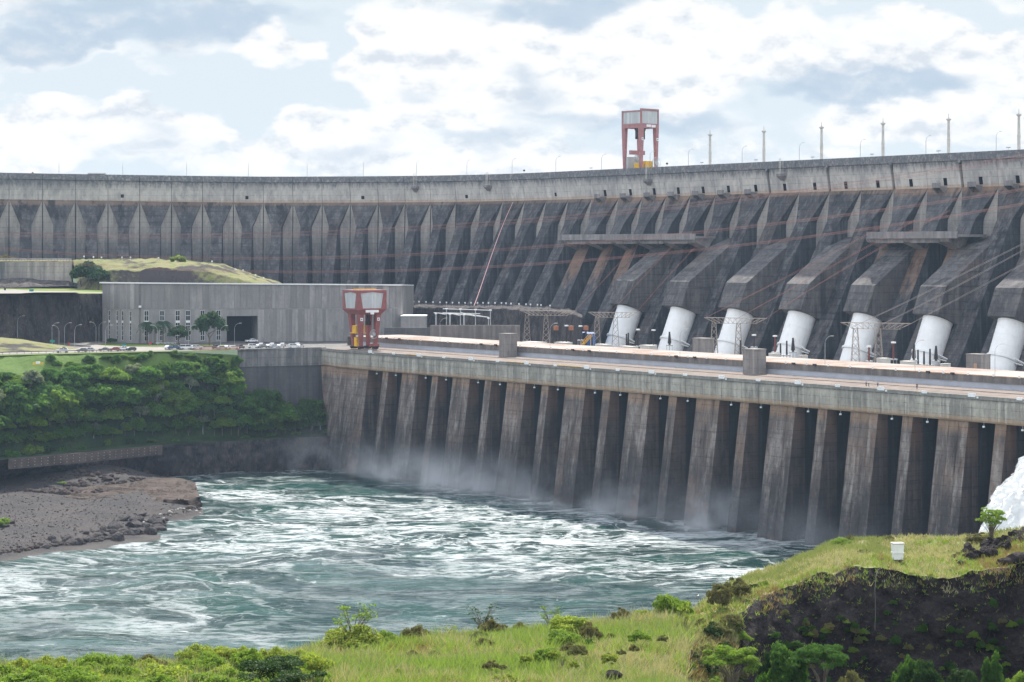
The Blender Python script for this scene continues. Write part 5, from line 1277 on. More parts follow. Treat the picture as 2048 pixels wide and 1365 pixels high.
def insulator(u, t, v0, v1, kind, label):
    p = tdeck(u, t); za, zb = ztop(u, v1, t), ztop(u, v0, t); r = thing('bushing', label, 'insulator', p, -TH, 'insulators behind the powerhouse roof'); h = zb - p.z; h0 = za - p.z
    b = MB()
    for x, y in ((-.7, -.7), (.7, -.7), (.7, .7), (-.7, .7)): b.tube([(x, y, 0), (x, y, h0 - .3)], .1, 4)
    b.box(-.9, .9, -.9, .9, h0 - .4, h0); b.box(-.8, .8, -.8, .8, h0 * .55, h0 * .55 + .2); b.build('stand', M['steel'], r)
    b = MB(); big = kind == 'big'; R0, R1 = (.75, .28) if big else (.34, .26)
    zs = np.linspace(h0, h, 26); b.tube([(0, 0, z) for z in zs], [((R0 + (R1 - R0) * k / 25) * (1.12 if k % 2 else .9)) * (.55 if (big and k < 3) else 1) for k in range(26)], 10)
    b.build('insulator_body', M['insulred'] if kind == 'red' else M['insul'], r)
    if kind in ('cap', 'red'):
        b = MB(); b.box(-.6, .6, -.5, .5, h, h + .5); b.build('cap', M['white'], r)
    return r
for u, t, v0, v1, k, lab in ((1339, 80, 664, 690, 'big', 'big black tapered bushing in front of the second white penstock'), (1276, 78, 661, 692, 'cap', 'white-capped black insulator right of the first white penstock'), (1307, 84, 662, 690, 'cap', 'white-capped insulator between the first and second penstocks'),
                        (1253, 74, 668, 694, 'thin', 'thin black insulator, first of the pair before the first penstock'), (1256.5, 76, 666, 694, 'thin', 'thin black insulator, second of the pair before the first penstock'), (1271, 77, 671, 693, 'thin', 'short thin black insulator right of the first penstock base'),
                        (1133, 82, 653, 684, 'cap', 'white-capped insulator left of the blue tarpaulins middle'), (1161, 82, 654, 680, 'cap', 'white-capped insulator beside the yellow stairs'),
                        (1586, 70, 676, 704, 'big', 'big black tapered bushing before the fourth white penstock'), (1561, 70, 687, 710, 'thin', 'short black insulator left of the bushing before the fourth penstock'), (1573.5, 71, 682, 710, 'thin', 'thin black rod insulator before the fourth penstock'), (1550, 74, 674, 704, 'red', 'reddish insulator left of the fourth white penstock'),
                        (1787, 68, 687, 718, 'red', 'reddish white-capped insulator between the fifth and sixth penstocks'), (1828, 68, 688, 720, 'big', 'big black bushing left in front of the sixth white penstock'), (1848, 66, 703, 729, 'thin', 'short black insulator in the middle before the sixth penstock'),
                        (1860, 68, 698, 730, 'thin', 'thin black rod insulator before the sixth penstock'), (1872, 68, 692, 722, 'big', 'big black bushing right in front of the sixth white penstock'), (1836, 70, 700, 728, 'thin', 'thin rod insulator just right of the left black bushing'),
                        (1738, 66, 695, 722, 'red', 'red brown insulator beside the right leg of the fifth gantry'), (1481, 76, 681, 710, 'thin', 'thin black insulator beside the third penstock base'), (1508, 76, 672, 694, 'cap', 'white-capped insulator above the middle blockhouse')):
    insulator(u, t, v0, v1, k, lab)
for u, lab in ((1112, 'left'), (1142, 'middle'), (1172, 'right')):
    p = tdeck(u, 84); z0, z1 = ztop(u, 661, 84) - p.z, ztop(u, 652, 84) - p.z; r = thing('arrester', f'orange-red square head on a dark mast by the blue tarpaulins, {lab} of three', 'arrester', p, -TH, 'red-headed masts')
    b = MB(); b.tube([(0, 0, 0), (0, 0, z0)], .32, 8); b.build('mast', M['insul'], r); b = MB(); b.box(-.7, .7, -.7, .7, z0, z1); b.build('head', M['orange'], r)
for u0, u1, v0, v1, lab in ((1117, 1131, 664, 673, 'small blue tarpaulin-covered load, left of two'), (1143, 1173, 665, 675, 'long blue tarpaulin-covered load beside the yellow stairs')):
    p = tdeck(u0, 112); q = tdeck(u1, 112); z0, z1 = ztop(u0, v1, 112), ztop(u0, v0, 112); b = MB()
    L = (q - p).length; n = 8; prof = [(x / n * L, (z1 - 41.5) + .35 * math.sin(x * 2.1)) for x in range(n + 1)]
    for (xa, ha), (xb, hb) in zip(prof[:-1], prof[1:]): b.hexa([(xa, 0, 0), (xb, 0, 0), (xb, 5, 0), (xa, 5, 0), (xa, .4, ha), (xb, .4, hb), (xb, 4.6, hb), (xa, 4.6, ha)])
    r = thing('covered_load', lab, 'load', p, -TH); b.build('tarpaulin', M['blue'], r)
p = tdeck(1163, 70); r = thing('stairs', 'yellow steel stairs rising beside the blue load', 'stairs', p, -TH); b = MB(); zt = ztop(1182, 672, 72) - 41.5; z0 = ztop(1163, 690, 70) - 41.5
for y in (0, 1.2):
    b.bar((0, y, z0), (5.2, y, zt), .3); b.bar((0, y, z0 + 1), (5.2, y, zt + 1), .16)
    for k in range(6): b.bar((5.2 * k / 5, y, z0 + (zt - z0) * k / 5), (5.2 * k / 5, y, z0 + (zt - z0) * k / 5 + 1), .12)
for k in range(14): f = k / 13; b.box(5.2 * f - .15, 5.2 * f + .15, 0, 1.2, z0 + (zt - z0) * f, z0 + (zt - z0) * f + .08)
for x in (.3, 5.0): b.bar((x, .6, 0), (x, .6, zt if x > 3 else z0), .25)
b.build('flight', M['yellow'], r)
for q, (u0, u1, v0, v1, t) in enumerate(((1045, 1080, 685, 695, 62), (1109, 1131, 686, 696, 62), (1190, 1210, 690, 698, 60), (1238, 1262, 694, 700, 60), (1280, 1300, 692, 700, 60), (1753, 1766, 718, 731, 58), (1800, 1818, 724, 735, 58), (1537, 1546, 708, 716, 60), (1597, 1601, 712, 722, 58), (1880, 1886, 729, 741, 56))):
    p = tdeck(u0, t); L = (tdeck(u1, t) - p).length; h = ztop((u0 + u1) / 2, v0, t) - 41.5
    r = thing('concrete_plinth', f'low pale concrete plinth behind the roof edge, {ORD[[0,1,2,3,4,7,8,5,6,9][q]]} from the left', 'plinth', p, -TH, 'low plinths behind the roof'); b = MB(); b.box(0, L, 0, 3.2, 0, h); b.box(-.06, L + .06, -.06, 3.26, h, h + .2); b.build('block', M['pale'], r)
# silver busbars
p0_ = tdeck(858, 66)
r = thing('busbar_frame', 'silver busbars on slender posts left of the farthest blockhouse', 'busbar', p0_)
b = MB(); ins = MB()
cols_ = [(872, 66, 629, 0), (900, 66, 630, 0), (928, 66, 631, 0), (893, 80, 619, 1), (921, 80, 620, 1), (951, 80, 621, 1), (977, 86, 638, 2), (981, 86, 622, 1)]
for u, t, v, k in cols_:
    p = tdeck(u, t) - p0_; h = ztop(u, v, t) - 41.5; ins = MB(); ins.tube([(p.x, p.y, h * .55), (p.x, p.y, h)], .32 if k == 0 else .2, 8); ins.build('post_insulator', M['steel'], r); b.tube([(p.x, p.y, 0), (p.x, p.y, h * .55)], .28, 8)
    b.box(p.x - .5, p.x + .5, p.y - .4, p.y + .4, h, h + .5)
def pt3(u, v, t): q = tdeck(u, t) - p0_; q.z = ztop(u, v, t) - 41.5; return q
for a, c in (((868, 626, 66), (932, 630, 66)), ((886, 618, 80), (982, 621, 80)), ((872, 626, 66), (893, 630, 80)), ((900, 627, 66), (921, 632, 80)), ((928, 628, 66), (951, 633, 80)), ((893, 626, 80), (977, 635, 86)), ((921, 626, 80), (977, 635, 86)), ((886, 626, 80), (960, 628, 80))):
    b.tube([pt3(*a), pt3(*c)], .16, 6)
b.build('bus_tubes', M['white'], r)
b = MB(); a, c = tdeck(832, 72), tdeck(977, 70)
b.hexa([(a.x, a.y, ztop(832, 664, 72)), (c.x, c.y, ztop(977, 669, 70)), (c.x, c.y + 3, ztop(977, 669, 70)), (a.x, a.y + 3, ztop(832, 664, 72)), (a.x, a.y, ztop(832, 658, 72)), (c.x, c.y, ztop(977, 664, 70)), (c.x, c.y + 3, ztop(977, 664, 70)), (a.x, a.y + 3, ztop(832, 658, 72))])
for f in (.05, .5, .95): q = a.lerp(c, f); b.box(q.x - .5, q.x + .5, q.y + .6, q.y + 1.6, 41.5, ztop(900, 662, 71) - .8)
tag(b.build('concrete_gangway', M['pale']), 'pale concrete gangway beam crossing under the silver busbars', 'gangway')

# ------------------------------------------------------------------ cables
def cable(pts, rad, mat, label, group):
    b = MB(); P_ = [Vector(p) for p in pts]
    d = np.r_[0, np.cumsum([(P_[k + 1] - P_[k]).length for k in range(len(P_) - 1)])]; n = 60; t = np.linspace(0, d[-1], n)
    A = np.array([tuple(p) for p in P_]); co = [np.polyfit(d / d[-1], A[:, k], min(3, len(P_) - 1)) for k in range(3)]
    b.tube([tuple(np.polyval(co[k], x / d[-1]) for k in range(3)) for x in t], rad, 4, cap=False)
    return tag(b.build('power_cable', mat), label, 'cable', group)
def run(pts, Y0, Y1, dv=0.0):
    us = [p[0] for p in pts]; return [P(u, v + dv, Y0 + (Y1 - Y0) * (u - us[0]) / (us[-1] - us[0])) for u, v in pts]
RUNS = [([(-200, 456), (0, 462), (256, 468), (512, 466.5), (768, 458), (1024, 441), (1300, 414), (1536, 385), (2100, 300)], 'upper red cable of the bundle crossing the curved dam at mid height', (0, 1.8, 6.0, 8.5)),
        ([(-200, 478), (0, 490.5), (256, 506), (512, 519), (768, 514), (1024, 501), (1280, 472), (1536, 440), (2100, 372)], 'red cable of the lower bundle sagging across the dam', (0, 1.8, 4.5)),
        ([(-200, 490), (60, 513), (512, 541), (768, 543), (1024, 536), (1280, 510), (1536, 473), (2100, 400)], 'red cable of the lowest bundle sagging behind the workshop', (0, 1.8, 4.0))]
for pts, lab, offs in RUNS:
    for k, dv in enumerate(offs): cable(run(pts, 900, 640, dv), .035, M['wire'], lab, 'red cables across the dam')
GR = [((1273, 625), [(1352, 535), (1420, 462)], 1), ((1220, 626), [(1290, 550), (1356, 478)], 1), ((1532, 637), [(1700, 530), (1900, 420)], 3), ((1470, 640), [(1640, 545), (1830, 440)], 3), ((1410, 636), [(1560, 560), (1760, 455)], 3),
      ((1818, 650), [(1900, 605), (2000, 552), (2150, 470)], 4), ((1750, 655), [(1860, 600), (2000, 525), (2150, 445)], 4), ((1700, 656), [(1850, 585), (1980, 520), (2150, 435)], 4), ((1150, 622), [(1205, 562), (1262, 500)], 0)]
for (u0, v0), pts, g_i in GR:
    s0 = tdeck(u0, 76); s0.z = ztop(u0, v0, 76)
    for dv in (0, 2.2): cable([s0] + [P(u, v + dv, s0.y - 6 - 130 * (u - u0) / 900) for u, v in pts], .035, M['wire'] if g_i < 4 else M['wiregrey'], 'reddish twin cable rising from a lattice gantry over the dam face', 'cables from the lattice gantries')
# a thin white and red guide line hanging down one buttress
cable([P(1026, 405, 1052), P(1000, 465, 1035), P(975, 535, 1015), P(948, 612, 985)], .16, plain('pink_line', (0.62, 0.36, 0.36), .6), 'thin pale pink line running down a buttress in the middle of the dam', None)

# ------------------------------------------------------------------ people on the deck
def person(p, label, shirt, seed, rz):
    rnd = random.Random(seed); st_ = .12 + .1 * rnd.random()
    def skin(name, verts, edges, mat, parent):
        me = bpy.data.meshes.new(name); me.from_pydata([v[:3] for v in verts], edges, []); me.materials.append(mat); o = link(name, me, parent)
        m = o.modifiers.new('skin', 'SKIN'); o.modifiers.new('sub', 'SUBSURF').levels = 1; o.modifiers['sub'].render_levels = 1
        for k, v in enumerate(verts): me.skin_vertices[0].data[k].radius = (v[3], v[4] if len(v) > 4 else v[3])
        me.skin_vertices[0].data[0].use_root = True; return o
    V = [(0, 0, .93, .13, .1), (0, 0, 1.2, .14, .1), (0, 0, 1.42, .15, .09), (0, .01, 1.52, .055), (0, .0, 1.62, .085, .095), (0, -.01, 1.72, .07, .085)]; E_ = [(0, 1), (1, 2), (2, 3), (3, 4), (4, 5)]
    for s in (-1, 1):
        i = len(V); V += [(s * .19, 0, 1.40, .055), (s * .24, .02, 1.13, .045), (s * .25, -.08, .88, .035), (s * .25, -.1, .80, .035, .02)]; E_ += [(2, i), (i, i + 1), (i + 1, i + 2), (i + 2, i + 3)]
        for f in range(4): j = len(V); V += [(s * (.25 - .028 + f * .019), -.11, .745, .009), (s * (.25 - .03 + f * .02), -.10, .70 + abs(f - 1.5) * .008, .007)]; E_ += [(i + 3, j), (j, j + 1)]
        j = len(V); V += [(s * .225, -.14, .79, .010), (s * .22, -.155, .755, .008)]; E_ += [(i + 3, j), (j, j + 1)]
        i = len(V); V += [(s * .1, 0, .86, .085), (s * .11, -s * st_ * .5, .48, .06), (s * .11, s * st_ * .4, .09, .04), (s * .11, s * st_ * .4 - .14, .035, .04, .03)]; E_ += [(0, i), (i, i + 1), (i + 1, i + 2), (i + 2, i + 3)]
    r = skin('person', V, E_, M['skin'], None); r.location = p; r.rotation_euler = (0, 0, rz); tag(r, label, 'person', 'people on the powerhouse deck')
    skin('shirt', [(0, 0, .95, .155, .12), (0, 0, 1.2, .165, .125), (0, 0, 1.43, .16, .11), (-.19, 0, 1.41, .075), (-.235, .01, 1.18, .065), (.19, 0, 1.41, .075), (.235, .01, 1.18, .065)], [(0, 1), (1, 2), (2, 3), (3, 4), (2, 5), (5, 6)], shirt, r)
    skin('trousers', [(0, 0, .93, .15, .12)] + [w for s in (-1, 1) for w in ((s * .1, 0, .84, .1), (s * .11, -s * st_ * .5, .48, .075), (s * .11, s * st_ * .4, .11, .06))], [(0, 1), (1, 2), (2, 3), (0, 4), (4, 5), (5, 6)], M['cloth_dark'], r)
    skin('hair', [(0, .02, 1.66, .09, .1), (0, .0, 1.745, .08, .09)], [(0, 1)], M['insul'], r)
for q, (u, v, lab, m) in enumerate(((1732.5, 773.5, 'person in pale blue shirt walking on the deck, left of a pair', 'cloth_blue'), (1737.5, 773.8, 'person in white shirt walking on the deck, right of a pair', 'white'), (1755.5, 774.5, 'person in light blue shirt walking alone on the deck', 'cloth_blue'), (1834, 779, 'person in dark blue clothes standing by a gap in the deck railing', 'cloth_dark'))):
    p = G0(u, v, 45.13); person(p, lab, M[m], q, .6 + q)

# ------------------------------------------------------------------ beach, boulders
shore = [(-260, 1175), (-80, 1132), (0, 1123), (60, 1114), (150, 1103), (240, 1086), (312, 1078), (322, 1064), (330, 1052), (345, 1042), (375, 1036), (402, 1030), (404, 1014), (394, 1000), (388, 986), (380, 968), (350, 960), (315, 955), (290, 952)]
poly = np.array([tuple(G0(u, v, 0.2))[:2] for u, v in shore] + [(-140, 842), (-300, 842), (-330, 640)])
def poly_dist(px, py, poly):
    inside = np.zeros(px.shape, bool); dist = np.full(px.shape, 1e9); n = len(poly)
    for k in range(n):
        x0, y0 = poly[k]; x1, y1 = poly[(k + 1) % n]
        c = ((y0 > py) != (y1 > py)) & (px < (x1 - x0) * (py - y0) / (y1 - y0 + 1e-12) + x0); inside ^= c
        t = np.clip(((px - x0) * (x1 - x0) + (py - y0) * (y1 - y0)) / ((x1 - x0) ** 2 + (y1 - y0) ** 2), 0, 1); dist = np.minimum(dist, np.hypot(px - x0 - t * (x1 - x0), py - y0 - t * (y1 - y0)))
    return np.where(inside, dist, -dist)
slabc = G0(330, 1000, 2.5); heapc = G0(190, 957, 2)
def beach_z(x, y):
    d = poly_dist(x, y, poly); wob = 3.0 * fbm(x / 9, y / 9, 71, 4); d = d + wob
    slab = np.exp(-(((x - slabc.x) / 22) ** 2 + ((y - slabc.y) / 42) ** 2))
    z = np.where(d > 0, np.minimum(d * .085, 1.9) + np.minimum(d * .55, 2.0) * np.clip(slab * 1.7 - .3, 0, 1), d * .3)
    z += np.where(d > 0, 1, 0) * (3.0 * np.exp(-(((x - heapc.x) / 26) ** 2 + ((y - heapc.y) / 24) ** 2)))
    z += np.clip((y - 770) / 40, 0, 1) * np.clip((-x - 128) / 20, 0, 1) * 2.4
    z += np.clip(d / 8, 0, 1) * (.55 * fbm(x / 11, y / 11, 81, 4) + .35 * fbm(x / 2.6, y / 2.6, 83, 3))
    z += np.clip(slab * 1.5 - .3, 0, 1) * np.clip(d / 4, 0, 1) * .9 * fbm(x / 4, y / 7, 91, 3)
    return np.maximum(z, -1.5)
sl_ = [[(140, 975, .6), (250, 963, .6), (320, 955, .6), (365, 957, .4), (390, 966, -.5)], [(150, 979, 2.8), (255, 968, 3.8), (322, 959, 4.4), (366, 962, 4.6), (393, 973, 4.2)],
       [(130, 994, 2.4), (260, 996, 3.0), (330, 999, 3.9), (375, 998, 4.2), (399, 992, 4.0)], [(130, 1006, .8), (265, 1014, .6), (335, 1024, .2), (382, 1028, -.6), (407, 1020, -1)]]
gs = loft([[G0(*q) for q in r_] for r_ in sl_], 150, [8, 26, 16]); gs = rough(rough(gs, 2, .8, 7, 401, 4), 2, .45, 1.8, 402, 3); gs[10:, :, 2] = np.where(gs[10:, :, 2] > .9, np.round((gs[10:, :, 2] + 1.6 * fbm(gs[10:, :, 0] / 12, gs[10:, :, 1] / 16, 405, 3)) / .75) * .75 + .18 * fbm(gs[10:, :, 0] / 1.5, gs[10:, :, 1] / 1.5, 407, 3), gs[10:, :, 2]); gs = rough(gs, 1, 1.8, 5, 403, 4, False); structure(grid_obj('rock_slab', gs, M['slab'], smooth=False))
bx, by = np.meshgrid(np.arange(-250, -60, .8), np.arange(560, 850, 1.1)); structure(grid_obj('beach', np.stack([bx, by, beach_z(bx, by)], 2), M['beach']))
def rock_mesh(seed, mat, sub=2):
    import bmesh
    bm = bmesh.new(); bmesh.ops.create_icosphere(bm, subdivisions=sub, radius=1.0); rnd = random.Random(seed)
    sc_ = (rnd.uniform(.8, 1.25), rnd.uniform(.7, 1.1), rnd.uniform(.55, .85)); cuts = [(Vector((rnd.gauss(0, 1), rnd.gauss(0, 1), rnd.gauss(0, .7))).normalized(), rnd.uniform(.55, .85)) for _ in range(9)]
    for v in bm.verts:
        p = v.co.copy()
        for n, d in cuts:
            e = p.dot(n) - d
            if e > 0: p -= n * e
        v.co = Vector((p.x * sc_[0], p.y * sc_[1], p.z * sc_[2]))
    me = bpy.data.meshes.new('boulder'); bm.to_mesh(me); bm.free(); me.materials.append(mat); return me
ROCKS = [rock_mesh(q, M['boulder']) for q in range(6)]; DROCKS = [rock_mesh(q + 20, M['rubble']) for q in range(5)]; PROCKS = [rock_mesh(q + 40, plain('pale_boulder', (0.33, 0.31, 0.285), .95, var=.3, scale=1.2)) for q in range(3)]
rnd = random.Random(11)
def put_rock(me, u, v, size, label, group):
    p = G0(u, v, 1.5); z = float(beach_z(np.array([p.x]), np.array([p.y]))[0]); p = G0(u, v, max(z, 0)); z = float(beach_z(np.array([p.x]), np.array([p.y]))[0])
    o = link('boulder', me); o.location = (p.x, p.y, z + size * .15); o.scale = (size * rnd.uniform(.8, 1.3), size * rnd.uniform(.8, 1.2), size * rnd.uniform(.7, 1.1)); o.rotation_euler = (rnd.uniform(-.4, .4), rnd.uniform(-.4, .4), rnd.uniform(0, 6.28)); tag(o, label, 'boulder', group)
for k in range(105):
    a = rnd.random(); u = 85 + 240 * a ** .8 + rnd.gauss(0, 6); v0 = np.interp(u, [60, 150, 240, 312, 330], [1108, 1096, 1080, 1070, 1052]); v = v0 - abs(rnd.gauss(0, 14 if u > 220 else 8)) - 2
    put_rock(rnd.choice(ROCKS), u, v, abs(rnd.gauss(0, .7)) + .6 + (.6 if u > 220 else 0), 'grey boulder in the jumble along the waterline of the gravel beach', 'boulders along the shore')
for k in range(25): put_rock(rnd.choice(PROCKS), rnd.uniform(285, 400), 0, .5, '', '') if False else put_rock(rnd.choice(PROCKS), (u_ := rnd.uniform(285, 402)), float(np.interp(u_, [285, 330, 345, 375, 402], [1050, 1044, 1036, 1031, 1026])) - rnd.uniform(-2, 9), rnd.uniform(.35, .9), 'pale wet rock at the water edge beside the brown rock slab', 'pale rocks at the water edge')
for k in range(92):
    u = rnd.gauss(190, 55); v = 966 - abs(rnd.gauss(0, 15)) * max(.2, 1 - abs(u - 190) / 140) + rnd.uniform(-2, 8)
    put_rock(rnd.choice(DROCKS), u, v, abs(rnd.gauss(0, .7)) + .7, 'dark reddish block in the rubble heap below the ledge', 'blocks of the rubble heap')
for u, v, s_, lab in ((205, 1065, 2.6, 'long dark boulder lying alone on the gravel above the shore rocks'), (245, 1040, 2.2, 'brown pointed boulder standing highest on the beach'), (103, 1082, 1.8, 'flat grey boulder at left end of the shore rocks'), (235, 1083, 2.1, 'big rounded grey boulder touching the water'), (300, 1070, 2.4, 'large pale boulder at the tip of the shore rocks'), (20, 1048, 1.5, 'dark boulder by the shrub at far left of the beach')):
    put_rock(rnd.choice(ROCKS), u, v, s_, lab, None)
def stones(name, n, fn, smin, smax, mats, label, seed):
    rng_ = np.random.default_rng(seed); base = [np.array([v.co[:] for v in m_.vertices]) for m_ in SM]; bf = [np.array([p.vertices[:] for p in m_.polygons]) for m_ in SM]; V, Fc, MI, off = [], [], [], 0
    for k in range(n):
        u, v = fn(rng_); q = G0(u, v, 1.5); z = float(beach_z(np.array([q.x]), np.array([q.y]))[0])
        if z < -.25: continue
        q = G0(u, v, max(z, 0)); z = float(beach_z(np.array([q.x]), np.array([q.y]))[0]); s = smin + (smax - smin) * rng_.random() ** 2.5; a = rng_.random() * 6.28; b_ = base[k % len(base)] * s * (.7 + .6 * rng_.random(3)); c_, s_n = math.cos(a), math.sin(a)
        V.append(np.stack([b_[:, 0] * c_ - b_[:, 1] * s_n + q.x, b_[:, 0] * s_n + b_[:, 1] * c_ + q.y, b_[:, 2] + z + s * .1], 1)); Fc.append(bf[k % len(base)] + off); off += len(b_); MI.append(np.full(len(bf[0]), rng_.integers(0, len(mats))))
    return tag(link(name, np_mesh(name, np.concatenate(V), np.concatenate(Fc), mats, np.concatenate(MI))), label, 'stones', None, 'stuff')
SM = [rock_mesh(q + 80, M['boulder'], 1) for q in range(4)]
stones('gravel', 4200, lambda r_: (r_.uniform(-30, 400), r_.uniform(965, 1120)), .08, .5, [M['boulder'], M['rubble'], M['slab']], 'small stones and gravel strewn over the beach', 5)
stones('rubble', 1500, lambda r_: (r_.normal(185, 55), 968 - abs(r_.normal(0, 16)) + r_.uniform(-3, 9)), .35, 1.6, [M['rubble'], M['rubble'], M['slab']], 'dark rubble heaped below the ledge at the back of the beach', 6)
stones('shingle', 1300, lambda r_: ((a_ := r_.uniform(-20, 402)), float(np.interp(a_, [0, 60, 150, 240, 312, 330, 375, 402], [1120, 1111, 1100, 1083, 1073, 1056, 1035, 1028])) - abs(r_.normal(0, 7)) + 2), .25, 1.25, [M['boulder'], M['slab'], M['slab'], M['boulder']], 'mixed wet stones along the waterline of the beach', 7)
o = structure(link('sandbar', ROCKS[2])); o.name = 'water_rock'; p = G0(148, 1109.5, 0); o.location = (p.x, p.y, -.1); o.scale = (2.6, 1.6, .7)
del o['kind']; tag(o, 'flat pale rock awash just off the gravel beach', 'rock')
# ------------------------------------------------------------------ foliage
def leaves(centres, rad, n, size, rng, up=.35, squash=1.0, jitter=.35):
    """n leaf quads spread over clump spheres"""
    c = np.asarray(centres); k = rng.integers(0, len(c), n); d = rng.normal(size=(n, 3)); d /= np.linalg.norm(d, axis=1, keepdims=True); d[:, 2] = np.where(d[:, 2] < -.3, -d[:, 2] * .6, d[:, 2])
    r = np.asarray(rad)[k] * (1 - jitter * rng.random(n) ** 1.5); p = c[k] + d * r[:, None] * np.array([1, 1, squash])
    nm = d * .8 + rng.normal(size=(n, 3)) * .8 + np.array([0, 0, up]); nm /= np.linalg.norm(nm, axis=1, keepdims=True)
    a = np.cross(nm, rng.normal(size=(n, 3))); a /= np.linalg.norm(a, axis=1, keepdims=True) + 1e-9; b = np.cross(nm, a)
    s = size * (.6 + .8 * rng.random(n))[:, None]
    v = np.stack([p - a * s, p + b * s * .55, p + a * s, p - b * s * .55], 1).reshape(-1, 3); f = np.arange(n * 4).reshape(-1, 4); return v, f
def crown_mesh(name, seed, rx, ry, rz, z0, nclump, nleaf, size, mat, flat=0.0, clump=.36):
    rng = np.random.default_rng(seed); cs, rs = [], []
    for k in range(nclump):
        d = rng.normal(size=3); d /= np.linalg.norm(d); d[2] = abs(d[2]) * .9 - .25
        q = (.45 + .5 * rng.random()); cs.append((d[0] * rx * q, d[1] * ry * q, z0 + rz * (d[2] * q + (rng.random() - .5) * .25))); rs.append(min(rx, ry, rz * 1.3) * clump * (.65 + .7 * rng.random()))
    v, f = leaves(cs, rs, nleaf, size, rng, squash=.75 if not flat else .35); return np_mesh(name, v, f, mat), cs
def trunk_mesh(seed, h, r, cs, nl=4, mat=None):
    rnd = random.Random(seed); b = MB(); top = (rnd.uniform(-.4, .4), rnd.uniform(-.4, .4), h); b.tube([(0, 0, -1.5), (0, 0, 0), (top[0] * .5, top[1] * .5, h * .5), top], [r * 1.3, r * 1.15, r * .9, r * .6], 7)
    for c in cs[:nl]:
        m = ((top[0] + c[0]) / 2, (top[1] + c[1]) / 2, (h + c[2]) / 2 - .1 * abs(c[2] - h)); b.tube([top if rnd.random() > .4 else (top[0] * .5, top[1] * .5, h * .6), m, c], [r * .5, r * .35, r * .12], 5)
    return b.mesh('trunk', [mat or M['bark']], True)
def plant(name, label, cat, loc, trunk, crown, sc_=1.0, rz=0.0, group=None):
    r = thing(name, label, cat, loc, rz, group); r.scale = (sc_,) * 3 if not hasattr(sc_, '__len__') else sc_
    if trunk: link('trunk', trunk, r)
    link('crown', crown, r); return r
rnd = random.Random(5)
TREES = []
for q in range(9):
    cm, cs = crown_mesh('crown', 100 + q, 5.7 * (1, .8, 1.15)[q % 3], 5.7 * (1, .85, 1.1)[q % 3], 5.2 * (1, 1.25, .8)[q % 3], 4.9, 40, 5600, .5, M[('leaf', 'leafb', 'leafc', 'leaf', 'leaf', 'leafb', 'leafc', 'leafb', 'leaf')[q]], clump=.29); TREES.append((trunk_mesh(q, 4.4, .28, cs, 6), cm))
PALE = []
for q in range(2):
    cm, cs = crown_mesh('crown', 130 + q, 4.4, 4.4, 4.8, 6.5, 24, 2600, .5, M['leafpale'], clump=.3); PALE.append((trunk_mesh(q + 9, 5.6, .22, cs, 8, M['pale']), cm))
SHRUB = []
for q in range(4):
    cm, cs = crown_mesh('crown', 150 + q, 2.6, 2.6, 1.7, 1.3, 14, 1100, .42, (M['leaf'], M['leafmid'], M['leafdark'], M['leaf'])[q]); SHRUB.append((trunk_mesh(q, 1.0, .1, cs, 3), cm))
# bank forest: rows between the bench and the road
Bp = polyline(bench_in, 200); Up = polyline(upper[:6] + [Vector((edge[-1].x + 2, edge[-1].y, 44))], 200); Wp = polyline([Vector((p.x, p.y - 2, p.z)) for p in [upper[5]] + wallbase], 60)
def bank_point(u, f):
    ub = U0 + F * Bp[:, 0] / Bp[:, 1]; uu_ = U0 + F * Up[:, 0] / Up[:, 1]
    a = np.array([np.interp(u, ub, Bp[:, k]) for k in range(3)])
    if u < 478: c = np.array([np.interp(u, uu_, Up[:, k]) for k in range(3)])
    else: wu = [480, 560, 640, 700]; c = np.array([np.interp(u, wu, [wallbase[0][k], wallbase[1][k], wallbase[2][k], wallbase[2][k]]) for k in range(3)])
    q_ = a + (c - a) * f; q_[2] = a[2] + (c[2] - a[2]) * (f / .3 * .6 if f < .3 else .6 + .4 * (f - .3) / .7); return Vector(q_)
ORDX = ORD + [str(z_) + 'th' for z_ in range(27, 70)]
ROWS = [(.75, 17, (100, 470), .38, 'shrubby top row just below the road'), (.44, 27, (-20, 480), .78, 'upper row of the wooded bank'), (.27, 29, (-30, 560), 1.0, 'middle row of the wooded bank'), (.19, 29, (-30, 630), 1.12, 'lower middle row of the wooded bank'),
        (.11, 30, (-30, 660), 1.0, 'lower row of the wooded bank'), (.045, 21, (-30, 660), .66, 'lowest row along the bench')]
for f, step, (ua, ub), s_, lab in ROWS:
    u = ua; q = 0
    while u < ub:
        uu_ = u + rnd.uniform(-8, 8); ff = min(.97, max(.01, f * rnd.uniform(.8, 1.2))); sz = s_ * rnd.uniform(.78, 1.22)
        if uu_ > 480: sz *= 1.12
        p = bank_point(uu_, ff); pale = (q * 7 + int(f * 100)) % 11 == 4 and f < .7
        t = rnd.choice(PALE if pale else TREES)
        r = plant('bank_tree', ('pale silvery tree' if pale else 'leafy green tree') + f' in the {lab}, {ORDX[q]} from the left', 'tree', (p.x, p.y, p.z - 1.2 * sz), t[0], t[1], (sz * rnd.uniform(.9, 1.1), sz * rnd.uniform(.9, 1.1), sz * rnd.uniform(.85, 1.2)), rnd.uniform(0, 6.28), 'trees on the wooded bank')
        u += step * rnd.uniform(.75, 1.25); q += 1
p = P(133, 905, 816); plant('bank_tree', 'silvery grey tree standing alone low on the bank above the bolted wall', 'tree', (p.x, p.y, 12.2), *PALE[0], 1.25, 1.0, 'trees on the wooded bank')
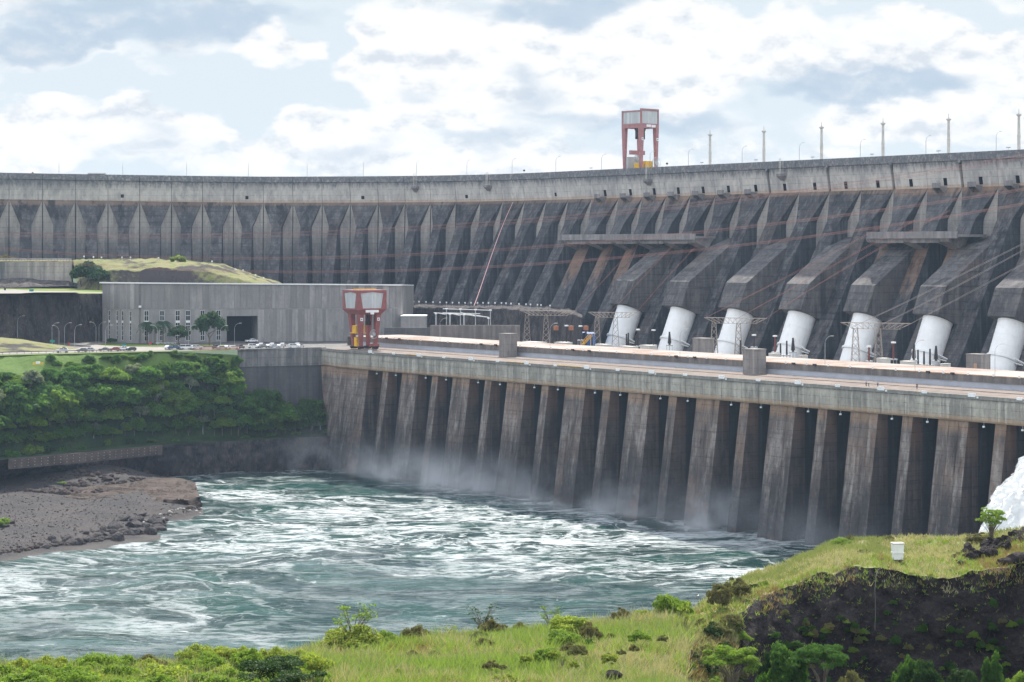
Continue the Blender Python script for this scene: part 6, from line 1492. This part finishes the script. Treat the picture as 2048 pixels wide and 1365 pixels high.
for k, (u, ff, sz) in enumerate(((20, -.03, 1.5), (60, -.03, 1.9), (85, -.02, 1.6), (120, -.02, 1.0), (165, -.02, .9), (215, 0, .9), (260, 0, .9), (300, 0, .8), (350, -.02, .8), (400, -.03, .7), (440, -.03, .8), (490, -.03, .7), (540, -.03, .8), (590, -.03, .8), (630, -.03, .9), (655, -.02, 1.0), (-20, -.03, 1.4))):
    p = bank_point(u, ff); plant('shrub', f'low green shrub along the bench path above the rock ledge, {ORD[(k + 1) % 17]} from the left', 'shrub', p, *SHRUB[k % 4], sz * .9, k, 'shrubs on the bench path')
# trees by the workshop
PALM = []
for q in range(2):
    rng = np.random.default_rng(q + 300); vs, fs = [], []
    for k in range(26):
        a = rng.random() * 6.28; L = 2.6 + rng.random() * .8; d0 = np.array([math.cos(a), math.sin(a), 0]); up0 = .9 - 1.5 * rng.random()
        pts = [np.array([0, 0, 6.6]) + d0 * L * t + np.array([0, 0, 1]) * (up0 * t * 1.5 - 2.4 * t * t) for t in np.linspace(0, 1, 7)]
        sd = np.array([-d0[1], d0[0], 0])
        for i_, (x, y) in enumerate(zip(pts[:-1], pts[1:])):
            for s in (-1, 1):
                for e in range(3):
                    o = x + (y - x) * e / 3; tip = o + sd * s * (.75 - .06 * i_) + np.array([0, 0, -.45]) + d0 * .25; i0 = len(vs); vs += [o, o + (y - x) * .28, tip]; fs.append((i0, i0 + 1, i0 + 2))
    cm = np_mesh('crown', vs, fs, M['leafblue']); b = MB(); b.tube([(0, 0, -.2), (0.1, 0, 3.2), (0, 0, 6.6)], [.24, .2, .16], 8); PALM.append((b.mesh('trunk', [M['bark']]), cm))
DARK = []
for q in range(2):
    cm, cs = crown_mesh('crown', 210 + q, 4.6, 4.6, 4.0, 5.2, 26, 3000, .45, M['leafblue']); DARK.append((trunk_mesh(q + 4, 3.0, .25, cs, 5), cm))
for u, v, t, s_, lab in ((294, 689, 'palm', 1.35, 'shaggy palm left of the pair before the workshop windows'), (310, 690, 'palm', 1.25, 'middle palm of the three in front of the workshop'), (326, 689, 'palm', 1.4, 'shaggy palm right of the trio before the workshop windows'),
                    (358, 691, 'dark', .92, 'round dark tree before the workshop, left of a taller one'), (420, 691, 'dark', 1.3, 'tall dark conical tree just left of the big doorway'), (577, 680, 'dark2', .95, 'slender green tree left of two in front of the plain workshop wall'), (616, 680, 'dark2', .8, 'smaller slender tree nearest the powerhouse roof')):
    p = G0(u, v, 45)
    if t == 'palm': plant('palm_tree', lab, 'palm', p, *PALM[int(u) % 2], s_, u)
    elif t == 'dark2': plant('lawn_tree', lab, 'tree', p, *PALM[int(u) % 2], s_ * 1.35, u) if False else plant('lawn_tree', lab, 'tree', p, *TREES[int(u) % 5], (s_ * .55, s_ * .55, s_ * 1.0), u)
    else: plant('lawn_tree', lab, 'tree', p, *DARK[int(u) % 2], (s_, s_, s_ * (1.15 if u > 400 else .95)), u)
p = P(225, 690, 922); plant('shrub', 'small round shrub on the lawn corner before the workshop', 'shrub', (p.x, p.y, 45), *SHRUB[2], .9)
for u, v, Y, s_, lab in ((180, 578, 995, 1.35, 'big dark green tree beside the pale retaining wall'), (162, 574, 1002, .95, 'lighter tree left of the big dark tree by the pale wall'), (198, 580, 990, 1.05, 'dark tree at the left corner of the workshop roof')):
    p = P(u, v, Y); plant('terrace_tree', lab, 'tree', p, *DARK[int(u) % 2], s_, u)
p = P(355, 528, 1010); plant('terrace_tree', 'small bright bush on top of the grassy mound before the dam', 'bush', p, *SHRUB[1], 1.3)
p = P(12, 523, 1034); plant('terrace_tree', 'bare brownish shrub on the terrace at far left below the dam', 'bush', p, *(trunk_mesh(3, 1.0, .1, [(1, 0, 2), (-1, 0, 2)], 2), crown_mesh('crown', 77, 4, 2.5, 1.6, 1.6, 14, 700, .3, M['leafolive'])[0]), 1.0)
for u, v, Y, s_ in ((20, 958, 0, 1.6), (75, 948, 0, 1.5), (135, 940, 0, 1.5), (100, 943, 0, 1.4), (0, 965, 0, 1.5), (50, 950, 0, 1.3), (160, 936, 0, 1.0), (5, 1052, 0, 1.3), (118, 945, 0, 1.2), (150, 938, 0, 1.1), (95, 950, 0, .9), (40, 962, 0, .8), (160, 985, 0, .7), (125, 975, 0, .6), (180, 984, 0, .5), (60, 955, 0, 1.0)):
    p = G0(u, v, 2); z = float(beach_z(np.array([p.x]), np.array([p.y]))[0]); plant('shrub', 'low yellow-green scrub growing among the stones of the beach', 'shrub', (p.x, p.y, z), *SHRUB[1], (s_, s_, s_ * .6), u, 'scrub on the beach')

# ------------------------------------------------------------------ foreground hill and bluff
SIL = [(-200, 1352), (0, 1346), (300, 1340), (500, 1334), (640, 1304), (800, 1288), (1000, 1268), (1200, 1252), (1330, 1236), (1385, 1240)]
SY = [165, 165, 168, 172, 190, 198, 203, 208, 212, 214]
far = [P(u, v, y) for (u, v), y in zip(SIL, SY)]
mid_ = [P(u, 1375, y) for u, y in ((-200, 150), (300, 150), (700, 152), (1000, 155), (1290, 160), (1370, 168))]
near = [P(u, 1560, 95) for u in (-300, 300, 900, 1500, 1700)]; front = [Vector((x, 20, 62)) for x in (-40, -10, 10, 30, 45)]
drop = [Vector((p.x * 1.06, p.y + 26, 30)) for p in far]; drop2 = [Vector((p.x * 1.2, p.y + 75, -3)) for p in far]
g1 = loft([front, near, mid_, far, drop, drop2], 240, [6, 16, 46, 14, 12]); g1 = rough(g1, 2, .55, 9, 101, 5); structure(grid_obj('hillside', g1, M['soil']))
TT = [P(*q) for q in ((1330, 1345, 204), (1385, 1290, 211), (1440, 1243, 217), (1500, 1212, 223), (1536, 1196, 226), (1590, 1168, 229), (1643, 1149, 231), (1700, 1139, 232), (1761, 1134, 232), (1811, 1151, 230), (1870, 1156, 229), (1911, 1154, 229), (1980, 1140, 228), (2048, 1129, 227), (2250, 1090, 225), (2700, 1060, 222))]
_t = polyline(TT, 400); _t[:, 2] += 1.1 * fbm(_t[:, 0] / 2.2, _t[:, 1] * 0, 711, 4); _t[:, 1] += 2.4 * fbm(_t[:, 0] / 3.0, _t[:, 1] * 0, 713, 4); TT = [Vector(q) for q in _t]
BB_ = [P(*q) for q in ((1300, 1420, 186), (1385, 1440, 194), (1440, 1470, 203), (1500, 1490, 211), (1536, 1500, 216), (1643, 1510, 222), (1761, 1510, 224), (1911, 1510, 222), (2048, 1510, 221), (2250, 1510, 219), (2700, 1510, 216))]
SS = [P(*q) for q in ((1335, 1262, 219), (1385, 1222, 226), (1440, 1174, 235), (1500, 1145, 243), (1560, 1130, 249), (1620, 1106, 254), (1655, 1086, 257), (1700, 1079, 258), (1800, 1078, 258), (1900, 1077, 258), (1960, 1074, 257), (2000, 1066, 254), (2048, 1056, 251), (2250, 1030, 248), (2700, 1000, 244))]
DD = [Vector((p.x * 1.03 - 3, p.y + 12, p.z - 12)) for p in SS]; DD2 = [Vector((p.x * 1.1 - 6, p.y + 45, -3)) for p in SS]
gb = loft([BB_, TT], 400, 60); 
gb[-1] = polyline(TT, 400)
gb = rough(gb, 1, 2.2, 6.5, 111, 5, True); gb = rough(gb, 1, 1.0, 1.6, 113, 4, True); structure(grid_obj('cliff', gb, M['basalt'], smooth=False))
gt = loft([TT, SS, DD, DD2], 400, [26, 10, 10]); gt = rough(gt, 2, .35, 5, 121, 4); structure(grid_obj('bluff', gt, M['soil']))
gully = [Vector((p.x, p.y - 22, 30)) for p in BB_]; structure(grid_obj('gully', rough(loft([gully, BB_], 80, 8), 2, .5, 5, 5), M['soil']))

def surf_points(g, n, rng, r0=0, r1=None, c0=0, c1=None):
    g = g[r0:r1, c0:c1]; a = g[:-1, :-1].reshape(-1, 3); b = g[:-1, 1:].reshape(-1, 3); c = g[1:, :-1].reshape(-1, 3); d = g[1:, 1:].reshape(-1, 3)
    ar = np.linalg.norm(np.cross(b - a, c - a), axis=1); k = rng.choice(len(a), n, p=ar / ar.sum()); s, t = rng.random((2, n, 1)); return a[k] * (1 - s) * (1 - t) + b[k] * s * (1 - t) + c[k] * (1 - s) * t + d[k] * s * t
def tufts(pts, rng, h, w, blades, lean=.45):
    n = len(pts) * blades; p = np.repeat(pts, blades, 0) + np.c_[rng.normal(size=(n, 2)) * .16, np.zeros(n)]; a = rng.random(n) * 6.28; hh = np.repeat(h * (.55 + .9 * rng.random(len(pts))), blades) * (.6 + .6 * rng.random(n))
    dx = np.c_[np.cos(a), np.sin(a), np.zeros(n)]; l = rng.normal(size=(n, 2)) * lean
    tip = p + np.c_[l * hh[:, None], hh]; v = np.stack([p - dx * w, p + dx * w, tip], 1).reshape(-1, 3); return v, np.arange(n * 3).reshape(-1, 3)
rng = np.random.default_rng(8)
def grass_layer(pts, kinds, sc_=1.0, name='grass', hs=None):
    nz = fbm(pts[:, 0] / 9, pts[:, 1] / 14, 201, 4) + rng.normal(size=len(pts)) * .06; lim = np.quantile(nz, np.cumsum([k[1] for k in kinds])[:-1]); idx = np.searchsorted(lim, nz)
    for q, (mk, fr, h, w, bl) in enumerate(kinds):
        pp_ = pts[idx == q]
        if len(pp_) == 0: continue
        v, f = tufts(pp_, rng, h * sc_, w, bl); o = link(name, np_mesh(name, v, f, M[mk])); tag(o, {'grassa': 'green grass', 'grassb': 'dry straw-coloured grass', 'grassc': 'bright green grass', 'grassd': 'reddish brown grass'}[mk] + LAB, 'grass', None, 'stuff')
LAB = ' growing on the near hillside in the foreground'
pts = np.r_[surf_points(g1, 34000, rng, 20, 74), surf_points(g1, 5000, rng, 66, 78)]
grass_layer(pts, [('grassd', .16, .45, .05, 5), ('grassb', .27, .55, .05, 5), ('grassa', .35, .6, .06, 5), ('grassc', .24, .75, .07, 6)])
LAB = ' in tall tussocks on the near hillside'
grass_layer(surf_points(g1, 2600, rng, 20, 74), [('grassc', .3, 1.0, .05, 16), ('grassb', .4, .95, .045, 14), ('grassa', .3, 1.0, .05, 14)])
LAB = ' covering the top of the rocky bluff'
pts = np.r_[surf_points(gt, 20000, rng, 0, 32), surf_points(gb, 1000, rng, 53, 61), surf_points(gb, 260, rng, 10, 55)]
grass_layer(pts, [('grassa', .44, .42, .05, 5), ('grassb', .36, .42, .05, 5), ('grassc', .15, .4, .05, 5), ('grassd', .05, .5, .05, 5)])
LAB = ' hanging on the left shoulder of the bluff'
pts = surf_points(gb, 5000, rng, 8, 60, 0, 85)
grass_layer(pts, [('grassd', .4, .55, .05, 5), ('grassb', .35, .6, .05, 5), ('grassa', .25, .55, .06, 5)])

def bush_mesh(seed, rx, ry, rz, mat, size=.16, n=2600, ncl=44, clump=.24): 
    cm, cs = crown_mesh('crown', seed, rx, ry, rz, rz * .42, ncl, n, size, mat, clump=clump); return trunk_mesh(seed, rz * .35, .06, cs, 7), cm
FB = {}
for q, k in enumerate(('leaflime', 'leafmid', 'leafolive', 'leafdark', 'leafc')):
    FB[k] = [bush_mesh(400 + 10 * q + w, 1.6, 1.5, 1.35, M[k], .075, 6500) for w in range(2)]
def airy(seed, h, mat, n=30, leaf=.10, per=13):      # thin stems that carry separate leaf clusters
    rnd_ = random.Random(seed); b = MB(); cs = []
    for k in range(n):
        a = rnd_.uniform(0, 6.28); r = rnd_.uniform(.25, .6) * h * .75; z = h * rnd_.uniform(.45, 1.0); e = (r * math.cos(a), r * math.sin(a), z); b.tube([(rnd_.uniform(-.1, .1), 0, 0), (e[0] * .35, e[1] * .35, z * .55), e], [.035, .024, .012], 4); cs.append(e)
    v, f = leaves(cs, [h * .11] * n, n * per, leaf, np.random.default_rng(seed), squash=.5); return b.mesh('trunk', [M['bark']]), np_mesh('crown', v, f, M[mat])
AIRY = {k: airy(500 + q, 3.0, k, per=(13, 13, 7)[q]) for q, k in enumerate(('leafmid', 'leaflime', 'leafdark'))}
def flat_tree(seed, h, rx, mat):
    rng_ = np.random.default_rng(seed); b = MB(); cs, rs = [], []
    for k in range(34):
        a = rng_.random() * 6.28; r = rx * (.25 + .75 * rng_.random()); cs.append((r * math.cos(a), r * math.sin(a) * .8, h * (.72 + .28 * rng_.random()) - r * .12)); rs.append(rx * (.14 + .14 * rng_.random()))
    for c in cs[:9]: b.tube([(0, 0, 0), (c[0] * .3, c[1] * .3, h * .45), c], [.12, .07, .02], 5)
    v, f = leaves(cs, rs, 9000, .085, rng_, up=.9, squash=.3); return b.mesh('trunk', [M['bark']]), np_mesh('crown', v, f, M[mat])
FLAT = {k: flat_tree(600 + q, 3.0, 2.9, k) for q, k in enumerate(('leafdark', 'leafmid', 'leafc'))}
def fg(u, vbase, Y, vtop, wide, kind, mat, label, name='bush', cat='bush', group=None, seed=0):
    """put a plant so that it stands at (u, vbase, Y), reaches vtop and is `wide` photo pixels across"""
    p = P(u, vbase, Y); m = Y / F; H = (vbase - vtop) * m; Wd = wide * m
    src, h0, w0 = {'bush': (FB, 1.55, 3.1), 'airy': (AIRY, 3.0, 3.6), 'flat': (FLAT, 3.0, 6.6)}[kind]
    t = src[mat]; t = t[seed % 2] if isinstance(t, list) else t
    return plant(name, label, cat, (p.x, p.y, p.z - .1 - (.12 * H if kind == 'bush' else 0)), *t, (Wd / w0, Wd / w0, H / h0), seed * 1.7, group)
for q, (u, vb, Y, vt, w, m) in enumerate(((-15, 1375, 150, 1312, 110, 'leafmid'), (45, 1362, 158, 1308, 90, 'leafmid'), (105, 1360, 160, 1306, 95, 'leaflime'), (150, 1385, 146, 1325, 120, 'leafmid'), (185, 1352, 165, 1292, 100, 'leafmid'), (240, 1356, 163, 1300, 105, 'leafmid'), (300, 1352, 165, 1302, 90, 'leafolive'),
                                      (330, 1380, 148, 1318, 130, 'leaflime'), (385, 1348, 168, 1284, 95, 'leaflime'), (440, 1350, 168, 1280, 110, 'leaflime'), (490, 1346, 170, 1286, 80, 'leaflime'), (550, 1340, 172, 1298, 90, 'leaflime'), (600, 1335, 174, 1296, 80, 'leaflime'), (40, 1395, 140, 1335, 150, 'leafmid'), (430, 1385, 145, 1335, 120, 'leafmid'), (250, 1400, 138, 1345, 130, 'leafmid'), (640, 1330, 178, 1302, 60, 'leafmid'))):
    fg(u, vb, Y, vt, w, 'bush', m, f'leafy {"lime" if m == "leaflime" else "olive" if m == "leafolive" else "green"} bush in the thicket at lower left, {ORD[[0,2,3,4,5,6,8,9,10,11,13,14,15,1,12,7,16][q]]} from the left', group='thicket bushes at lower left', seed=q)
for q in range(58):
    u = rnd.uniform(-40, 650); f = rnd.random(); vb = 1352 + 50 * f - (16 if u > 480 else 0) * (1 - f); Y = 164 - 24 * f; m = rnd.choice(('leafmid', 'leaflime', 'leafmid', 'leafmid', 'leaflime')); h = rnd.uniform(34, 64)
    p = P(u, vb, Y); k_ = Y / F; t = FB[m][q % 2]; plant('bush', 'leafy bush merging into the lime green thicket at lower left', 'bush', (p.x, p.y, p.z - .2), *t, (h * 1.5 * k_ / 3.1, h * 1.5 * k_ / 3.1, h * k_ / 1.65), q, 'undergrowth of the lower left thicket')
for q in range(30):
    u = rnd.uniform(650, 1330); f = rnd.random(); vb = 1296 - (u - 650) * .06 + f * 70; Y = 196 - 42 * f; k_ = Y / F; m = rnd.choice(('leafolive', 'leafmid', 'leafolive', 'leafc', 'leaflime')); h = rnd.uniform(10, 26); p = P(u, vb, Y)
    plant('bush', 'small weedy bush scattered in the meadow grass', 'bush', (p.x, p.y, p.z - .25), None, FB[m][q % 2][1], (h * 1.9 * k_ / 3.1, h * 1.9 * k_ / 3.1, h * k_ / 1.5), q, 'small bushes in the meadow')
fg(560, 1420, 136, 1318, 225, 'flat', 'leafdark', 'dark flat-topped tree at the bottom edge left of the middle', 'flat_tree', 'tree', seed=1)
for q, a in enumerate(((700, 1303, 188, 1245, 150, 'bush', 'leaflime', 'big lime bush with a tall airy shrub rising out of it'), (705, 1290, 189, 1208, 110, 'airy', 'leafmid', 'tall airy shrub with drooping leaf clusters above the lime bush'), (770, 1288, 194, 1256, 60, 'bush', 'leafmid', 'small fresh green bush right of the big lime bush'),
                       (832, 1282, 197, 1246, 70, 'bush', 'leafolive', 'thin olive bush between the lime bush and the airy tree'), (893, 1276, 200, 1252, 60, 'airy', 'leaflime', 'low pale lime plant at the meadow edge'), (965, 1268, 203, 1209, 95, 'airy', 'leafdark', 'small dark spreading tree at the meadow edge against the water'), (985, 1272, 201, 1233, 65, 'bush', 'leafolive', 'bare olive bush under the small dark spreading tree'),
                       (1040, 1268, 203, 1240, 40, 'bush', 'leafolive', 'small grey-green bush left of the tall reeds'), (1100, 1258, 205, 1212, 60, 'airy', 'leafmid', 'thin leggy plant left of the bright reeds'), (1140, 1275, 196, 1222, 95, 'bush', 'leaflime', 'bright lime reeds and bush in the meadow centre'), (1130, 1290, 186, 1252, 80, 'bush', 'leafmid', 'green tussock in front of the bright lime reeds'), (1180, 1280, 190, 1238, 50, 'bush', 'leafolive', 'dull olive bush right of the bright lime reeds'),
                       (1243, 1240, 208, 1212, 45, 'bush', 'leafolive', 'small olive bush at the meadow edge before the water'), (1283, 1234, 210, 1215, 35, 'bush', 'leaflime', 'tiny lime bush at the meadow edge'), (1345, 1238, 212, 1178, 90, 'bush', 'leafmid', 'rounded fresh green bush at the foot of the bluff'), 
                       (1365, 1285, 200, 1205, 40, 'airy', 'leaflime', 'slender plant with lime top beside the bluff shoulder'), (1090, 1320, 170, 1290, 60, 'bush', 'leafmid', 'round green tussock low in the meadow'), (1125, 1335, 166, 1300, 30, 'airy', 'leafmid', 'sapling with thin trunk in the meadow'),
                       (1010, 1375, 152, 1342, 70, 'bush', 'leaflime', 'yellow-green bush at the bottom edge of the meadow'), (1440, 1212, 222, 1160, 55, 'bush', 'leafolive', 'dry olive bush high on the bluff shoulder'), (1475, 1190, 228, 1150, 60, 'bush', 'leafolive', 'brown scrub bush at the top of the bluff shoulder'))):
    fg(*a, name='shrub' if a[5] == 'airy' else 'bush', seed=q)
for q, a in enumerate(((1465, 1392, 186, 1292, 150, 'flat', 'leafmid', 'umbrella-shaped light green tree at the bottom edge below the bluff'), (1575, 1405, 200, 1282, 120, 'bush', 'leafc', 'branching green bush left of the cliff middle at the bottom edge'), (1645, 1400, 198, 1288, 135, 'flat', 'leafc', 'spreading green tree with visible limbs at the foot of the cliff'),
                       (1545, 1395, 204, 1290, 80, 'bush', 'leafdark', 'dark bush in the corner under the cliff'), (1815, 1395, 208, 1300, 70, 'bush', 'leafc', 'tall dark green bush at the foot of the cliff, right of the hose'), (1850, 1395, 206, 1310, 80, 'bush', 'leafdark', 'dark green bush at the foot of the cliff, right of the hose'),
                       (1930, 1400, 205, 1330, 90, 'bush', 'leafdark', 'dark bush at the bottom edge near the right corner'), (1985, 1385, 207, 1300, 50, 'bush', 'leafc', 'thin climbing plant on the cliff near the right edge'), (2035, 1400, 204, 1330, 60, 'bush', 'leafmid', 'green bush in the lower right corner'), (1700, 1400, 204, 1330, 70, 'bush', 'leafolive', 'olive bush at the foot of the cliff middle'))):
    fg(*a, name='tree' if a[5] == 'flat' else 'bush', cat='tree' if a[5] == 'flat' else 'bush', seed=q)
for q in range(150):
    k = surf_points(gb, 1, rng, 6, 52, 85, 260)[0] if q < 50 else surf_points(gb, 1, rng, 8, 44, 140, 262)[0]; p = Vector(k); m = rnd.choice(('leafmid', 'leafolive', 'leafdark', 'leafc', 'leafc')); s_ = rnd.uniform(.15, .5)
    plant('cliff_plant', 'small leafy plant clinging to the dark cliff face', 'plant', (p.x, p.y - .5, p.z), None, FB[m][q % 2][1], (s_ * rnd.uniform(.7, 1.2), s_ * .8, s_ * rnd.uniform(.7, 1.6)), q, 'plants clinging to the cliff')
p = P(1983, 1083, 247); plant('small_tree', 'small umbrella-crowned tree on the bluff in front of the white spray', 'tree', p, *airy(660, 3.4, 'leafmid', 46, .11, 40), 1.05)
for q, (u, vb, Y, vt, w, lab) in enumerate(((1955, 1083, 250, 1062, 60, 'grey-green bush at the foot of the umbrella tree'), (1918, 1118, 240, 1100, 34, 'round grey-green cushion bush on the bluff grass'), (1685, 1092, 254, 1072, 50, 'yellow-green bush at the left end of the bluff top'), (1780, 1082, 256, 1068, 22, 'tiny upright plant on the skyline of the bluff'), (1700, 1082, 256, 1066, 18, 'small spindly plant at the left skyline of the bluff'), (1725, 1110, 245, 1095, 40, 'low pale bush on the bluff grass left of the white box'))):
    fg(u, vb, Y, vt, w, 'bush', 'leafolive' if q != 2 else 'leafmid', lab, seed=q)
for q in range(64):
    if q < 40: p = Vector(surf_points(gb, 1, rng, 14, 60, 0, 92)[0])
    else: p = Vector(surf_points(gt, 1, rng, 0, 26, 0, 120)[0])
    m = rnd.choice(('leafolive', 'leafolive', 'leafmid', 'leafdark', 'leafolive')); s_ = rnd.uniform(.35, .85) * (1 if q < 40 else .6)
    plant('scrub_bush', 'olive or green scrub bush on the overgrown left shoulder of the bluff', 'bush', (p.x, p.y - .4, p.z - .2), *FB[m][q % 2], (s_, s_, s_ * rnd.uniform(.7, 1.1)), q, 'scrub on the bluff shoulder')
wv = []
for g_, nn, a_, b_ in ((g1, 900, 24, 74), (gt, 260, 0, 30), (gb, 420, 10, 60)):
    pts = surf_points(g_, nn, rng, a_, b_); v, f = leaves(pts + np.array([0, 0, .15]), .12 + .4 * rng.random(nn) ** 2, nn * 34, .07, rng, squash=.8); wv.append(v)
v = np.concatenate(wv); nq = len(v) // 4; tag(link('weeds', np_mesh('weeds', v, np.arange(nq * 4).reshape(-1, 4), [M['leafolive'], M['leafmid'], M['leafdark'], M['leaflime']], rng.choice(4, nq, p=[.4, .3, .15, .15]))), 'low leafy weeds scattered through the foreground grass', 'weeds', None, 'stuff')
# dark rubble heap at the right end of the bluff
BR = [rock_mesh(q + 60, M['basalt']) for q in range(4)]
for k in range(62):
    f = rnd.random(); u = 1908 + 145 * f + rnd.gauss(0, 6); v = np.interp(u, [1900, 1960, 2060], [1132, 1098, 1066]) + rnd.gauss(0, 7); Y = np.interp(u, [1900, 2060], [236, 247]) - (v - np.interp(u, [1900, 1960, 2060], [1132, 1098, 1066])) * .35
    p = P(u, v, Y); o = link('boulder', rnd.choice(BR)); s_ = rnd.uniform(.25, .75); o.location = p; o.scale = (s_ * 1.2, s_, s_ * .9); o.rotation_euler = (rnd.random(), rnd.random(), rnd.random() * 6); tag(o, 'dark brown rock in the rubble bank at the right end of the bluff', 'rock', 'rubble on the bluff')
for k, (u, v, s_) in enumerate(((2015, 1124, 1.0), (2035, 1120, 1.3), (2045, 1135, 1.1), (1225, 1350, .55))):
    p = P(u, v, 229 if u > 1500 else 156); o = link('boulder', BR[k % 4]); o.location = p; o.scale = (s_ * 1.4, s_, s_ * .8); tag(o, ['dark rock at the cliff edge near the right border, smallest of three', 'largest dark rock at the cliff edge near the right border', 'lowest dark rock at the cliff edge at the right border', 'dark stone lying in the bright grass at the bottom'][k], 'rock')
# white marker box and hose
p = P(1795, 1119, 239); r = thing('marker_box', 'white two-tier box standing alone on the grassy bluff', 'box', p, .12)
b = MB(); b.box(-.50, .50, -.42, .42, 0, .72); b.box(-.58, .58, -.5, .5, .66, .78); b.build('plinth', M['white'], r); b = MB(); b.hexa([(-.52, -.45, .78), (.52, -.45, .78), (.52, .45, .78), (-.52, .45, .78), (-.58, -.5, 1.62), (.58, -.5, 1.62), (.58, .5, 1.62), (-.58, .5, 1.62)]); b.build('body', M['white'], r)
b = MB(); b.box(-.62, .62, -.54, .54, 1.62, 1.74); b.build('lid', M['pale'], r)
b = MB(); b.tube([P(1762, 1136, 230.6), P(1756, 1141, 229.6), P(1752, 1152, 228.4), P(1750, 1180, 226.5), P(1751, 1220, 224.5), P(1750, 1262, 222.5)], .05, 6)
tag(b.build('hose', M['rubber']), 'black hose hanging down the dark cliff below the white box', 'hose')

# ------------------------------------------------------------------ spillway jet, mist and air
def spray_fn(g):
    n = g.noise(g.pos(.35, .35, .16), 1.0, 8.0, .7, .6); d = g.n('ShaderNodeBsdfDiffuse'); g.put(d.inputs[0], (0.93, 0.94, 0.95)); t = g.n('ShaderNodeBsdfTranslucent'); g.put(t.inputs[0], (0.93, 0.94, 0.95)); x = g.n('ShaderNodeMixShader'); x.inputs[0].default_value = .55; g.put(x.inputs[1], d.outputs[0]); g.put(x.inputs[2], t.outputs[0])
    lw = g.n('ShaderNodeLayerWeight'); lw.inputs[0].default_value = .4; tr = g.n('ShaderNodeBsdfTransparent'); y = g.n('ShaderNodeMixShader'); g.put(y.inputs[0], g.mr(g.m('ADD', lw.outputs['Facing'], g.m('MULTIPLY', g.m('SUBTRACT', n, .5), 1.3)), .22, .92)); g.put(y.inputs[1], x.outputs[0]); g.put(y.inputs[2], tr.outputs[0]); g.out(y.outputs[0])
M['spray'] = material('spray_water', spray_fn)
def spray():
    Y = 540; c = P(2076, 1100, Y); n, m = 150, 140; g = np.zeros((n, m + 1, 3))
    for a in range(n):
        f = a / (n - 1); R = 20 * (1 - f ** 1.9) ** .6 + .01; z = 49 * f - 2
        for b_ in range(m + 1):
            an = 2 * math.pi * b_ / m; g[a, b_] = (c.x + 12 * f + R * math.cos(an), Y + R * .8 * math.sin(an), z)
    an = np.linspace(0, 2 * np.pi, m + 1)[None, :].repeat(n, 0); cx_, sx_ = np.cos(an), np.sin(an)
    d = 3.2 * fbm(cx_ * 2 + g[..., 2] / 9, sx_ * 2 + g[..., 2] / 7, 7, 4) + 2.0 * fbm(cx_ * 20 + g[..., 2], sx_ * 20 + g[..., 2] * .5, 19, 3) + 2.2 * fbm(cx_ * 8 + g[..., 2] / 3, sx_ * 8 + g[..., 2] / 3, 9, 4); d[:, -1] = d[:, 0]
    g[..., 0] += d * cx_; g[..., 1] += d * sx_; o = grid_obj('spillway_jet', g, M['spray']); tag(o, 'white plume of spillway water bursting up at the right edge', 'spray', None, 'stuff')
spray()
def mist_fn(g):
    x = g.n('ShaderNodeTexCoord').outputs['Object']; sp = g.n('ShaderNodeSeparateXYZ'); g.put(sp.inputs[0], x)
    n = g.noise(g.vm('MULTIPLY', x, (.045, .06, .05)), 1.0, 5.0, .6, .8)
    zf = g.mr(sp.outputs[2], 26.0, 0.0, 0.0, 1.0); yf = g.m('MULTIPLY', g.mr(sp.outputs[1], -34.0, -10.0), g.mr(sp.outputs[1], 20.0, 8.0)); xf = g.m('MULTIPLY', g.mr(sp.outputs[0], -60.0, -30.0), g.mr(sp.outputs[0], 300.0, 200.0))
    xf = g.m('MULTIPLY', xf, g.mr(sp.outputs[0], 150.0, 250.0, 1.0, .45))
    zz = g.m('POWER', zf, 3.2); d = g.m('MULTIPLY', g.m('MULTIPLY', g.m('MULTIPLY', zz, yf), xf), g.mr(n, .44, .66, .0, 1.0))
    v = g.n('ShaderNodeVolumePrincipled'); g.put(v.inputs['Color'], (0.78, 0.87, 1.0)); g.put(v.inputs['Density'], g.m('MULTIPLY', d, MIST)); v.inputs['Anisotropy'].default_value = 0.3; g.out(None, v.outputs[0])
MIST = 0.06
mm = material('mist_vapour', mist_fn)
b = MB(); b.box(-62, 300, -36, 20.5, .9, 27); o = b.build('mist', mm); o.location = (OX, OY, 0); o.rotation_euler = (0, 0, -TH); tag(o, 'pale mist drifting over the water along the feet of the piers', 'mist', None, 'stuff')
HAZE = 0.000045
def haze_fn(g):
    v = g.n('ShaderNodeVolumePrincipled'); g.put(v.inputs['Color'], (0.55, 0.74, 1.0)); v.inputs['Density'].default_value = HAZE; v.inputs['Anisotropy'].default_value = 0.2; g.out(None, v.outputs[0])
hm = material('haze_air', haze_fn)
if HAZE > 0:
    b = MB(); b.box(-1500, 1500, -60, 1900, -7, 150); o = b.build('haze', hm); tag(o, 'thin bluish haze filling the air over the river and dam', 'haze', None, 'stuff')
